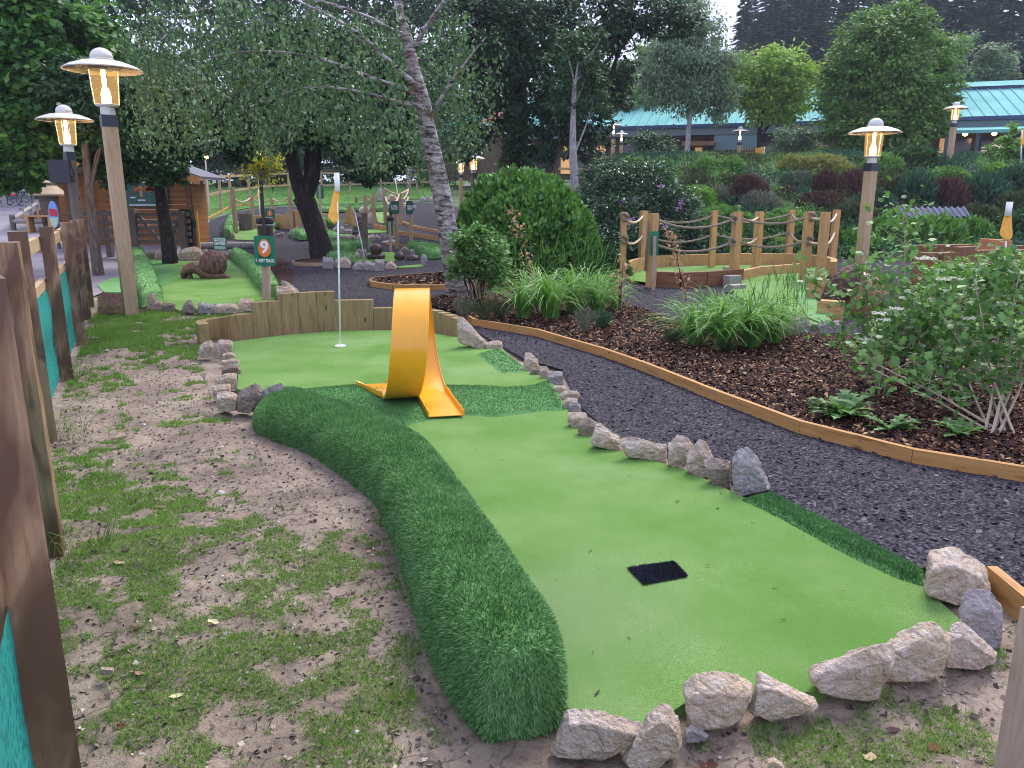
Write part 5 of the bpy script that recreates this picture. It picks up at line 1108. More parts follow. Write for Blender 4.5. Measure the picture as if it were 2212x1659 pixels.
pr = RPO[2] + Vector((-.1, -.02, -.12)); g.tube([pr + Vector((0, 0, -.0)), pr + Vector((.0, 0, -.4)), pr + Vector((-.01, 0, -.85))], .017, 7)
obj('rope', g, ROPE, t, smooth=True); obj('rope_sleeves', gs, SLEEVE, t, smooth=True)
# raised green and its timber ring
def stave_wall(line, h, th, label, M=W_BROWN, base=-.1, hvar=.0, step=.17):
    l = [np.array([q[0], q[1]]) for q in line]; d = np.concatenate([[0], np.cumsum([np.linalg.norm(l[i + 1] - l[i]) for i in range(len(l) - 1)])]); n = max(2, int(d[-1] / step)); tt = np.linspace(0, d[-1], n + 1); X = np.interp(tt, d, [q[0] for q in l]); Y = np.interp(tt, d, [q[1] for q in l])
    g = Geo()
    for i in range(n):
        zz = float(T(X[i], Y[i])); hh = (h(i / n) if callable(h) else h) + random.uniform(-hvar, hvar); g.beam((X[i], Y[i], zz + (hh + base) / 2), (X[i + 1], Y[i + 1], zz + (hh + base) / 2), th, hh - base, ext=-.006)
    return obj('timber_ring', g, M, label=label, cat='timber wall')
def at(u, v, y): q = P(u, v, y); return (q.x, q.y)
front = smooth_line([at(1413, 600, 13.5), at(1455, 600, 13.3), at(1500, 600, 13.35), at(1550, 600, 13.6), at(1600, 600, 14.0)], 5)
h_f = P(1500, 586, 13.35).z
stave_wall(front, .27, .12, 'front of the raised green, brown vertical timbers with peeling marks', W_BROWN, step=.42)
back = smooth_line([at(1350, 600, 14.9), at(1375, 600, 16.0), at(1430, 600, 17.0), at(1540, 600, 17.4), at(1650, 600, 17.6), at(1745, 600, 17.2), at(1793, 600, 16.2), at(1797, 600, 15.2)], 6)
stave_wall(back, .30, .12, 'curved back ring of golden vertical timbers behind the rope fence green', W_NEW, step=.22)
rg = [at(1352, 600, 14.9), at(1375, 600, 16.0), at(1430, 600, 17.0), at(1540, 600, 17.3), at(1650, 600, 17.5), at(1745, 600, 17.1), at(1790, 600, 16.2), at(1790, 600, 15.0), at(1765, 640, 13.2), at(1742, 640, 12.6), at(1620, 600, 13.9), at(1500, 600, 13.4), at(1413, 600, 13.5), at(1365, 600, 14.0)]
obj('putting_green', sheet(rg, .4, lambda x, y: T(x, y) + .06 + 0 * x), TURF, smooth=True, label='round green inside the rope fence', cat='putting green')
rp = [(1600, 598), (1700, 592), (1745, 602), (1752, 640), (1800, 700), (1760, 705), (1700, 690), (1640, 665), (1590, 640), (1575, 615)]
rw = W(rp, .05); obj('turf_ramp', sheet(rw, .3, zf(.07), .1), TURF, smooth=True, label='green ramp running down from the rope fence green', cat='turf')
obj('turf_ramp', sheet(W([(1712, 635), (1735, 632), (1790, 665), (1780, 705), (1745, 690)], .06), .3, zf(.085)), PILE2, smooth=True, label='darker turf wedge along the right side of the ramp', cat='turf')
kerb([Vector((*at(1596, 600, 14.0), 0)), Vector((*at(1640, 592, 14.9), 0)), Vector((*at(1745, 585, 15.8), 0))], .24, .10, 'slanting timber beside the ramp inside the rope fence', W_NEW, group=None)
ts_ = thing('timber_steps', 'short grey timber steps at the end of the brown front wall', 'steps', G(1590, 632))
for k, (u, v) in enumerate([(1578, 608), (1581, 620), (1590, 632), (1602, 644)]): q = G(u, v); g = Geo(); g.box((q.x, q.y, .15 - k * .035), (.28, .16, .26 - k * .07), .5); obj('step', g, W_GREY, ts_)
g = Geo(); q = G(1755, 655); g.box((q.x + .1, q.y, .15), (.35, .16, .42), -.5); obj('timber_block', g, W_NEW, label='thick timber end at the foot of the knotted rope posts', cat='timber')
g = Geo(); q = G(1775, 690); g.box((q.x + .1, q.y, .1), (.3, .16, .3), -.6); obj('timber_block', g, W_NEW, label='lower thick timber end touching the giant acorn', cat='timber')
rockrow([(150, 1390, 310, 1540), (255, 1420, 370, 1560), (430, 1390, 620, 1450), (425, 1440, 640, 1570), (-10, 1380, 80, 1440), (1000, 1560, 1180, 1640), (1200, 1570, 1360, 1650)], t8, 'low row between the ramp and the right shrubs', 'rocks by the far right green', (ROCK, ROCKG), 3, 121)
green('putting_green', [(1860, 690), (2000, 678), (2230, 690), (2230, 735), (1980, 735), (1880, 720)], .03, 'bright green patch seen through the right shrubs')
# giant acorn
yb = 10.2; c = P(1850, 642, yb); r = px2m(54, yb)
t = thing('acorn_sculpture', 'giant brown wooden acorn lying on its side behind the right shrub', 'sculpture', (c.x, c.y, 0)); axv = Vector((.80, -.25, -.42)).normalized(); M3 = axv.to_track_quat('Z', 'Y').to_matrix()
g = Geo(); g.lathe(c, [(.93 * r, -.45 * r), (1.0 * r, -.1 * r), (1.0 * r, .25 * r), (.88 * r, .6 * r), (.62 * r, .9 * r), (.3 * r, 1.1 * r), (.08 * r, 1.18 * r), (0.02 * r, 1.3 * r)], 32, ax=np.array(M3)); obj('nut', g, ACORN, t, smooth=True)
g = Geo(); n_ = 34
cupm = Mat('acorn_cup', .8, .2); _v = cupm.coord(); _f = cupm.vor(_v, 14); cupm.col(cupm.ramp(_f, [(.1, (.24, .14, .10)), (.5, (.07, .04, .03))])).bump(_f, 1, .04)
g.lathe(c, [(.85 * r, -.40 * r), (1.10 * r, -.38 * r), (1.12 * r, -.55 * r), (1.0 * r, -.85 * r), (.7 * r, -1.1 * r), (.25 * r, -1.22 * r), (0, -1.24 * r)], n_, ax=np.array(M3)); obj('cup', g, cupm.m, t, smooth=True)
# reddish timbers and stump on the right
ln_ = [at(1965, 600, 10.6), at(2015, 600, 10.4), at(2075, 600, 10.8), at(2140, 600, 11.0), at(2240, 600, 11.1)]
def hh_(t_): return float(P(2000, 546 if t_ < .3 else 536 if t_ < .5 else 545, 10.6).z)
stave_wall(ln_, hh_, .13, 'brown upright timbers of different heights right of the acorn', W_BROWN, step=.36)
stave_wall([at(1978, 600, 11.6), at(2070, 600, 11.8), at(2200, 600, 12)], lambda t_: float(P(2000, 530 if t_ < .35 else 534, 11.7).z), .13, 'second row of brown timbers further behind on the right', W_BROWN, step=.4)
c = P(2138, 600, 11.3); g = Geo(); zt = P(2140, 517, 11.3).z
g.tube([(c.x - .05, c.y, 0), (c.x - .02, c.y, zt * .5), (c.x + .0, c.y, zt)], [.34, .27, .20], 16, rough=.05); STUMP = wood('wood_stump', (.42, .17, .06), (.50, .24, .09), (.25, .08, .03), False)
obj('carved_stump', g, STUMP, label='orange split stump rising behind the brown timbers at the right', cat='stump')
# corrugated sheet among the shrubs
c = P(2330 * .25 * 0 + 1989 + 30, 468, 21); g = Geo(); k = 60
V = [(c.x - 1.0 + 2.0 * i / k, c.y + .35 * j, c.z + .12 * j * 2 + .03 * math.cos(i * 1.3)) for j in (0, 1) for i in range(k + 1)]; g.add(V, [(i, i + 1, k + 2 + i, k + 1 + i) for i in range(k)]); g2 = Geo(); g2.add(np.array(V) - [0, 0, .01], [(i, k + 1 + i, k + 2 + i, i + 1) for i in range(k)])
g.V += g2.V; g.L += [g2.L[0] + g.n]; g.S += g2.S; g.U += g2.U; g.M += g2.M; g.n += g2.n
obj('corrugated_sheet', g, plain('blue_sheet', (.03, .045, .10), .4), smooth=True, label='dark blue corrugated sheet half hidden in the shrub bank', cat='roof sheet')
# black tubes on stakes
q = G(1338, 702); g = Geo(); g.tube([(q.x, q.y, 0), (q.x - .005, q.y, P(1338, 617, q.y).z)], px2m(3.3, q.y), 8); obj('plant_stake', g, BLACK, label='thin black plastic tube round a dead sapling by the long-leaved clump', cat='stake')
q = G(1943, 838); g = Geo(); zt = P(1948, 690, q.y).z; g.tube([(q.x, q.y, 0), (q.x + .0, q.y, zt * .5), (q.x + .015, q.y, zt)], [px2m(5, q.y), px2m(6, q.y), px2m(7, q.y)], 8); obj('plant_stake', g, BLACK, label='thicker black stake standing among the right shrubs', cat='stake')
# ---------------------------------------------------------------- wooden hut
yh = 22.0; zh = float(T(-8, yh)); X0 = P(152, 500, yh).x; X1 = P(419, 500, yh).x; ev = P(419, 392, yh).z; XM = (X0 + X1) / 2; slope = .36; apex = ev + (X1 - XM) * slope + .25; dp = 1.0
t = thing('wooden_hut', 'orange timber hut with a dark pitched roof behind the gate', 'hut', (XM, yh, zh))
g = Geo(); nb_ = int((ev - zh) / .14)
for k in range(nb_ + 8):
    z = zh + .14 * k; 
    if z + .07 > apex - .1: break
    half = (X1 - X0) / 2 if z + .14 < ev else max(0, (apex - z - .2) / slope * .9); half = min(half, (X1 - X0) / 2)
    if half < .1: break
    g.box((XM, yh, z + .07), (half * 2, .05 + .01 * (k % 2), .134))
for sx in (X0, X1):
    for k in range(nb_): g.box((sx, yh + dp / 2 + .03, zh + .14 * k + .07), (.05 + .01 * (k % 2), dp, .134))
w_ = obj('walls', g, W_HUT, t)
g = Geo()
for x in (X0 + .06, X1 - .06): g.box((x, yh - .04, (zh + ev) / 2), (.12, .05, ev - zh))
obj('corner_boards', g, W_BROWN, t)
HUTI = plain('dark_inside', (.02, .014, .012), .9); g = Geo(); g.box((P(372, 430, yh).x + .0, yh - .045, zh + 1.5), (.05, .04, 1.0)); 
g = Geo()
for sgn in (-1, 1):
    e = .55; a = np.array([XM, apex]); b = np.array([XM + sgn * ((X1 - X0) / 2 + e), apex - slope * ((X1 - X0) / 2 + e)])
    for yy in (yh - .55, yh + dp):
        pass
    g.add([(a[0], yh - .6, a[1]), (b[0], yh - .6, b[1]), (b[0], yh + dp + .3, b[1]), (a[0], yh + dp + .3, a[1]), (a[0], yh - .6, a[1] + .07), (b[0], yh - .6, b[1] + .07), (b[0], yh + dp + .3, b[1] + .07), (a[0], yh + dp + .3, a[1] + .07)], [(0, 1, 2, 3), (4, 7, 6, 5), (0, 4, 5, 1), (1, 5, 6, 2), (2, 6, 7, 3)])
SLATER = plain('roof_felt', (.10, .105, .12), .6, .4); rf = obj('roof', g, SLATER, t)
g = Geo()
for sgn in (-1, 1):
    e = .55; a = (XM, yh - .615, apex - .06); b = (XM + sgn * ((X1 - X0) / 2 + e), yh - .615, apex - .06 - slope * ((X1 - X0) / 2 + e)); g.beam(a, b, .03, .17, up=(0, 1, 0)) if False else g.beam(a, b, .03, .19, up=(0, 0, 1))
obj('barge_board', g, wood('wood_barge', (.62, .30, .08), (.7, .36, .11), (.4, .16, .04)), rf)
g = Geo(); g.tube([(P(207, 500, yh - .15).x, yh - .15, zh), (P(203, 500, yh - .15).x, yh - .15, ev)], .05, 8); obj('drain_pipe', g, plain('pipe_grey', (.35, .38, .45), .5), t)
# map board on the hut
c0 = P(270, 404, yh - .1); c1 = P(365, 447, yh - .1); cx = (c0.x + c1.x) / 2; cz = (c0.z + c1.z) / 2 + .1; w_, h_ = c1.x - c0.x, c0.z - c1.z + .2
t2 = thing('course_map', 'dark green board with an orange and sand course map on the hut wall', 'map board', (cx, yh - .1, cz)); b = plate(t2, 'board', (cx, yh - .1, cz), [(-w_ / 2, -h_ / 2), (w_ / 2, -h_ / 2), (w_ / 2, h_ / 2), (-w_ / 2, h_ / 2)], (1, 0, 0), (0, 0, 1), .03, GREEND)
g = Geo(); y_ = yh - .12
pth = smooth_line([(cx - w_ * .43, y_, cz + .06), (cx - w_ * .36, y_, cz + .02), (cx - w_ * .25, y_, cz + .03), (cx - w_ * .12, y_, cz + .12), (cx, y_, cz + .03), (cx + w_ * .12, y_, cz - .02), (cx + w_ * .22, y_, cz - .10)], 4); g.tube(pth, .03, 6, sq=.2)
g.tube([(cx - w_ * .12, y_, cz + .2), (cx - w_ * .12, y_, cz - .1)], .045, 6, sq=.2); obj('map_paths', g, plain('map_sand', (.42, .28, .12)), b)
g = Geo()
for dx, dz in ((-.2, .1), (.02, .12), (.1, .1), (.17, .12)): g.prism([(cx + dx * w_ + .12 * math.cos(a), y_, cz + dz + .07 * math.sin(a)) for a in np.arange(8) * math.pi / 4], (0, -1, 0), .012)
obj('map_areas', g, plain('map_orange', (.45, .12, .03)), b)
g = Geo(); 
for x_, z_, l_ in ((-.33, -.13, .16), (-.13, -.2, .2), (-.05, -.33, .9), (-.02, .28, .25)): g.prism([(cx + x_ * w_ - l_ * .5, y_, cz + z_ + .03), (cx + x_ * w_ - l_ * .5, y_, cz + z_ - .0), (cx + x_ * w_ + l_ * .5, y_, cz + z_ - .0), (cx + x_ * w_ + l_ * .5, y_, cz + z_ + .03)], (0, -1, 0), .01)
obj('map_captions', g, WHITE, b)
# second small roof behind
c = P(125, 385, 27); t = thing('small_kiosk', 'small dark pitched roof and timber wall left of the orange hut', 'kiosk', (c.x, 27, float(T(c.x, 27)))); z = float(T(c.x, 27))
ztp = P(130, 345, 27).z; g = Geo(); g.box((c.x + .3, 28, (z + ztp - .5) / 2), (1.6, 1.8, ztp - .5 - z)); obj('walls', g, W_HUT, t)
g = Geo(); g.add([(c.x - .9, 26.7, ztp - .55), (c.x + .3, 26.7, ztp), (c.x + 1.6, 26.7, ztp - .55), (c.x - .9, 29.2, ztp - .55), (c.x + .3, 29.2, ztp), (c.x + 1.6, 29.2, ztp - .55), (c.x - .9, 26.7, ztp - .65), (c.x + 1.6, 26.7, ztp - .65)], [(0, 1, 4, 3), (1, 2, 5, 4), (0, 6, 7, 2, 1), (3, 4, 5)]); obj('roof', g, SLATER, t)
# ---------------------------------------------------------------- gate and rails before the hut
yg = 19.3; zg = float(T(-7, yg)); gx = lambda u: P(u, 500, yg).x; gz = lambda v: P(350, v, yg).z
t = thing('field_gate', 'dark weathered five-bar timber gate in front of the hut', 'gate', (gx(345), yg, zg))
for v in (462, 478, 492, 505, 520): g = Geo(); g.beam((gx(291), yg, gz(v + 2)), (gx(412), yg, gz(v)), .05, .09); obj('bar', g, W_DARK, t)
for u, v0_ in ((292, 450), (396, 456)): g = Geo(); g.box((gx(u), yg - .02, (zg + gz(v0_)) / 2), (.14, .12, gz(v0_) - zg)); obj('stile', g, W_DARK, t)
for a, b in (((300, 463), (340, 520)), ((395, 463), (362, 520))): g = Geo(); g.beam((gx(a[0]), yg + .05, gz(a[1])), (gx(b[0]), yg + .05, gz(b[1])), .05, .07); obj('brace', g, W_DARK, t)
t = thing('rail_fence', 'weathered three-rail fence running left from the gate to the lamp post', 'fence', (gx(220), yg, zg))
for v in (460, 480, 498, 517): g = Geo(); g.beam((gx(152), yg, gz(v)), (gx(290), yg, gz(v + 1)), .06, .11); obj('rail', g, W_DARK, t)
for u in (156, 230, 285): g = Geo(); g.box((gx(u), yg + .06, (zg + gz(452)) / 2), (.13, .13, gz(452) - zg)); obj('post', g, W_DARK, t)
q = P(410, 530, 19.55); g = Geo(); g.box((q.x, q.y, (float(T(q.x, q.y)) + P(410, 452, 19.55).z) / 2), (.30, .2, P(410, 452, 19.55).z - float(T(q.x, q.y)))); obj('gate_post', g, BARKD, label='thick black gate post behind the EXIT sign', cat='post')
# ---------------------------------------------------------------- yard things on the left
def parasol(u, vt, hw, vb_hat, y, label, foot=None):
    c = P(u, vt, y); r = px2m(hw, y); h_ = c.z - P(u, vb_hat, y).z; z = float(T(c.x, y)); t = thing('thatched_parasol', label, 'parasol', (c.x, y, z), 'thatched parasols')
    TH_ = bpy.data.materials.get('thatch') or wood('thatch', (.42, .30, .17), (.52, .40, .25), (.28, .18, .10), False)
    for k, (r0, r1, z0_, z1_) in enumerate(((.0, .42, 0, .36), (.36, .72, .30, .68), (.66, 1.0, .62, 1.0))):
        g = Geo(); g.lathe((c.x, y, c.z), [(max(r0 * r, .01), -z0_ * h_), (r1 * r, -z1_ * h_), (r1 * r, -z1_ * h_ - .05), (max(r0 * r, .01), -z0_ * h_ - .05)][::-1], 20); obj('thatch_tier', g, TH_, t)
    g = Geo(); g.tube([(c.x, y, z), (c.x, y, c.z - .1)], .09 if foot is None else foot, 10); obj('pole', g, BARKM, t); return t
parasol(100, 388, 36, 419, 26, 'straw-topped parasol in the yard beside the hut', foot=.28)
parasol(2161, 307, 38, 329, 33, 'straw-topped parasol before the terrace at the right')
c = P(121, 500, 21); z = float(T(c.x, 21)); zt = P(121, 434, 21).z; zb = P(121, 480, 21).z - .15; r = px2m(10, 21)
t = thing('shop_board', 'upright pointed board painted sky blue with a red name band', 'sign board', (c.x, 21, z)); R_ = Vector((1, 0, 0)); U_ = Vector((0, 0, 1)); cc_ = Vector((c.x, 21, (zt + zb) / 2)); hh2 = (zt - zb) / 2
BS = plain('board_sky', (.25, .45, .80), .4); BW = plain('board_cream', (.6, .75, .5), .4)
b = plate(t, 'board', cc_, [(r * math.cos(a) * (1 if math.sin(a) < 0 else .98), hh2 * (math.sin(a) if math.sin(a) > 0 else math.sin(a) * 1)) for a in np.arange(24) * math.pi / 12], R_, U_, .03, BS)
plate(b, 'landscape', cc_, [(r * .93 * math.cos(a), hh2 * .93 * math.sin(a)) for a in np.linspace(math.pi * 1.08, math.pi * 1.92, 12)], R_, U_, .004, BW, .018); plate(b, 'name_band', cc_ + U_ * hh2 * .2, [(-.75 * r, -.1), (.9 * r, -.13), (.85 * r, .06), (-.8 * r, .09)], R_, U_, .004, plain('band_red', (.65, .05, .06), .4), .018)
g = Geo(); g.box((c.x, 21.05, (z + zb) / 2 + .1), (.06, .05, zb - z + .3)); obj('leg', g, W_DARK, t)
# log rails of the yard
def lograil(pts, label, h=.42, two=False):
    t = thing('log_rail', label, 'fence', pts[0], 'low log rails in the yard')
    for i, q in enumerate(pts): g = Geo(); g.tube([(q.x, q.y, q.z - .1), (q.x, q.y, q.z + h * 1.15)], .085, 9); obj('post', g, W_GREY, t)
    for i in range(len(pts) - 1):
        a, b = pts[i], pts[i + 1]; g = Geo(); g.tube([(a.x, a.y, a.z + h * .75), (b.x, b.y, b.z + h * .75)], .07, 9, rough=.02); obj('rail', g, W_GREY, t)
lograil([G(30, 498), G(112, 499)], 'low log rail nearest the picnic table', .4)
lograil([G(30, 498), G(50, 480), G(68, 467), G(82, 457)], 'low log rail running back toward the thatched parasol', .45)
lograil([G(-60, 448), G(12, 449)], 'low log rail before the bicycles', .5)
soil = W([(50, 479), (112, 477), (118, 452), (80, 455)]); obj('soil_bed', sheet(soil, .6, zf(.03)), MULCH, kind='structure')
def bench(u, v, s, label, rz):
    q = G(u, v); t = thing('picnic_table', label, 'table', q, 'timber picnic tables in the yard'); ca, sa = math.cos(rz), math.sin(rz)
    g = Geo(); 
    for k in (-1, 0, 1): g.box((q.x, q.y + k * .14 * s, q.z + .55 * s), (1.0 * s, .12 * s, .05 * s), rz)
    obj('table_top', g, W_NEW, t)
    for k in (-1, 1): g = Geo(); g.box((q.x + k * .35 * s * ca, q.y + k * .35 * s * sa, q.z + .26 * s), (.08 * s, .4 * s, .52 * s), rz); obj('leg', g, W_NEW, t)
bench(92, 502, .95, 'low timber table on the yard just over the fence', .1); bench(110, 483, .9, 'timber table further back beside the parasol trunk', .0)
def bicycle():
    t = thing('bicycle', 'bicycle', 'bicycle', (0, 0, 0), 'bicycles parked in the yard'); f = Geo(); R_ = .34
    for x in (-.52, .52):
        g = Geo(); g.tube([(x + R_ * math.cos(a), 0, R_ + R_ * math.sin(a)) for a in np.linspace(0, 2 * math.pi, 21)], .022, 6); w_ = obj('wheel', g, BLACK, t)
        g = Geo()
        for a in np.arange(8) * math.pi / 8: g.tube([(x - R_ * math.cos(a), 0, R_ - R_ * math.sin(a)), (x + R_ * math.cos(a), 0, R_ + R_ * math.sin(a))], .003, 3)
        obj('spokes', g, METAL, w_)
    for a, b in (((-.52, .34), (-.15, .85)), ((-.52, .34), (0, .3)), ((0, .3), (-.15, .85)), ((0, .3), (.38, .75)), ((-.13, .78), (.38, .82)), ((.36, .88), (.52, .34))): f.tube([(a[0], 0, a[1]), (b[0], 0, b[1])], .02, 6)
    obj('frame', f, plain('bike_frame', (.05, .07, .12), .35, .5), t); g = Geo(); g.box((-.17, 0, .93), (.26, .12, .05)); g.tube([(-.15, 0, .85), (-.17, 0, .93)], .015, 5); obj('saddle', g, BLACK, t)
    g = Geo(); g.tube([(.30, -.28, 1.0), (.36, -.1, .98), (.36, .1, .98), (.30, .28, 1.0)], .016, 6); g.tube([(.36, 0, .88), (.36, 0, .98)], .015, 5); obj('handlebar', g, BLACK, t); return t
bk = bicycle(); first = True
for u, v, lb, rz in ((28, 446, 'nearest parked bicycle with a dark frame, below the tree edge', .2), (43, 443, 'bicycle just behind the nearest one', .35), (76, 437, 'bicycle parked on its own beside the parasol', .1), (3, 445, 'bicycle cut by the left border of the picture', .5), (12, 440, 'bicycle furthest back at the left rack', .8)):
    q = G(u, v); 
    if first: bk.location = q; bk.rotation_euler.z = rz; bk['label'] = lb; first = False
    else: copy_tree(bk, q, rz, 1, lb)
HELG = plain('helmet_green', (.15, .6, .1), .4); q = P(24, 423, 41); g = Geo(); g.lathe(q, [(.15, 0), (.16, .05), (.11, .13), (0, .16)], 12); obj('cycle_helmet', g, HELG, smooth=True, label='green cycle helmet hanging on a parked bicycle', cat='helmet')
q = P(27, 424, 38); g = Geo(); g.lathe(q, [(.15, 0), (.16, .05), (.11, .13), (0, .16)], 12); obj('cycle_helmet', g, plain('helmet_red', (.7, .06, .04), .4), smooth=True, label='red cycle helmet on the nearest parked bicycle', cat='helmet')
# ---------------------------------------------------------------- far post and rail fences
def pfence(pts, h, label, rails=(.95, .55), ps=.11, M=W_RAIL, net=False, Mp=W_RAIL):
    t = thing('post_fence', label, 'fence', pts[0], 'post and rail fences round the course')
    for q in pts: g = Geo(); g.box((q.x, q.y, q.z + h / 2 - .05), (ps, ps, h + .1), .2); obj('post', g, Mp, t)
    for i in range(len(pts) - 1):
        a, b = pts[i], pts[i + 1]
        for r_ in rails: g = Geo(); g.beam((a.x, a.y - .07, a.z + h * r_), (b.x, b.y - .07, b.z + h * r_), .05, .10, ext=.05); obj('rail', g, M, t)
    return t
pfence([G(*p_) for p_ in tL([(45, 640), (115, 720), ])] and [P(u, v, y) for u, v, y in ((417, 462, 31), (428, 460, 31.5), (448, 459, 32), (478, 449, 34), (500, 444, 36), (540, 436, 40), (562, 430, 43), (625, 425, 46), (640, 424, 47))], 1.35, 'two-rail fence curving round the grass right of the hut', (.96, .48))
pfence([P(u, v, y) for u, v, y in ((628, 424, 47), (696, 423, 48), (757, 421, 48), (824, 418, 48), (882, 417, 48), (901, 417, 47.5), (945, 416, 47))], 1.45, 'two-rail fence across the far lawn behind the flags', (.90, .42))
pfence([P(u, v, y) for u, v, y in ((416, 405, 56), (520, 401, 56), (640, 398, 57), (760, 396, 57), (880, 396, 57), (960, 396, 57))], 1.0, 'thin dark fence at the top of the far lawn', (.9,), M=W_DARK, Mp=W_DARK)
pfence([P(u, v, y) for u, v, y in ((1205, 389, 33), (1262, 392, 30), (1272, 394, 30), (1330, 388, 34))], 1.0, 'reddish fence corner behind the laurel bush', (.9, .45), M=W_NEW, Mp=W_BROWN)
pfence([P(u, v, y) for u, v, y in ((1455, 388, 37), (1520, 388, 37), (1580, 387, 37), (1660, 388, 37))], .5, 'low golden fence along the top of the heather bank', (.85,), M=W_NEW, Mp=W_NEW)
# rope posts and palisade of the first hole
for i, (X, Yt, Yb, y, s, lb) in enumerate(((606, 320, 815, 25, .13, 'tall post left of the first green, with a rope knot'), (880, 450, 735, 28, .12, 'post behind the hollow stump'), (1180, 475, 645, 28, .12, 'post right of the lamp over the bin'), (1437, 455, 820, 26, .12, 'post left of the thick forked-trunk palisade'))):
    tp_ = P(*tL([(X, Yt)])[0], y); z = float(T(tp_.x, y)); g = Geo(); g.box((tp_.x, y, (z + tp_.z) / 2), (s, s, tp_.z - z), .3); obj('rope_post', g, W_RAIL, label=lb, cat='post', group='rope posts of the first hole')
g = Geo()
for a, b in (((615, 480, 25), (870, 475, 28)), ((890, 475, 28), (1170, 485, 28)), ((1185, 485, 28), (1437, 462, 26))):
    p0, p1 = P(*tL([a[:2]])[0], a[2]), P(*tL([b[:2]])[0], b[2]); g.tube([p0.lerp(p1, k / 8) - Vector((0, 0, .5 * (k / 8) * (1 - k / 8))) for k in range(9)], .025, 6)
obj('rope_rail', g, SLEEVE, label='sagging pale rope between the posts of the first hole', cat='rope')
stave_wall([at(*tL([(905, 800)])[0], 26.5), at(*tL([(1200, 800)])[0], 27), at(*tL([(1450, 810)])[0], 26.5), at(*tL([(1560, 820)])[0], 26)], lambda t_: .45 + .55 * (t_ > .55) * (t_ - .5) + .9 * (t_ > .9), .16, 'stepped palisade of golden timbers right of the bin', W_NEW, step=.33)
# posts and ropes in the middle background
for i, (X, Yt, Yb, y, s, lb) in enumerate(((1057, 440, 700, 27, .13, 'rope post with a knot on top, over the white rocks'), (1175, 395, 725, 27, .12, 'rope post right of the knotted one'), (1337, 350, 660, 28, .12, 'rope post beside the tall far rock'), (1557, 400, 650, 28, .12, 'rope post just over the FOREST TRACK sign'), (1455, 450, 640, 25, .12, 'rope post behind the FOREST TRACK sign'), (1045, 690, 1160, 20, .13, 'dark plain post in front of the tall brown stump'))):
    tp_ = P(*tM([(X, Yt)])[0], y); z = float(T(tp_.x, y)); g = Geo(); g.box((tp_.x, y, (z + tp_.z) / 2), (s, s, tp_.z - z), .3); obj('rope_post', g, W_RAIL if i < 5 else W_DARK, label=lb, cat='post', group='rope posts in the middle background')
g = Geo()
for a, b in (((1075, 465, 27), (1165, 410, 27)), ((1075, 600, 27), (1165, 540, 27)), ((1340, 340, 28), (1690, 350, 30)), ((1690, 350, 30), (1570, 465, 28)), ((1350, 455, 28), (1455, 530, 25)), ((1455, 480, 25), (1555, 415, 28)), ((1570, 520, 28), (1685, 470, 30)), ((1690, 470, 30), (1560, 560, 28))):
    p0, p1 = P(*tM([a[:2]])[0], a[2]), P(*tM([b[:2]])[0], b[2]); g.tube([p0.lerp(p1, k / 8) - Vector((0, 0, .7 * (k / 8) * (1 - k / 8))) for k in range(9)], .03, 6)
obj('rope_rail', g, SLEEVE, label='pale ropes looping between the posts over the white rocks', cat='rope')
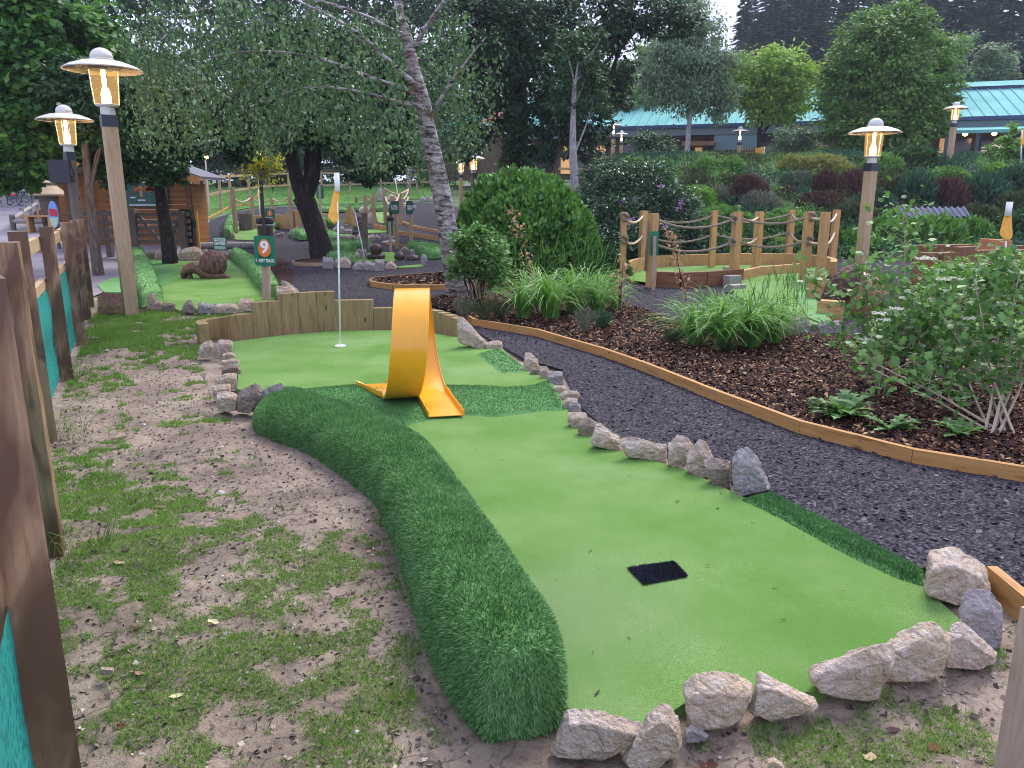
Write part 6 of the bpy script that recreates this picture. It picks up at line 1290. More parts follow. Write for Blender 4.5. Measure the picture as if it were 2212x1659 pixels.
# ---------------------------------------------------------------- people, far up the path
SKIN = plain('skin', (.55, .32, .22), .6)
def person(u, vfoot, vhead, y, pose, top, legs, hair, label, seated=False):
    f = P(u, vfoot, y); H = P(u, vhead, y).z - f.z; k = H / 1.75; t = thing('person', label, 'person', f)
    def skin(name, joints, bones, M, parent, sub=1):
        me = bpy.data.meshes.new(name); me.from_pydata([tuple(Vector((a * k, b * k, c * k)) + f) for a, b, c, r in joints], bones, [])
        o = bpy.data.objects.new(name, me); COL.objects.link(o); o.parent = parent; o.location = -worldpos(parent); me.materials.append(M)
        m = o.modifiers.new('skin', 'SKIN'); m.use_smooth_shade = True
        for i, j in enumerate(joints): me.skin_vertices[0].data[i].radius = (j[3] * k, j[3] * k * (1.0 if len(j) < 5 else j[4]))
        me.skin_vertices[0].data[0].use_root = True; o.modifiers.new('s', 'SUBSURF').levels = sub; o.modifiers['s'].render_levels = sub; return o
    st = .22 if pose == 'walk' else .08
    J = [(0, 0, .95, .14), (0, 0, 1.2, .145), (0, 0, 1.42, .15), (0, 0, 1.52, .055), (.02, 0, 1.60, .085), (.02, 0, 1.68, .09), (-.0, -.18, 1.42, .06), (-.06, -.24, 1.15, .045), (.08, -.25, .92, .035), (.12, -.25, .84, .035), (0, .18, 1.42, .06), (.05, .24, 1.15, .045), (-.05, .25, .92, .035), (-.08, .25, .84, .035),
         (0, -.09, .88, .09), (st * .6, -.10, .5, .062), (st, -.10, .09, .04), (st + .12, -.10, .04, .035), (0, .09, .88, .09), (-st * .4, .10, .5, .062), (-st, .10, .12, .04), (-st + .10, .10, .05, .035)]
    B = [(0, 1), (1, 2), (2, 3), (3, 4), (4, 5), (2, 6), (6, 7), (7, 8), (8, 9), (2, 10), (10, 11), (11, 12), (12, 13), (0, 14), (14, 15), (15, 16), (16, 17), (0, 18), (18, 19), (19, 20), (20, 21)]
    if seated:
        for i, (a, b, c, r) in enumerate(J):
            if i in (15, 19): J[i] = (.42, b, .88, r)
            elif i in (16, 20): J[i] = (.48, b, .5, r)
            elif i in (17, 21): J[i] = (.60, b, .46, r)
    skin('body', J, B, SKIN, t)
    skin('jacket', [(0, 0, .88, .165), (0, 0, 1.2, .17), (0, 0, 1.44, .16), (0, -.2, 1.42, .075), (-.06, -.26, 1.15, .06), (.08, -.27, .92, .05), (0, .2, 1.42, .075), (.05, .26, 1.15, .06), (-.05, .27, .92, .05)], [(0, 1), (1, 2), (2, 3), (3, 4), (4, 5), (2, 6), (6, 7), (7, 8)], top, t)
    skin('trousers', [(0, 0, .92, .15)] + [J[14][:3] + (.105,), J[15][:3] + (.078,), J[16][:3] + (.055,), J[18][:3] + (.105,), J[19][:3] + (.078,), J[20][:3] + (.055,)], [(0, 1), (1, 2), (2, 3), (0, 4), (4, 5), (5, 6)], legs, t)
    skin('hair', [(-.02, 0, 1.66, .095), (-.03, 0, 1.73, .075)], [(0, 1)], hair, t)
    return t, f, k
NAVY = plain('cloth_navy', (.015, .018, .03), .9); BLUE = plain('cloth_blue', (.10, .25, .55), .9); DENIM = plain('cloth_denim', (.05, .08, .15), .9); HAIRB = plain('hair_brown', (.12, .07, .04), .9)
t, f, k = person(472, 411, 364, 52, 'walk', NAVY, NAVY, HAIRB, 'person in a dark jacket walking past the hut with a white bag')
g = Geo(); g.box((f.x - .12, f.y - .3, f.z + .62), (.2, .1, .34), .3); obj('shoulder_bag', g, WHITE, label='white bag carried by the walking person in the dark jacket', cat='bag')
person(576, 416, 385, 50, 'stand', DENIM, BLUE, HAIRB, 'person in a dark blue top sitting behind the far fence', seated=True)
person(590, 416, 391, 50, 'stand', NAVY, NAVY, HAIRB, 'small child in dark clothes beside the seated person')
# ---------------------------------------------------------------- the long building with the green roof
yL, yR = 52.5, 46.0; uL, uR = 1400, 2212
pL = P(uL, 268, yL); pR = P(uR, 247, yR); dB = Vector((pR.x - pL.x, pR.y - pL.y, 0)).normalized(); nB = Vector((dB.y, -dB.x, 0)); nB = nB if nB.y < 0 else -nB      # towards the camera
O = Vector((pL.x, pL.y, 0)) - dB * 15; LB = 60.0; ZE, ZR, ZF = 6.2, 8.85, 3.1
def bp(s_, d_, z): q = O + dB * s_ - nB * d_; return (q.x, q.y, z)
def bq(s0, s1, d0, d1, z0, z1, g):   # a box along the building: s along, d depth, z
    v = [bp(a, b, c) for c in (z0, z1) for b in (d0, d1) for a in (s0, s1)]
    g.add(v, [(0, 2, 3, 1), (4, 5, 7, 6), (0, 1, 5, 4), (2, 6, 7, 3), (0, 4, 6, 2), (1, 3, 7, 5)])
def su(u, d=0): # distance along for a photo column
    a, b, c = ray(u, 300)[0] / 1, 0, 0; dx, dy, dz = ray(u, 300); q = O - nB * d
    # solve q + dB*s = t*(dx,dy)
    det = dB.x * (-dy) + dx * dB.y; return (q.x * dy - q.y * dx) / det if abs(det) > 1e-9 else 0
def su(u, d=0):
    dx, dy, dz = ray(u, 300); q = O - nB * d; return (q.y * dx - q.x * dy) / (dB.x * dy - dB.y * dx)
t = thing('long_building', 'long low building with a pale green metal roof at the top of the bank', 'building', bp(LB / 2, 0, ZF))
g = Geo(); rs = 0.45
g.add([bp(0, -.6, ZE - .1), bp(LB, -.6, ZE - .1), bp(LB, 5.4, 8.25), bp(0, 5.4, 8.25)], [(0, 1, 2, 3)]); g.add([bp(0, 5.5, 8.45), bp(LB, 5.5, 8.45), bp(LB, 6.6, ZR), bp(0, 6.6, ZR)], [(0, 1, 2, 3)]); g.add([bp(0, 5.2, 8.40), bp(LB, 5.2, 8.40), bp(LB, 5.5, 8.46), bp(0, 5.5, 8.46)], [(0, 1, 2, 3)])
g.add([bp(0, 6.6, ZR), bp(LB, 6.6, ZR), bp(LB, 13, 6), bp(0, 13, 6)], [(0, 1, 2, 3)])
rf = obj('roof', g, ROOF_T, t)
g = Geo()
for k in range(int(LB / .62)): s_ = k * .62 + .05; g.beam(bp(s_, -.6, ZE - .08), bp(s_, 5.35, 8.27), .045, .05)
obj('standing_seams', g, ROOF_T, rf)
FASC = plain('fascia', (.10, .14, .15), .6); DARKB = plain('band_dark_blue', (.03, .05, .12), .5)
g = Geo(); bq(0, LB, 5.3, 5.5, 8.2, 8.42, g); bq(0, LB, -.62, -.5, ZE - .30, ZE - .10, g); obj('gutter', g, DARKB, rf)
g = Geo(); bq(0, LB, -.5, -.3, ZE - .75, ZE - .32, g); obj('fascia', g, FASC, t)
TIMB = wood('wood_wall', (.10, .065, .04), (.15, .10, .065), (.05, .03, .02))
GLZ = plain('dark_glass', (.015, .02, .025), .15, .6); LIT = emit('lit_window', (1.0, .55, .22), .14)
g = Geo(); bq(0, LB, .6, .8, ZF - .3, ZE - .3, g); obj('wall', g, TIMB, t)
s0 = su(1960); g = Geo(); g.add([bp(s0, -3.2, ZE - 1.05), bp(LB, -3.2, ZE - 1.05), bp(LB, -.5, ZE - .68), bp(s0, -.5, ZE - .68)], [(0, 1, 2, 3)]); bq(s0, LB, -3.22, -3.15, ZE - 1.2, ZE - 1.03, g); obj('veranda_roof', g, ROOF_T, t)
POST = plain('post_blue_grey', (.05, .075, .10), .6)
for u in (1975, 2003, 2045, 2112, 2180, 2240): g = Geo(); s_ = su(u, -3); bq(s_ - .08, s_ + .08, -3.1, -2.95, ZF, ZE - 1.1, g); obj('veranda_post', g, POST, t)
g = Geo(); bq(s0 - .5, LB, -3.4, .6, ZF - .55, ZF - .25, g); obj('veranda_floor', g, W_DARK, t)
g = Geo(); s1 = su(2022, -3.3)
bq(s1, LB, -3.35, -3.27, ZF + .75, ZF + .83, g); bq(s1, LB, -3.35, -3.27, ZF - .15, ZF - .07, g)
k = s1
while k < LB: bq(k, k + .05, -3.33, -3.29, ZF - .1, ZF + .76, g); k += .2
obj('railing', g, W_GREY, t)
for u, v in ((2010, 292), (2085, 290), (2148, 289), (2176, 318)): q = P(u, v, P(u, v, 45).y - .5); g = Geo(); g.lathe(q, [(0, -.11), (.11, -.05), (.13, 0), (.1, .08), (0, .12)], 10); obj('globe_light', g, GLOWB, t, smooth=True)
for u0, u1, lit in ((1045, 1066, 0), (1080, 1100, 1), (1130, 1160, 0), (1175, 1200, 0), (1212, 1240, 1), (1245, 1275, 0), (1290, 1310, 1), (1345, 1375, 0), (1390, 1420, 0), (1484, 1500, 0), (1503, 1518, 1), (1522, 1540, 0), (1560, 1600, 0), (1640, 1720, 0), (1985, 2000, 0), (2030, 2050, 1), (2060, 2100, 0), (2120, 2160, 0)):
    g = Geo(); a, b = su(u0, .5), su(u1, .5); bq(a, b, .5, .58, ZF + .1, ZE - 1.2, g); wd_ = obj('window', g, LIT if lit else GLZ, t)
    g = Geo(); bq(a - .06, a, .42, .6, ZF, ZE - 1.1, g); bq(b, b + .06, .42, .6, ZF, ZE - 1.1, g); obj('window_frame', g, POST, wd_)
g = Geo(); a, b = su(1543, -.4), su(1640, -.4); bq(a, b, -.45, -.3, ZE - 1.7, ZE - .75, g); obj('blue_grey_panel', g, plain('panel_blue_grey', (.13, .20, .22), .6), t)
g = Geo(); a, b = su(1475, -1), su(1545, -1); bq(a, b, -1.6, .5, ZE - 1.45, ZE - 1.2, g); obj('porch_beam', g, W_BROWN, t)
# red roofed wing
t = thing('red_roof_wing', 'small wing with a red roof glimpsed left of the ivy-clad trunk', 'building', P(1070, 300, 50)); q = P(1075, 262, 50); g = Geo(); g.add([(q.x - 1.1, 49, q.z - .2), (q.x + 1.3, 49, q.z - .2), (q.x + 1.1, 52, q.z + .9), (q.x - .3, 52, q.z + .9)], [(0, 1, 2, 3)]); obj('roof', g, plain('roof_red', (.35, .07, .06), .7), t)
g = Geo(); g.box((q.x, 50.5, q.z - 1.9), (2.2, 2.6, 3.2)); obj('wall', g, TIMB, t)
def lattice(u0, v0, u1, v1, y, label):
    a, b = P(u0, v0, y), P(u1, v1, y); g = Geo(); n = 8
    for k in range(n + 1): x = a.x + (b.x - a.x) * k / n; g.box((x, y, (a.z + b.z) / 2), (.05, .03, abs(a.z - b.z)))
    for k in range(5): z = b.z + (a.z - b.z) * k / 4; g.box(((a.x + b.x) / 2, y + .032, z), (abs(b.x - a.x), .03, .05))
    obj('lattice_panel', g, W_RAIL, label=label, cat='trellis')
lattice(1605, 318, 1648, 340, 45, 'square trellis panel beside the lamp below the pale green tree'); lattice(1738, 314, 1786, 334, 42, 'square trellis panel left of the big dense tree')
# tables and chairs hinted on the veranda
for i, (u, c) in enumerate(((2096, (.7, .72, .74)), (2120, (.5, .55, .62)), (2040, (.5, .55, .62)))):
    q = P(u, 335, 44.5); g = Geo(); g.box((q.x, q.y, ZF + .4), (.45, .45, .05)); g.box((q.x, q.y + .2, ZF + .65), (.45, .04, .45))
    for sx in (-.18, .18):
        for sy in (-.18, .18): g.box((q.x + sx, q.y + sy, ZF + .1), (.04, .04, .6))
    obj('terrace_chair', g, plain('chair', c, .5), label=['pale chair behind the railing, right of the terrace lamp', 'grey chair near the railing gap on the terrace', 'grey chair left of the terrace lamp behind the railing'][i], cat='chair')
# ---------------------------------------------------------------- leaves, crowns, trees
TPL = {'diamond': np.array([(0, 0, 0), (.45, .30, .05), (1, 0, -.06), (.45, -.30, .05)]),
       'ovate': np.array([(0, 0, 0), (.22, .27, .05), (.58, .30, .04), (1, 0, -.1), (.58, -.30, .04), (.22, -.27, .05)]),
       'lobed': np.array([(0, 0, 0), (.08, .30, .04), (.35, .27, .03), (.45, .52, .02), (.68, .32, 0), (1, 0, -.1), (.68, -.32, 0), (.45, -.52, .02), (.35, -.27, .03), (.08, -.30, .04)]),
       'needle': np.array([(0, 0, 0), (.5, .11, .0), (1, 0, -.08), (.5, -.11, .0)]), 'long': np.array([(0, 0, 0), (.4, .17, .06), (1, 0, -.04), (.4, -.17, .06)])}
def unit(a): return a / (np.linalg.norm(a, axis=-1, keepdims=True) + 1e-9)
def leaves(C, D, N, size, shape, r, var=.35):
    """C centres, D directions the leaves point, N roughly the way their faces turn"""
    n = len(C); tp = TPL[shape]; D = unit(D); B = unit(np.cross(N, D)); Nn = np.cross(D, B); s = (size * (1 - var + 2 * var * r.random((n, 1, 1))))
    V = C[:, None] + s * (tp[None, :, 0:1] * D[:, None] + tp[None, :, 1:2] * B[:, None] + tp[None, :, 2:3] * Nn[:, None])
    return V.reshape(-1, 3), np.arange(n * len(tp)).reshape(n, -1)
def crown(blobs, n, size, shape, seed, clump=.30, flat=.6, droop=.5, shell=.45, per=70):
    """leaves gathered into clumps through the volume of the blobs (centre, radii)"""
    r = np.random.default_rng(seed); vol = np.array([b[1][0] * b[1][2] for b in blobs]); vol = vol / vol.sum(); Cs = []; Os = []
    for (c, rd), w_ in zip(blobs, vol):
        k = max(3, int(n * w_ / per)); d = unit(r.normal(0, 1, (k, 3))); q = (shell + (1 - shell) * r.random((k, 1)) ** .6) * (1 + .10 * r.normal(0, 1, (k, 1))); cc = np.array(tuple(c)) + d * q * np.array(rd)
        m = int(n * w_ / k) + 1; rc = clump * min(rd) * (.6 + .8 * r.random((k, 1, 1))); off = r.normal(0, 1, (k, m, 3)) * .55; off[..., 2] *= flat
        Cs.append((cc[:, None] + off * rc).reshape(-1, 3)); Os.append(np.repeat(d, m, 0) + off.reshape(-1, 3) * .6)
    C = np.concatenate(Cs); Oo = np.concatenate(Os); n = len(C)
    D = unit(Oo * np.array([1, 1, .3]) + r.normal(0, .6, (n, 3)) + np.array([0, 0, -droop])); N = unit(np.array([0, -.25, 1.]) + r.normal(0, .55, (n, 3)) + Oo * .35)
    return leaves(C, D, N, size, shape, r)
def limbs(g, start, targets, r0, seed, n=6, sag=.0):
    rr = random.Random(seed)
    for q in targets:
        a = Vector(start[rr.randrange(len(start))]); b = Vector(q); L_ = (b - a).length; m1 = a.lerp(b, .35) + Vector((rr.uniform(-.1, .1), rr.uniform(-.1, .1), .12)) * L_; m2 = a.lerp(b, .7) + Vector((rr.uniform(-.08, .08), 0, .08 - sag)) * L_
        ps = smooth_line([tuple(a), tuple(m1), tuple(m2), tuple(b)], 3); g.tube(ps, np.linspace(r0, r0 * .18, len(ps)), n, False)
def blob(u, v, y, ru, rv, rd=None): c = P(u, v, y); a, b = px2m(ru, y), px2m(rv, y); return (c, (a, rd if rd else (a + b) / 2 * .8, b))
def tree(label, trunk, blobs, leafmat, n, size, shape, bark, seed, name='tree', cat='tree', nl=14, lr=.05, droop=.5, clump=.30, rough=.03, per=70, shell=.45, extra=None, group=None, ntr=10):
    """trunk: (u, v, y, width in photo pixels) from the foot up"""
    f = P(*trunk[0][:3]); f.z = float(T(f.x, f.y)); t = thing(name, label, cat, f, group)
    pts = [Vector((f.x, f.y, f.z - .1))] + [P(*q[:3]) for q in trunk]; rs_ = [px2m(trunk[0][3], trunk[0][2]) / 2 * 1.15] + [px2m(q[3], q[2]) / 2 for q in trunk]
    if pts[1].z < pts[0].z: pts.pop(1); rs_.pop(1)
    sm = smooth_line([tuple(p_) for p_ in pts], 5); g = Geo(); g.tube(sm, np.interp(np.linspace(0, 1, len(sm)), np.linspace(0, 1, len(rs_)), rs_), ntr, rough=rough); rr = random.Random(seed)
    if extra:
        for br in extra: ps = smooth_line([tuple(P(*q[:3])) for q in br], 5); g.tube(ps, np.interp(np.linspace(0, 1, len(ps)), np.linspace(0, 1, len(br)), [px2m(q[3], q[2]) / 2 for q in br]), 8, False, rough=rough)
    tg = []
    for k in range(nl): c, rd = blobs[rr.randrange(len(blobs))]; tg.append((c[0] + rr.uniform(-.8, .8) * rd[0], c[1] + rr.uniform(-.6, .6) * rd[1], c[2] + rr.uniform(-.6, .8) * rd[2]))
    up = [tuple(q) for q in sm[len(sm) // 2:]] if not extra else [tuple(P(*br[-1][:3])) for br in extra] + [tuple(P(*br[-2][:3])) for br in extra]; limbs(g, up, tg, lr, seed); obj('trunk', g, bark, t, smooth=True)
    g = Geo(); g.add(*crown(blobs, n, size, shape, seed, clump=clump, droop=droop, per=per, shell=shell)); obj('crown', g, leafmat, t); return t
# backdrop: tall dark trees behind the yard and lawn
for i, (u, y, lb, m_, vt) in enumerate(((-60, 48, 'dark broad tree furthest left behind the bicycles', L_OAK, -60), (90, 44, 'dark tree behind the thatched parasol and yard', L_DARK, 0), (270, 42, 'dark tree right behind the orange hut roof', L_OAK, -30), (430, 60, 'dark tree behind the walking person', L_OAK, 10), (600, 64, 'dark tree behind the lamp with lit leaves', L_DARK, -20), (770, 62, 'dark tree over the far lawn fence, left one', L_OAK, 10), (930, 62, 'dark tree over the far lawn fence, right one', L_DARK, -20), (1080, 66, 'dark tree in front of the red roofed wing', L_OAK, 0))):
    base = 404 if y > 50 else 425
    tree(lb, [(u, base, y, 22), (u + 8, 250, y, 16), (u, 80, y, 8)], [blob(u, 270, y, 105, 75), blob(u - 60, 170, y + 1, 85, 85), blob(u + 65, 190, y, 85, 90), blob(u, 70, y, 100, 90), blob(u + 20, -30, y, 110, 70), blob(u - 30, 335, y - 1, 80, 40), blob(u + 55, 330, y, 70, 45)], m_, 9500, .36 * y / 50, 'diamond', BARKD, 100 + i, clump=.34, nl=8, lr=.12)
tree('low bushy hedge tree right of the hut behind the walking person', [(520, 405, 58, 10), (520, 380, 58, 6)], [blob(480, 385, 58, 60, 28), blob(560, 375, 58, 60, 34), blob(640, 375, 59, 60, 36), blob(660, 335, 60, 60, 36), blob(560, 335, 60, 60, 36), blob(760, 335, 61, 60, 36), blob(860, 330, 61, 60, 36), blob(460, 340, 60, 60, 30)], L_OAK, 13000, .26, 'diamond', BARKD, 131, name='hedge', cat='hedge', clump=.5)
tree('pale green bushes beyond the lawn left of the leaning birch', [(760, 402, 60, 10), (760, 380, 60, 6)], [blob(700, 385, 60, 50, 25), blob(790, 378, 60, 60, 32), blob(880, 372, 60, 60, 36), blob(950, 380, 58, 50, 36)], L_HORN, 7500, .24, 'diamond', BARKD, 132, name='hedge', cat='hedge', clump=.5)
tree('low hedge tree at the far side of the yard behind the bicycles', [(0, 425, 47, 10), (0, 400, 47, 6)], [blob(-40, 400, 47, 60, 30), blob(40, 395, 47, 60, 34), blob(120, 395, 46, 50, 34), blob(0, 355, 48, 70, 34), blob(90, 350, 48, 60, 36), blob(190, 380, 46, 50, 40)], L_DARK, 9000, .24, 'diamond', BARKD, 134, name='hedge', cat='hedge', clump=.5)
tree('thin white birch trunk standing on the far lawn', [(882, 418, 46, 9), (884, 370, 46, 8), (880, 300, 46, 6)], [blob(880, 280, 46, 60, 50)], L_WEEP, 3000, .16, 'diamond', BIRCH, 133, nl=4)
# far left maple, leaves catching the light
tree('bright green broad-leaved tree filling the far left top corner', [(-90, 470, 17, 40), (-70, 300, 17, 34), (-40, 100, 17, 24)], [blob(20, 60, 16.5, 120, 100), blob(-30, 240, 16, 110, 90), blob(70, 330, 15.5, 60, 45), blob(150, 120, 17.5, 110, 110), blob(110, 280, 17, 80, 60), blob(40, 380, 16, 50, 30), blob(170, 300, 18, 80, 50), blob(60, 170, 16, 90, 80)], L_MAPLE, 34000, .135, 'lobed', BARKD, 140, clump=.33, nl=16, lr=.06, per=55)
# small tree in front of the hut
tree('small tree with a thin leaning dark trunk in front of the gate', [(365, 538, 18, 30), (356, 480, 18, 26), (347, 420, 18, 23), (343, 370, 18, 20), (338, 300, 18, 14)], [blob(300, 300, 17.5, 95, 55), blob(360, 320, 17.5, 70, 42), blob(295, 365, 17, 55, 26), blob(240, 340, 17, 50, 40), blob(390, 262, 18, 55, 42), blob(330, 220, 18, 110, 60), blob(235, 380, 16.5, 32, 28), blob(365, 375, 17, 40, 22)], L_OAK, 30000, .10, 'ovate', BARKD, 141, clump=.36, nl=14, lr=.035, per=50, shell=.3)
g = Geo(); q = P(207, 545, 15.5); f = Vector((q.x, q.y, float(T(q.x, q.y))))
tree('bare thin grey trunk beside the fence end and pale lamp post', [(208, 555, 15.5, 21), (200, 480, 15.5, 18), (192, 400, 15.5, 16), (186, 340, 15.5, 15), (180, 240, 15.5, 12)], [blob(200, 200, 15.5, 90, 70), blob(240, 280, 15.5, 60, 40)], L_OAK, 7000, .10, 'ovate', BARKM, 142, nl=6, lr=.03)
# dark forked tree in the middle
tree('dark tree whose forked trunk leans left out of a timber ring', [(697, 560, 19, 54), (686, 510, 19, 44), (667, 455, 19, 42), (655, 425, 19, 46)], [blob(560, 250, 18.5, 110, 70), blob(680, 220, 18.5, 110, 70), blob(790, 290, 18.5, 90, 55), blob(620, 120, 19, 130, 80), blob(760, 150, 19, 120, 90), blob(850, 330, 19, 55, 40), blob(520, 300, 19, 60, 45), blob(880, 200, 20, 90, 90), blob(800, 365, 18.5, 60, 24)], L_DARK, 42000, .10, 'ovate', BARKD, 150, clump=.34, nl=20, lr=.05, per=50,
     extra=[[(655, 430, 19, 34), (640, 380, 19, 30), (625, 320, 19, 26), (590, 270, 19, 20), (560, 200, 19, 12)], [(660, 430, 19, 32), (676, 380, 19, 28), (680, 330, 19, 28), (688, 270, 19, 24), (700, 180, 19, 14)], [(665, 400, 19, 12), (662, 350, 19, 11), (672, 290, 19, 10)]])
# the leaning birch
BT = [(992, 650, 11.8, 56), (984, 600, 11.7, 46), (975, 545, 11.6, 42), (963, 470, 11.5, 40), (950, 400, 11.4, 38), (937, 340, 11.3, 36), (922, 270, 11.2, 33), (912, 215, 11.1, 30), (893, 150, 11, 27), (880, 90, 10.9, 22), (862, 20, 10.8, 16), (850, -60, 10.8, 10)]
f = P(992, 650, 11.8); t = thing('birch_tree', 'leaning silver birch with mossy patched bark and drooping branches', 'tree', f)
pts = [Vector((f.x, f.y, -.05))] + [P(*q[:3]) for q in BT[1:]]; rs_ = [px2m(q[3], q[2]) / 2 for q in BT]; sm = smooth_line([tuple(p_) for p_ in pts], 6); g = Geo(); g.tube(sm, np.interp(np.linspace(0, 1, len(sm)), np.linspace(0, 1, len(rs_)), rs_), 16, rough=.035)
BR = [[(912, 215, 11.1, 14), (870, 190, 10.8, 11), (820, 175, 10.5, 9), (700, 130, 10.2, 6), (560, 110, 10, 4), (420, 130, 9.8, 2)], [(905, 190, 11, 14), (860, 150, 10.7, 11), (800, 95, 10.4, 8), (740, 50, 10.2, 6), (640, 0, 10, 4)], [(915, 230, 11.1, 12), (850, 218, 10.6, 9), (760, 195, 10.2, 6), (660, 190, 9.9, 4), (540, 230, 9.8, 2)], [(885, 120, 11, 12), (920, 60, 10.8, 9), (960, 0, 10.6, 6)], [(922, 270, 11.2, 9), (960, 200, 10.8, 7), (1010, 130, 10.5, 5), (1050, 80, 10.3, 2)], [(880, 90, 10.9, 9), (780, 30, 10.5, 6), (560, -20, 10.2, 4), (400, 40, 10, 3), (330, 110, 9.9, 2)]]
tips = []
for br in BR:
    ps = smooth_line([tuple(P(*q[:3])) for q in br], 5); g.tube(ps, np.interp(np.linspace(0, 1, len(ps)), np.linspace(0, 1, len(br)), [px2m(q[3], q[2]) / 2 for q in br]), 7, False, rough=.04); tips += [np.array(p_) for p_ in ps[5:]]
obj('trunk', g, BIRCH, t, smooth=True)
r_ = np.random.default_rng(99); Cs = []; Ds = []; tw = Geo()
SB = [(420, 60, 120, 100), (560, 60, 130, 110), (700, 70, 120, 100), (330, 150, 90, 110), (480, 190, 110, 90), (620, 200, 120, 90), (760, 150, 100, 110), (860, 60, 90, 80), (980, 80, 80, 100), (1010, 190, 55, 70), (400, 240, 80, 55), (930, 250, 60, 90), (820, 250, 90, 60), (700, 260, 90, 55), (1000, 290, 45, 60), (300, 60, 60, 80), (560, 270, 80, 40), (960, 150, 60, 80), (880, 330, 60, 50)]
for (u, v, ru, rv) in SB:
    for k in range(int(27 * ru * rv / 9000)):
        uu = u + r_.normal(0, .5) * ru; vv = v - abs(r_.normal(0, .6)) * rv + .1 * rv; y = r_.uniform(11.2, 13) if uu < 390 else r_.uniform(9.3, 12.4) if uu < 850 or r_.random() < .12 else r_.uniform(12.1, 13.6); a = np.array(P(uu, vv, y)); L_ = r_.uniform(.6, 1.9); dx = r_.normal(0, .12, 2); n_ = int(L_ / .028)
        s_ = np.linspace(0, 1, n_)[:, None]; line = a + np.concatenate([dx * s_ * L_ + .06 * np.sin(s_ * 6 + k), -L_ * s_], 1) if False else a + np.stack([dx[0] * s_[:, 0] * L_ + .05 * np.sin(s_[:, 0] * 6 + k), dx[1] * s_[:, 0] * L_, -L_ * s_[:, 0]], 1)
        vl = np.interp(uu, [280, 370, 400, 470, 560, 640, 700, 760, 900, 960, 1060], [370, 345, 318, 315, 330, 285, 285, 355, 380, 355, 330]) + r_.normal(0, 14)
        line = line[proj(line[:, 0], line[:, 1], line[:, 2])[1] < vl]
        if len(line) < 4: continue
        if k % 2 == 0: tw.tube(line[:: max(1, len(line) // 4)], .0032, 3, False)
        Cs.append(line + r_.normal(0, .045, line.shape))
C = np.concatenate(Cs); n = len(C); D = r_.normal(0, .6, (n, 3)) + [0, 0, -.9]; N = r_.normal(0, .6, (n, 3)) + [0, -.7, .3]
g = Geo(); g.add(*leaves(C, D, N, .055, 'ovate', r_)); obj('crown', g, L_BIRCH, t); obj('twigs', tw, TWIG, t); print('birch leaves', n)
# the ivy tree and its neighbours
tree('big dark tree with an ivy-covered upright trunk behind the laurel', [(1118, 380, 27, 34), (1116, 280, 27, 34), (1112, 180, 27, 32), (1108, 90, 27, 28), (1095, 20, 27, 24), (1085, -60, 27, 18)],
     [blob(1030, 60, 26, 90, 80), blob(1150, 60, 26, 100, 80), blob(1270, 40, 26.5, 110, 60), blob(1400, 20, 27, 90, 45), blob(1000, 180, 26, 70, 70), blob(1060, 250, 26, 60, 50), blob(1200, 160, 26, 90, 70), blob(1300, 130, 27, 80, 60), blob(1230, 240, 26, 90, 60), blob(1310, 200, 27, 55, 45), blob(1170, 300, 26, 60, 40), blob(1010, 300, 26, 55, 45), blob(1260, 310, 27, 60, 30), blob(1450, 50, 27, 60, 30)], L_DARK, 37000, .15, 'diamond', BARKD, 160, clump=.36, nl=30, lr=.08, per=60,
     extra=[[(1100, 60, 27, 20), (1075, 30, 26.5, 17), (1050, 0, 26, 14), (1020, -30, 26, 10)], [(1112, 150, 27, 12), (1180, 120, 27, 9), (1280, 90, 27, 6), (1380, 60, 27, 4)]])
rr_ = np.random.default_rng(5); n = 5200; vv = rr_.uniform(90, 380, n); th = rr_.uniform(0, 6.283, n); uu = np.interp(vv, [90, 180, 280, 380], [1108, 1112, 1116, 1118]); C = np.array([tuple(P(a, b, 27)) for a, b in zip(uu, vv)]); rad2 = px2m(np.interp(vv, [90, 300, 380], [16, 24, 40]), 27) * rr_.uniform(.7, 1.15, n)
out = np.stack([np.cos(th), np.sin(th), np.zeros(n)], 1); g = Geo(); g.add(*leaves(C + out * rad2[:, None], out * .4 + rr_.normal(0, .4, (n, 3)) + [0, 0, -.8], out + rr_.normal(0, .4, (n, 3)), .13, 'diamond', rr_)); obj('ivy', g, L_OAK, label='dark ivy climbing the upright trunk behind the laurel bush', cat='ivy')
tree('pale rough birch trunk right above the laurel bush', [(1241, 400, 22.5, 17), (1238, 340, 22.5, 16), (1238, 270, 22.5, 12), (1241, 180, 22.5, 8)], [blob(1245, 200, 23, 70, 60), blob(1250, 120, 23, 60, 60)], L_OAK, 5000, .12, 'diamond', BARKP, 161, nl=6, lr=.03)
tree('slanting reddish trunk left of the pale birch over the laurel', [(1198, 385, 26, 12), (1206, 330, 26, 11), (1215, 290, 26, 8)], [blob(1215, 250, 26, 50, 40)], L_OAK, 2500, .12, 'diamond', BARKM, 162, nl=4, lr=.03)
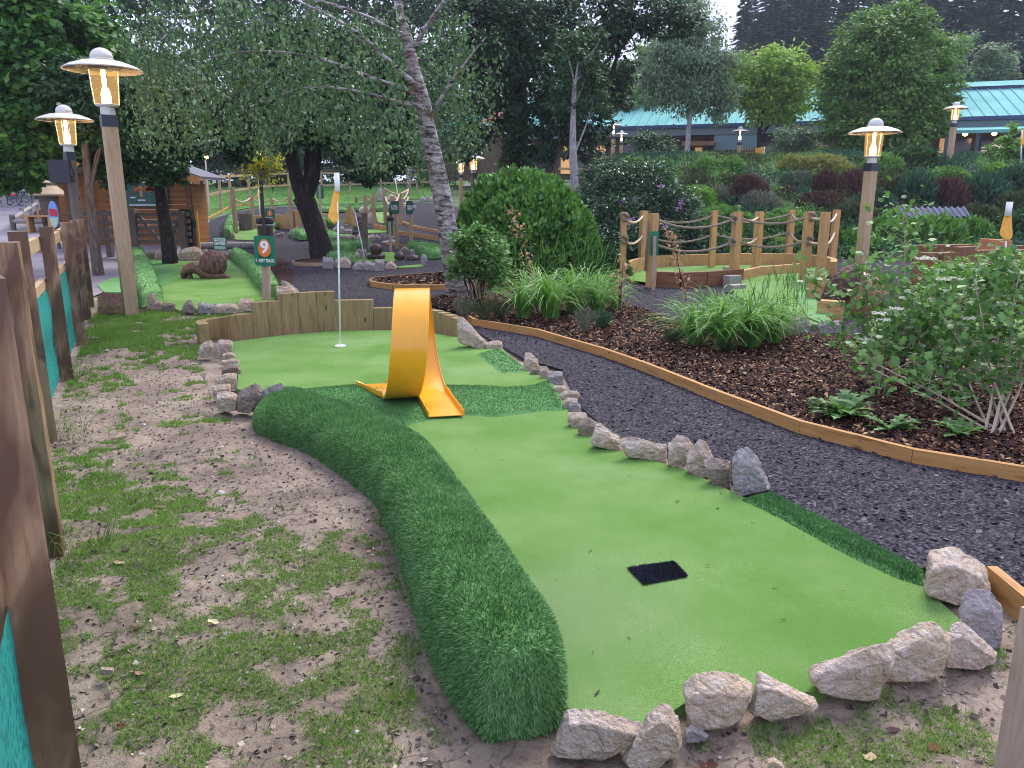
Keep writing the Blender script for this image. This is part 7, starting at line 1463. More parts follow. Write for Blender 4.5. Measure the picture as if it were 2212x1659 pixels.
# trees in front of and beside the long building
tree('tall weeping grey-green birch before the long building', [(1480, 390, 40, 13), (1484, 330, 40, 12), (1490, 250, 40, 9), (1494, 150, 40, 7), (1496, 40, 40, 4)], [blob(1495, 60, 40, 55, 45), blob(1470, 120, 40, 70, 60), blob(1530, 140, 40, 60, 60), blob(1430, 190, 40, 45, 50), blob(1500, 200, 40, 75, 45), blob(1560, 215, 40, 38, 40), blob(1412, 150, 40, 25, 40), blob(1490, 20, 40, 35, 30)], L_WEEP, 24000, .15, 'diamond', BARKP, 170, clump=.45, nl=16, lr=.05, droop=1.4, shell=.2)
tree('light yellow-green rounded tree in front of the green roof', [(1640, 350, 44, 10), (1640, 290, 44, 9), (1645, 220, 44, 6)], [blob(1665, 150, 44, 80, 42), blob(1630, 190, 44, 60, 45), blob(1715, 190, 44, 55, 45), blob(1665, 225, 44, 70, 38), blob(1690, 248, 44, 30, 14)], L_YG, 15000, .22, 'diamond', BARKD, 171, clump=.33, nl=14, lr=.05, per=40)
tree('big dense green tree standing before the terrace', [(1900, 360, 37, 18), (1900, 250, 37, 16), (1905, 120, 37, 8)], [blob(1925, 70, 37, 90, 50), blob(1890, 130, 36.5, 90, 60), blob(1975, 130, 37, 85, 60), blob(1850, 200, 36.5, 80, 55), blob(1930, 200, 36, 100, 60), blob(2015, 205, 37, 60, 45), blob(1845, 265, 36, 60, 45), blob(1910, 275, 35.5, 95, 50), blob(1985, 260, 36, 70, 50), blob(1850, 318, 36, 70, 32), blob(1945, 30, 37, 50, 20)], L_HORN, 46000, .19, 'diamond', BARKD, 172, clump=.30, nl=20, lr=.09, per=45)
tree('small weeping birch with a thin white stem on the bank top', [(1713, 385, 38, 6), (1716, 345, 38, 4.5), (1720, 290, 38, 3)], [blob(1718, 290, 38, 40, 22), blob(1695, 315, 38, 28, 22), blob(1740, 310, 38, 28, 22)], L_WEEP, 4200, .13, 'diamond', BARKP, 173, clump=.5, nl=8, lr=.02, droop=1.4, shell=.1)
tree('pale grey birch behind the roof, left one of two', [(2065, 230, 62, 6), (2065, 150, 62, 4)], [blob(2062, 120, 62, 26, 45), blob(2050, 160, 62, 35, 25)], L_WEEP, 4500, .28, 'diamond', BARKP, 174, clump=.5, nl=6)
tree('pale grey birch behind the roof, right one of two', [(2145, 230, 62, 6), (2145, 150, 62, 4)], [blob(2150, 130, 62, 30, 35), blob(2135, 160, 62, 30, 20), blob(2180, 165, 62, 20, 15)], L_WEEP, 4500, .28, 'diamond', BARKP, 175, clump=.5, nl=6)
tree('mid green tree between the ivy tree and the weeping birch', [(1370, 380, 58, 8), (1370, 250, 58, 6)], [blob(1385, 200, 58, 45, 45), blob(1350, 240, 57, 40, 40), blob(1400, 150, 60, 30, 40), blob(1330, 180, 60, 40, 40)], L_HORN, 9000, .26, 'diamond', BARKD, 176, clump=.4, nl=6)
tree('dark bushy tree right of the lamp pair on the bank', [(1400, 395, 34, 10), (1400, 340, 34, 8)], [blob(1408, 325, 34, 42, 34), blob(1400, 352, 34, 34, 28), blob(1435, 355, 33, 40, 28)], L_OAK, 12000, .13, 'diamond', BARKD, 177, clump=.4, nl=8)
tree('young leafy tree by the thatched parasol on the terrace', [(2180, 360, 31, 5), (2180, 320, 31, 4)], [blob(2178, 325, 31, 40, 22), blob(2185, 295, 31, 22, 22), blob(2205, 345, 31, 30, 20)], L_LIGHT, 3600, .15, 'diamond', BARKD, 178, clump=.4, nl=6, lr=.02)
# ---------------------------------------------------------------- conifers on the hill
def conifer(seed, H=22, label=''):
    r = np.random.default_rng(seed); t = thing('conifer_tree', label, 'conifer', (0, 0, 0), 'conifers covering the hill behind the building'); g = Geo(); g.tube([(0, 0, -1), (.05, 0, H * .5), (0, 0, H)], [.28, .18, .03], 7); Cs = []; Ds = []
    for k in range(46):
        z = H * (.10 + .90 * (k / 46)); R_ = (H - z) * .17 + .5; m = r.integers(6, 10)
        for j in range(m):
            a = r.uniform(0, 6.283); L_ = R_ * r.uniform(.6, 1.15); n_ = int(10 + L_ * 11); s_ = r.random(n_); out = np.array([math.cos(a), math.sin(a), 0]); side = np.array([-out[1], out[0], 0]); w2 = .16 * L_ * (1 - s_) + .1
            C = out * (s_ * L_)[:, None] + side * (r.normal(0, 1, n_) * w2)[:, None] + np.array([0, 0, z]) + np.stack([0 * s_, 0 * s_, -.28 * L_ * s_ ** 1.5 - r.random(n_) * .12], 1); Cs.append(C); Ds.append(np.tile(out, (n_, 1)) + side * r.normal(0, .7, (n_, 1)) + [0, 0, -.35])
            if j % 3 == 0: g.tube([(0, 0, z), tuple(out * L_ * .6 + [0, 0, z - .1 * L_])], .03, 3, False)
    C = np.concatenate(Cs); D = np.concatenate(Ds); obj('trunk', g, BARKM, t, smooth=True); g = Geo(); g.add(*leaves(C, D, r.normal(0, .5, C.shape) + [0, 0, 1], .62, 'long', r)); obj('foliage', g, L_CONIF, t); return t
protos = [conifer(300 + k) for k in range(3)]; used = [False] * 3
CON = [(1385, 95, 92), (1440, 60, 96), (1515, 35, 100), (1545, 75, 92), (1610, -10, 96), (1640, 20, 88), (1675, -40, 98), (1700, 5, 86), (1735, -60, 96), (1765, -10, 84), (1800, -80, 94), (1830, -20, 82), (1862, -90, 96), (1895, -30, 84), (1930, -100, 98), (1960, -40, 86), (1990, -90, 96), (2020, -30, 80), (2050, -110, 94), (2075, -30, 78), (2105, -100, 90), (2135, -20, 76), (2165, -90, 88), (2195, -30, 74), (2225, -90, 86), (2255, -20, 78), (1655, 110, 80), (1745, 100, 76), (1790, 120, 76), (1850, 60, 78), (2040, 60, 74), (2090, 70, 72), (2130, 60, 72), (2200, 80, 70), (2230, 110, 70), (1575, 120, 84), (1690, 120, 82), (1960, 80, 76), (2010, 120, 72), (1420, 150, 84), (2170, 110, 70), (1600, 90, 88), (1725, 60, 82), (1810, 50, 80), (1905, 20, 80), (1470, 110, 90), (1350, 130, 96), (1300, 150, 100), (2290, 0, 80), (1660, -60, 104), (1690, -70, 106), (1720, -80, 104), (1750, -90, 104), (1785, -90, 106), (1845, -90, 106), (1910, -100, 106), (1975, -110, 104), (2040, -110, 104), (2150, -110, 100), (1625, -20, 102), (1480, 60, 100), (1410, 70, 104)]
rr = random.Random(8); lefts = sorted(range(len(CON)), key=lambda i: CON[i][0])
for i, (u, vt, y) in enumerate(CON):
    tp_ = P(u, vt, y); z = float(T(tp_.x, y)) - .5; H = max(6, tp_.z - z); k = i % 3; zn = 0 if u < 1562 else 1 if u < 1775 else 2 if u < 2060 else 3; row = 'front-row' if vt >= 50 else 'tall'; nth = sorted(a for a, b, c in CON if (0 if a < 1562 else 1 if a < 1775 else 2 if a < 2060 else 3) == zn and (b >= 50) == (vt >= 50)).index(u)
    lb = '%s conifer, %s from the left over the %s' % (row, ORD[nth] if nth < 12 else 'number ' + ORD[nth - 12] + ' beyond twelve', ('grey-green weeping birch', 'light yellow-green tree', 'big dense green tree', 'terrace roof')[zn])
    if not used[k]: o = protos[k]; used[k] = True
    else: o = copy_tree(protos[k], (0, 0, 0))
    o.location = (tp_.x, y, z); o.rotation_euler.z = rr.uniform(0, 6.28); s_ = H / 22; o.scale = (max(.55, s_ ** .7 * rr.uniform(.9, 1.2)),) * 2 + (s_,); o['label'] = lb
# ---------------------------------------------------------------- shrubs and plants
def bush(name, label, cat, blobs, M, n, size, shape, seed, base=None, group=None, up=0.0, clump=.3, per=40, shell=.6, stems=6, droop=.1, flat=.8):
    c0 = blobs[0][0]; f = Vector(base) if base else Vector((c0[0], c0[1], float(T(c0[0], c0[1])))); t = thing(name, label, cat, f, group); g = Geo()
    r = np.random.default_rng(seed); g.add(*crown(blobs, n, size, shape, seed, clump=clump, droop=droop - up, per=per, shell=shell, flat=flat)); obj('foliage', g, M, t)
    g = Geo(); tg = [(c[0] + random.uniform(-.7, .7) * rd[0], c[1], c[2] + random.uniform(-.3, .7) * rd[2]) for c, rd in blobs for _ in range(max(1, stems // len(blobs) + 1))]; limbs(g, [(f.x + random.uniform(-.1, .1), f.y, f.z - .05) for _ in range(4)], tg, .02, seed, 5); obj('stems', g, TWIG, t); return t
# laurel dome: upright glossy leaves over the surface
r_ = np.random.default_rng(61); y0 = 15.2; c = P(1132, 520, y0); rx, ry, rz = px2m(150, y0), px2m(140, y0), P(1132, 380, y0).z - .55; cz = .55
t = thing('laurel_bush', 'large rounded laurel bush with glossy upright bright green leaves', 'bush', (c.x, y0, 0)); n = 15000
th = r_.uniform(0, 2 * np.pi, n); ph = np.arccos(r_.uniform(-.25, 1, n)); d = np.stack([np.sin(ph) * np.cos(th), np.sin(ph) * np.sin(th), np.cos(ph)], 1)
lump_ = 1 + .13 * (fbm(np.cos(th) * 2.3 + 9 + ph, np.sin(th) * 2.3 + 5 + ph * 2) - .5) * 2 + .05 * np.sin(th * 9 + ph * 7); q = (1 - .16 * r_.random(n) ** 2) * lump_
C = np.stack([c.x + d[:, 0] * rx * q, y0 + d[:, 1] * ry * q, cz + d[:, 2] * rz * q], 1); g = Geo(); g.add(*leaves(C, d * .6 + r_.normal(0, .38, (n, 3)) + [0, 0, .6], d + r_.normal(0, .5, (n, 3)), .105, 'ovate', r_)); 
g2 = Geo(); obj('foliage', g, L_LAUREL, t); g2.lathe((c.x, y0, 0), [(rx * .80, 0), (rx * .86, cz)] + [(rx * .86 * math.cos(a), cz + rz * .86 * math.sin(a)) for a in np.linspace(.2, 1.57, 6)], 20); obj('shade_core', g2, plain('leaf_shadow_green', (.01, .035, .01), .9), t, smooth=True)  # solid dark core; the shade inside the bush is put into its colour
# small light green shrub by the birch
yb = 10.6
bush('shrub', 'loose light green shrub with pale bare stems right of the birch foot', 'shrub', [blob(1020, 525, yb, 42, 28, .4), blob(1060, 560, yb, 46, 30, .4), blob(1000, 575, yb + .3, 30, 26, .3), blob(1075, 600, yb, 30, 20, .3), blob(1030, 505, yb, 25, 18, .3), blob(1070, 525, yb + .3, 24, 20, .3)], L_SHRUB, 4200, .06, 'ovate', 71, G(1035, 655), up=.1, clump=.5, shell=.1, per=20)
g = Geo(); q0 = G(1042, 662)
for k in range(16): a = random.uniform(-.45, .45); L_ = random.uniform(.35, .8); g.tube([(q0.x + a * .2, q0.y, 0), (q0.x + a * .55, q0.y + .05, L_ * .6), (q0.x + a, q0.y + .1, L_)], [.006, .005, .003], 4, False)
obj('bare_stems', g, STEM, label='pale bare woody stems at the foot of the light green shrub', cat='stems')
# rhododendron with mauve flowers, behind and right of the laurel
yb = 19; RB = [blob(1370, 400, yb, 85, 45), blob(1430, 450, yb - .5, 70, 45), blob(1330, 470, yb - 1, 70, 45), blob(1300, 530, yb - 2, 60, 40), blob(1380, 520, yb - 1.5, 80, 45), blob(1460, 500, yb, 50, 45), blob(1325, 375, yb + 1, 50, 30), blob(1290, 440, yb, 50, 40)]
t = bush('rhododendron', 'tall dark rhododendron with a few mauve flowers behind the rope fence', 'bush', RB, L_RHODO, 26000, .12, 'long', 72, clump=.4, per=30, shell=.5)
g = Geo(); 
for u, v in ((1427, 401), (1374, 437), (1373, 447), (1366, 475), (1357, 484), (1340, 437), (1471, 437), (1466, 449), (1437, 487), (1395, 545)):
    q = P(u, v, yb - 2.2 if v > 460 else yb - 1.3); C = np.array(tuple(q)) + np.random.default_rng(int(u)).normal(0, .03, (16, 3)); rr2 = np.random.default_rng(int(v)); g = Geo(); g.add(*leaves(C, rr2.normal(0, 1, (16, 3)), rr2.normal(0, 1, (16, 3)) + [0, -1, 0], .055, 'ovate', rr2)); obj('flower', g, L_PURP, t)
bush('shrub', 'light leafy shrub over the top of the rhododendron', 'shrub', [blob(1375, 372, 20, 45, 22), blob(1410, 395, 20, 45, 25), blob(1345, 395, 20, 30, 20)], L_SHRUB, 5000, .12, 'diamond', 73, clump=.4)
# heather bank: undergrowth, then mounds
bk_ = [(2.9, 19.5), (5, 18.8), (9, 18.9), (14, 18.9), (19, 19), (26, 36), (24, 37), (9, 38), (3.2, 36), (2.2, 28)]
q = outline_pts(bk_, 110000, 81); hgt = .12 + .45 * fbm(q[:, 0] * .7, q[:, 1] * .7); sel = fbm(q[:, 0] * .45 + 9, q[:, 1] * .45) ; r_ = np.random.default_rng(82); z = T(q[:, 0], q[:, 1]) + hgt * r_.random(len(q))
for nm, k, M, sz_ in (('undergrowth', sel < .47, L_JUN, .12), ('undergrowth', (sel >= .47) & (sel < .60), L_SHRUB, .10), ('undergrowth', sel >= .60, L_HEATH, .11)):
    C = np.stack([q[k, 0], q[k, 1], z[k]], 1); n = len(C); g = Geo(); g.add(*leaves(C, r_.normal(0, .7, (n, 3)) + [0, -.2, .7], r_.normal(0, .6, (n, 3)) + [0, -.6, .6], sz_, 'long', r_)); obj(nm, g, M, kind='stuff')
def mound_proto(M, seed, shape, size, n, upr):
    r = np.random.default_rng(seed); th = r.uniform(0, 2 * np.pi, n); ph = np.arccos(r.uniform(0, 1, n)); d = np.stack([np.sin(ph) * np.cos(th), np.sin(ph) * np.sin(th), np.cos(ph)], 1); q = (1 - .3 * r.random(n) ** 2) * (1 + .22 * (fbm(th * 1.9 + seed, ph * 3.4) - .5) * 2 + .1 * r.normal(0, .5, n))
    g = Geo(); g.add(*leaves(d * q[:, None], d * .7 + r.normal(0, .45, (n, 3)) + [0, 0, upr], d + r.normal(0, .5, (n, 3)), size, shape, r)); return g.mesh('foliage')
PR = {'maroon': (mound_proto(L_MAROON, 1, 'needle', .28, 2600, .6), L_MAROON), 'olive': (mound_proto(L_HEATH, 2, 'needle', .30, 2600, .6), L_HEATH), 'grey': (mound_proto(L_GREYH, 3, 'needle', .26, 2600, .7), L_GREYH), 'blue': (mound_proto(L_JUN, 4, 'needle', .36, 2800, .5), L_JUN), 'green': (mound_proto(L_SHRUB, 5, 'diamond', .17, 2800, .3), L_SHRUB), 'gold': (mound_proto(L_GOLD, 6, 'diamond', .15, 2800, .2), L_GOLD), 'glossy': (mound_proto(L_LAUREL, 7, 'long', .24, 2800, .5), L_LAUREL), 'dark': (mound_proto(L_OAK, 8, 'diamond', .18, 2800, .2), L_OAK), 'light': (mound_proto(L_LIGHT, 9, 'diamond', .17, 2600, .4), L_LIGHT)}
for k, (me, M) in PR.items(): me.materials.append(M)
MO = [('maroon', 1840, 422, 32, 46, 'wine-red shrub just left of the pale post of the bank lamp'), ('maroon', 1697, 421, 26, 20, 'low wine-red heather over the middle of the rope fence'), ('maroon', 1780, 416, 30, 40, 'brownish red heather between the two wine-red shrubs'), ('maroon', 1615, 436, 46, 48, 'wide dark brown heather behind the middle of the rope fence'), ('grey', 1640, 456, 44, 36, 'grey twiggy shrub just above the rope fence'), ('maroon', 1770, 448, 44, 30, 'dull brown heather under the wine-red shrubs'),
      ('maroon', 2040, 452, 48, 56, 'large dark brown heather hump right of the bank lamp post'), ('olive', 1930, 430, 42, 42, 'olive shrub just right of the bank lamp post'), ('blue', 1975, 448, 44, 60, 'blue-green bush between the olive shrub and the brown hump'), ('blue', 2120, 445, 55, 52, 'blue-green bush right of the dark brown hump'), ('olive', 2190, 470, 46, 46, 'olive shrub at the right border above the flag'), ('blue', 2190, 415, 50, 44, 'dark blue-green bush at the right border below the parasol'),
      ('maroon', 2130, 408, 30, 26, 'small reddish heather in front of the turned hole sign'), ('green', 2040, 398, 45, 34, 'fresh green shrub below the terrace lamp'), ('gold', 1710, 374, 36, 36, 'yellow-green low bush left of the thin white birch stem'), ('gold', 1770, 378, 56, 40, 'broad golden-green bush under the trellis panel'), ('green', 1905, 380, 45, 44, 'green bush at the top of the bank under the dense tree'), ('dark', 1960, 366, 60, 46, 'dark green hedge clump beside the terrace corner'), ('green', 1530, 375, 34, 34, 'rounded pale green shrub in front of the porch'), ('green', 1580, 372, 34, 32, 'rounded pale green shrub next to the trellis lamp'),
      ('green', 1430, 380, 30, 36, 'green shrub left of the white birch stem on the bank'), ('olive', 1500, 410, 45, 26, 'olive low growth along the golden fence'), ('olive', 1580, 405, 50, 24, 'olive low growth below the far lamp post'), ('grey', 1560, 438, 40, 30, 'pale grey-green heather left of the dark brown one'), ('light', 1500, 450, 50, 44, 'bright leafy growth right of the rhododendron'), ('green', 1560, 500, 62, 50, 'leafy green slope cover behind the rope fence'), ('light', 1676, 548, 24, 34, 'bright fern-like tuft inside the right of the rope fence'), ('olive', 1840, 480, 50, 36, 'olive shrub left of the lamp post above the glossy shrubs'),
      ('glossy', 1920, 535, 55, 62, 'glossy leaved shrub right of the lamp post, left of three'), ('glossy', 2010, 540, 60, 66, 'glossy leaved shrub in the middle behind the brown timbers'), ('glossy', 2090, 532, 56, 56, 'glossy leaved shrub behind the orange stump'), ('glossy', 1850, 550, 46, 50, 'glossy leaved shrub just left of the lamp post'), ('dark', 1760, 545, 60, 60, 'dark green shrub behind the large rope knots'), ('dark', 2200, 520, 60, 60, 'dark green shrub at the right border behind the flag'), ('green', 1690, 500, 60, 46, 'green shrub behind the back rope posts'), ('olive', 2105, 490, 60, 40, 'olive feathery shrub right of the blue sheet'), ('olive', 1960, 482, 48, 34, 'olive feathery shrub left of the blue sheet'), ('blue', 1890, 455, 40, 36, 'small blue-green bush hugging the lamp post'), ('light', 2150, 382, 42, 28, 'light green patch below the hole signs'), ('dark', 1620, 545, 50, 44, 'dark low shrub seen through the rope fence'), ('grey', 1720, 400, 30, 26, 'grey-green tuft below the thin white birch stem'), ('dark', 1310, 600, 50, 60, 'dark shrub filling the gap right of the laurel bush'), ('light', 1240, 560, 30, 40, 'light shrub at the right foot of the laurel bush'), ('olive', 1480, 420, 40, 30, 'olive shrub over the right end of the rhododendron'), ('dark', 1520, 545, 46, 50, 'dark leafy shrub behind the slim back rope post')]
rr = random.Random(12)
for k, u, vb, ru, h_, lb in MO:
    q = G(u, vb) if vb < 560 else G(u, vb, 0); y = max(q.y, 17.6) if u > 1330 else q.y; 
    if y != q.y: q = P(u, vb, y)
    z = float(T(q.x, y)); me, M = PR[k]; o = bpy.data.objects.new('shrub', me); COL.objects.link(o); a = px2m(ru, y); o.location = (q.x, y, z - .05); o.scale = (a * 1.05, a * .8, max(.25, px2m(h_, y) * 1.0)); o.rotation_euler = (0, 0, rr.uniform(0, 6.28)); tag(o, lb, 'shrub', 'shrubs on the heather bank')
# ---------------------------------------------------------------- long-leaved clumps, wispy grass, small plants
def lily(label, tufts, seed, M=L_LILY, group='long-leaved clumps in the bark bed', name='daylily_clump'):
    r = random.Random(seed); f = tufts[0][0]; t = thing(name, label, 'plant', f, group); g = Geo()
    for (q, n, L_, w_) in tufts:
        for k in range(n):
            a = r.uniform(0, 6.283); rr0 = r.uniform(0, .10) * L_ * 1.6; l = L_ * 1.65 * r.uniform(.6, 1.15); lean = r.uniform(.25, 1.1); x0 = q[0] + rr0 * math.cos(a * 3.3); y0_ = q[1] + rr0 * math.sin(a * 3.3); V = []; m = 6
            for i in range(m + 1):
                s_ = i / m; h = l * (s_ * math.cos(lean * .5) - (.55 + .5 * lean) * s_ ** 2.6 * .62); d = l * (.18 * s_ + lean * .55 * s_ ** 1.7); ww = w_ * (1 - s_ ** 2.2) * (.6 + .4 * min(1, s_ * 5)) / 2 + .0006
                cx, cy = x0 + d * math.cos(a), y0_ + d * math.sin(a); tx, ty = -math.sin(a), math.cos(a); z_ = q[2] + max(.005, h); V += [(cx - tx * ww, cy - ty * ww, z_ + .3 * ww), (cx, cy, z_ - .2 * ww), (cx + tx * ww, cy + ty * ww, z_ + .3 * ww)]
            g.add(V, [(3 * i + j, 3 * i + j + 1, 3 * i + j + 4, 3 * i + j + 3) for i in range(m) for j in (0, 1)])
    obj('leaves', g, M, t); return t
def bz(u, v): q = G(u, v, .06); q.z = float(zbed(np.array([q.x]), np.array([q.y]))[0]) - .01; return q
lily('broad clump of arching strap leaves left of the black tube', [(bz(1130, 690), 120, .56, .022), (bz(1190, 692), 150, .62, .022), (bz(1240, 680), 130, .62, .022), (bz(1290, 683), 120, .56, .02), (bz(1330, 672), 60, .45, .02), (bz(1160, 665), 100, .62, .02), (bz(1265, 660), 90, .6, .02)], 1)
lily('second clump of arching strap leaves before the green ramp', [(bz(1500, 752), 120, .5, .02), (bz(1560, 760), 150, .55, .021), (bz(1620, 755), 150, .55, .021), (bz(1670, 745), 110, .5, .02), (bz(1550, 725), 110, .55, .02), (bz(1640, 725), 90, .5, .02)], 2)
lily('small tuft of strap leaves in the far corner by the rocks', [(G(*tM([(560, 950)])[0]), 90, .55, .04)], 3, group=None)
def wisps(label, pts, seed, M=L_LILY, name='tall_grass'):
    r = random.Random(seed); t = thing(name, label, 'grass', pts[0][0]); g = Geo()
    for q, n, h in pts:
        for k in range(n):
            a = r.uniform(0, 6.283); l = h * r.uniform(.6, 1.1); b = r.uniform(.05, .3); x0, y0_ = q[0] + r.uniform(-.25, .25), q[1] + r.uniform(-.1, .1); ps = [(x0 + b * l * s_ ** 2 * math.cos(a), y0_ + b * l * s_ ** 2 * math.sin(a), q[2] + l * s_ * (1 - .2 * b * s_)) for s_ in (0, .35, .7, 1)]
            g.tube(ps, [.0028, .0024, .0018, .001], 3, False); e = ps[-1]; g.tube([ps[2], ((ps[2][0] + e[0]) / 2, e[1], (ps[2][2] + e[2]) / 2), e], [.001, .005, .001], 4, False)
    obj('stalks', g, M, t); return t
wisps('thin tall grass stalks in front of the laurel bush', [(bz(1150, 655), 14, .9), (bz(1220, 650), 20, 1.0), (bz(1290, 650), 24, .95), (bz(1330, 650), 10, .7)], 4)
wisps('wiry seed stalks sticking out of the second strap-leaved clump', [(bz(1660, 735), 30, .75), (bz(1700, 730), 24, .75), (bz(1540, 735), 16, .6)], 5)
def tuft(u, v, h, M, label, seed, ru=.16, name='heather_plant'):
    q = bz(u, v); t = thing(name, label, 'plant', q, 'small heather plants in the bark bed'); r = np.random.default_rng(seed); n = 620; a = r.uniform(0, 6.283, n); l = r.random(n) ** .7; rr2 = ru * (.25 + .75 * l) * r.random(n) ** .5
    C = np.stack([q.x + rr2 * np.cos(a), q.y + rr2 * np.sin(a), q.z + h * l * (1 - .4 * (rr2 / ru) ** 2)], 1); g = Geo(); g.add(*leaves(C, np.stack([np.cos(a) * .5, np.sin(a) * .5, np.ones(n)], 1) + r.normal(0, .2, (n, 3)), r.normal(0, 1, (n, 3)), .035, 'needle', r)); 
    for k in range(40): b = r.uniform(0, 6.283); g.tube([tuple(q), (q.x + ru * .5 * math.cos(b), q.y + ru * .5 * math.sin(b), q.z + h * .5), (q.x + ru * .8 * math.cos(b), q.y + ru * .8 * math.sin(b), q.z + h * r.uniform(.7, 1.05))], .0018, 3, False)
    obj('foliage', g, M, t)
tuft(1002, 690, .30, L_GREYH, 'grey heather tuft nearest the timber wall end', 11, .17); tuft(1045, 695, .26, L_HEATH, 'olive heather tuft right of the grey one', 12, .18); tuft(1082, 690, .24, L_HEATH, 'olive heather tuft at the left side of the strap-leaved clump', 13, .18)
tuft(1262, 722, .28, L_GREYH, 'feathery grey tuft at the front of the bark bed left of the black tube', 14, .16); tuft(1300, 715, .2, L_JUN, 'green ferny tuft beside the feathery grey one', 15, .15); tuft(1455, 745, .14, L_HEATH, 'low olive tuft left of the second strap-leaved clump', 16, .12); tuft(1570, 765, .1, L_HEATH, 'tiny olive sprig in front of the second strap-leaved clump', 17, .1)
# leafy shrubs with visible stems on the right
def stemshrub(label, base, stems, n, size, shape, M, seed, SM=STEM, flowers=(), spread=.13, name='leafy_shrub', cat='shrub', r0=.008):
    r = np.random.default_rng(seed); t = thing(name, label, cat, base); g = Geo(); nodes = []
    for st in stems:
        st = [Vector(st[0]) + Vector((r.normal(0, .05), r.normal(0, .05), 0))] + list(st[1:]); ps = smooth_line([tuple(q) for q in st], 5); g.tube(ps, np.linspace(r0, r0 * .3, len(ps)), 5, False); ps = np.array(ps)
        for k in range(len(ps) // 3, len(ps)):
            w_ = 1
            for _ in range(2):
                d = unit(r.normal(0, 1, 3) * [1, .8, .35] + [0, 0, .35]); L_ = r.uniform(.08, .26); e = ps[k] + d * L_; g.tube([tuple(ps[k]), tuple(ps[k] + d * L_ * .5 + [0, 0, .02]), tuple(e)], [r0 * .28, r0 * .2, r0 * .12], 3, False); nodes += [ps[k] + d * L_ * s_ for s_ in (.4, .7, 1)]
    obj('stems', g, SM, t); nodes = np.array(nodes); C = nodes[r.integers(0, len(nodes), n)] + r.normal(0, spread * .35, (n, 3)); D = r.normal(0, .8, (n, 3)) + [0, 0, -.12]; N = r.normal(0, .42, (n, 3)) + [0, -.15, 1.]
    g = Geo(); g.add(*leaves(C, D, N, size, shape, r)); obj('foliage', g, M, t)
    if flowers:
        for q in flowers:
            g = Geo(); m = 90; a = r.uniform(0, 6.283, m); rr2 = .05 * r.random(m) ** .5; C = np.stack([q[0] + rr2 * np.cos(a), q[1] + rr2 * np.sin(a), q[2] + .012 * r.random(m)], 1); g.add(*leaves(C, r.normal(0, 1, (m, 3)) * [1, 1, .3], np.tile([0, 0, 1.], (m, 1)) + r.normal(0, .3, (m, 3)), .014, 'ovate', r)); obj('flower_head', g, L_FLOW, t)
    return t
b0 = bz(2152, 948)
def S(base, *pts): return [base] + [P(*p_) for p_ in pts]
stemshrub('largest leafy shrub at the right border with many pale stems', b0, [S(b0, (2140, 800, 4.9), (2120, 680, 5.0), (2100, 590, 5.1)), S(b0, (2175, 800, 4.9), (2190, 650, 5.0), (2205, 585, 5.0)), S(b0, (2125, 820, 5.0), (2060, 720, 5.2), (2010, 640, 5.3)), S(b0, (2155, 780, 5), (2150, 640, 5.1), (2160, 570, 5.2)), S(b0, (2210, 820, 5.0), (2235, 700, 5), (2240, 640, 5)), S(b0, (2095, 830, 5.2), (2085, 740, 5.3), (2070, 640, 5.4)), S(b0, (2180, 850, 4.8), (2215, 760, 4.7), (2225, 660, 4.7)), S(b0, (2040, 860, 4.9), (1960, 820, 5.0), (1880, 780, 5.1))], 1500, .052, 'lobed', L_SHRUB, 201, flowers=[P(2005, 560, 5.2), P(2040, 605, 5.3), P(2098, 690, 5.0)], r0=.010)
b1 = bz(2060, 870)
stemshrub('leafy shrub just left of the largest one, behind the black stake', b1, [S(b1, (2040, 780, 5.7), (2010, 700, 5.8), (1985, 640, 5.9)), S(b1, (2060, 780, 5.7), (2070, 680, 5.8), (2060, 600, 5.9)), S(b1, (2030, 820, 5.8), (1975, 750, 5.9), (1950, 690, 6)), S(b1, (2075, 800, 5.7), (2110, 720, 5.8), (2120, 640, 5.9))], 950, .052, 'lobed', L_SHRUB, 202)
b2 = bz(1905, 862)
stemshrub('sparse leafy shrub with crossing twigs left of the black stake', b2, [S(b2, (1890, 780, 5.6), (1860, 700, 5.8), (1800, 640, 5.9), (1745, 605, 6)), S(b2, (1900, 760, 5.7), (1885, 660, 5.8), (1840, 580, 5.9)), S(b2, (1910, 780, 5.6), (1915, 690, 5.7), (1900, 600, 5.8)), S(b2, (1880, 790, 5.7), (1820, 750, 5.8), (1770, 720, 5.9)), S(b2, (1880, 740, 5.6), (1870, 620, 5.7), (1875, 560, 5.8)), S(b2, (1935, 780, 5.6), (1960, 700, 5.7), (1975, 640, 5.8))], 560, .050, 'lobed', L_SHRUB, 203, flowers=[P(1898, 678, 5.4), P(1908, 692, 5.4), P(1937, 668, 5.4), P(1870, 735, 5.5), P(1990, 560, 6)], SM=STEMG)
b3 = G(1948, 830); stemshrub('thin sapling tied above the black stake with few leaves', b3, [S(Vector((b3.x, b3.y, .3)), (1948, 690, b3.y), (1950, 600, b3.y), (1955, 530, b3.y), (1950, 455, b3.y))], 260, .05, 'lobed', L_SHRUB, 204, SM=STEM, spread=.3)
yb = 8.5; bush('shrub', 'fresh light green growth behind the largest right shrub', 'shrub', [blob(2060, 600, yb, 45, 40, .4), blob(2130, 620, yb, 60, 50, .5), blob(2190, 600, yb, 40, 50, .4), blob(2010, 650, yb, 35, 35, .3)], L_LIGHT, 2600, .07, 'ovate', 205, G(2100, 745), clump=.5, shell=.1, per=16)
yb = 7.4; bush('shrub', 'low leafy growth with pale stems behind the black stake', 'shrub', [blob(1960, 700, yb, 60, 30, .3), blob(1900, 740, yb, 40, 25, .3), blob(2040, 730, yb, 50, 30, .3)], L_SHRUB, 1900, .06, 'ovate', 206, G(1960, 800), clump=.5, shell=.1, per=14)
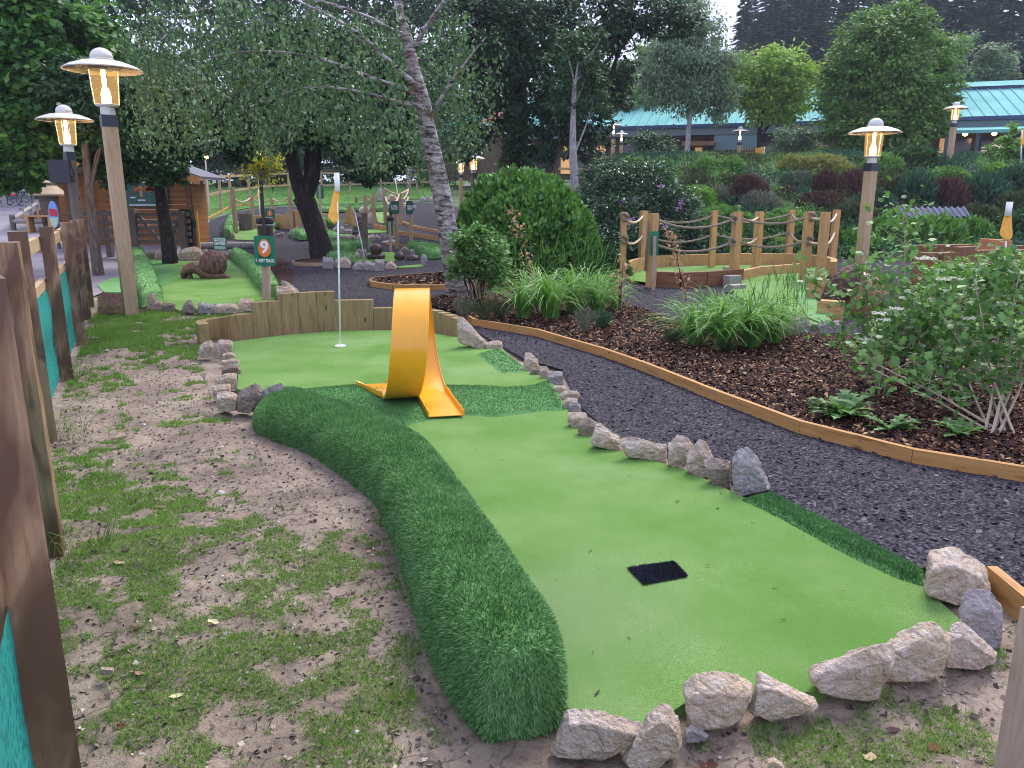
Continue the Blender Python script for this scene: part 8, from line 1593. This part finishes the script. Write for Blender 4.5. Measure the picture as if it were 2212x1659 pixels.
g = Geo(); q0 = bz(1890, 800)
for k in range(16): x = q0.x + random.uniform(-.10, .35); h = random.uniform(.3, .62); g.tube([(x, q0.y + random.uniform(-.1, .1), .05), (x + random.uniform(-.1, .1), q0.y, h * .6), (x + random.uniform(-.2, .2), q0.y, h)], [.006, .005, .003], 4, False)
obj('bare_stems', g, STEM, label='cluster of pale bare stems left of the black stake', cat='stems')
g = Geo(); g.tube([tuple(bz(2150, 945)), tuple(P(2030, 870, 4.95)), tuple(P(1880, 795, 5.05))], [.009, .007, .004], 6, False); obj('fallen_stem', g, STEM, smooth=True, label='long pale stem slanting low across the bark bed', cat='stem')
def thistle(u, v, s_, label, seed, n=13):
    q = bz(u, v); t = thing('thistle_plant', label, 'weed', q, 'jagged leaved weeds in the bark bed'); r = random.Random(seed); g = Geo()
    for k in range(n):
        a = r.uniform(0, 6.283); l = s_ * r.uniform(.7, 1.2); el = r.uniform(.15, 1.1); m = 9; L_ = []; R_ = []
        for i in range(m + 1):
            x = i / m; wv = l * .17 * math.sin(math.pi * min(1, x * .9 + .08)) * (1.25 if i % 2 else .5); d = l * x * math.cos(el * (1 - .6 * x)); h = l * x * math.sin(el) * (1 - .45 * x); cx, cy, cz_ = q.x + d * math.cos(a), q.y + d * math.sin(a), q.z + .02 + h; tx, ty = -math.sin(a), math.cos(a); L_.append((cx - tx * wv, cy - ty * wv, cz_ + wv * .3)); R_.append((cx + tx * wv, cy + ty * wv, cz_ + wv * .3)); 
        M_ = [((a_[0] + b_[0]) / 2, (a_[1] + b_[1]) / 2, (a_[2] + b_[2]) / 2 - .004) for a_, b_ in zip(L_, R_)]; V = L_ + M_ + R_; n1 = m + 1
        g.add(V, [(i, i + 1, n1 + i + 1, n1 + i) for i in range(m)] + [(n1 + i, n1 + i + 1, 2 * n1 + i + 1, 2 * n1 + i) for i in range(m)])
    obj('leaves', g, L_SHRUB, t)
thistle(1820, 905, .24, 'tallest jagged-leaved weed near the kerb board', 1, 30); thistle(1920, 935, .17, 'jagged-leaved weed in the middle of the three by the kerb', 2, 14); thistle(2065, 950, .17, 'jagged-leaved weed nearest the right shrub foot', 3, 12); thistle(1980, 838, .13, 'dark jagged weed behind the slanting pale stem', 4, 14); thistle(2140, 820, .16, 'jagged weed between the stems of the largest shrub', 5, 14); thistle(1310, 712, .12, 'small jagged weed at the foot of the black tube', 6, 10)
# dry plants
def dry(label, u, vb, pts, n, seed):
    q = bz(u, vb) if vb > 640 else P(u, vb, 9.9); t = thing('dry_sapling', label, 'dead plant', q, 'withered plants by the path'); st = [q] + [P(a, b, q.y) for a, b in pts]; sm = smooth_line([tuple(p_) for p_ in st], 6); g = Geo(); g.tube(sm, np.linspace(.009, .003, len(sm)), 5, False); obj('stem', g, TWIG, t)
    r = np.random.default_rng(seed); sm = np.array(sm)[3:]; C = sm[r.integers(0, len(sm), n)] + r.normal(0, .035, (n, 3)) * [1.4, 1, 1]; g = Geo(); g.add(*leaves(C, r.normal(0, 1, (n, 3)), r.normal(0, 1, (n, 3)), .045, 'ovate', r)); obj('dead_leaves', g, L_DRY, t)
dry('withered sapling with tan leaves before the brown timber front', 1482, 655, [(1478, 620), (1468, 585), (1462, 550), (1452, 520), (1443, 500)], 170, 1); dry('tuft of withered leaves on top of the black tube', 1341, 702, [(1340, 640), (1344, 600), (1346, 565)], 80, 2); dry('tan seed stalk left of the laurel bush', 1150, 640, [(1146, 590), (1130, 530), (1115, 490), (1103, 450)], 110, 3)
# flowering basket leaves round the lit lamp
r = np.random.default_rng(4); q = P(566, 356, 20.6); n = 900; C = np.array(tuple(q)) + r.normal(0, 1, (n, 3)) * [.26, .2, .22]; t = thing('flower_basket', 'hanging basket of yellow-green leaves lit by the lamp above the bin', 'flower basket', q); g = Geo(); g.add(*leaves(C, r.normal(0, 1, (n, 3)) + [0, 0, -.4], r.normal(0, 1, (n, 3)), .085, 'ovate', r)); obj('foliage', g, L_BASK, t)
C = np.array(tuple(P(566, 374, 20.4))) + r.normal(0, .03, (30, 3)); g = Geo(); g.add(*leaves(C, r.normal(0, 1, (30, 3)), r.normal(0, 1, (30, 3)), .06, 'ovate', r)); obj('flower', g, L_PURP, t); g = Geo(); g.lathe((q.x, q.y, q.z - .1), [(.03, -.15), (.14, -.08), (.18, .05), (.17, .05)], 12); obj('basket', g, W_DARK, t)
# yellow-lit leaves on the birch by the lamp, and grass at the fence feet
L1 = Geo()
for i, (x, y) in enumerate(FN):
    for k in range(60 if i < 5 else 20):
        a = random.random() * 6.28; x0 = x + random.uniform(-.1, .2); y0_ = y + random.uniform(-.12, .12); l = random.uniform(.04, .16); L1.tube([(x0, y0_, 0), (x0 + .3 * l * math.cos(a), y0_ + .3 * l * math.sin(a), l * .7), (x0 + .8 * l * math.cos(a), y0_ + .8 * l * math.sin(a), l)], [.0016, .0013, .0006], 3, False)
obj('grass', L1, L_GRASS, kind='stuff')
q = scatter_view(lawn, 1, 1) if False else outline_pts(lawn, 26000, 91); g = Geo(); n = len(q); r = np.random.default_rng(3); g.add(*blades(q, T(q[:, 0], q[:, 1]) + .02, np.tile([0, 0, 1.], (n, 1)), .10, .05, np.zeros(3), 92, .5)); obj('grass', g, L_GRASS, kind='stuff')
# ---------------------------------------------------------------- the damp evening air
hz = Geo(); hz.box((10, 85, 20), (240, 190, 50))
HZ = bpy.data.materials.new('haze_air'); HZ.use_nodes = True; _n = HZ.node_tree.nodes; _n.remove(_n['Principled BSDF']); pv = _n.new('ShaderNodeVolumePrincipled'); pv.inputs['Color'].default_value = (.82, .88, 1, 1); pv.inputs['Density'].default_value = .00055; pv.inputs['Anisotropy'].default_value = .2
HZ.node_tree.links.new(pv.outputs[0], _n['Material Output'].inputs['Volume']); obj('haze', hz, HZ, kind='stuff')
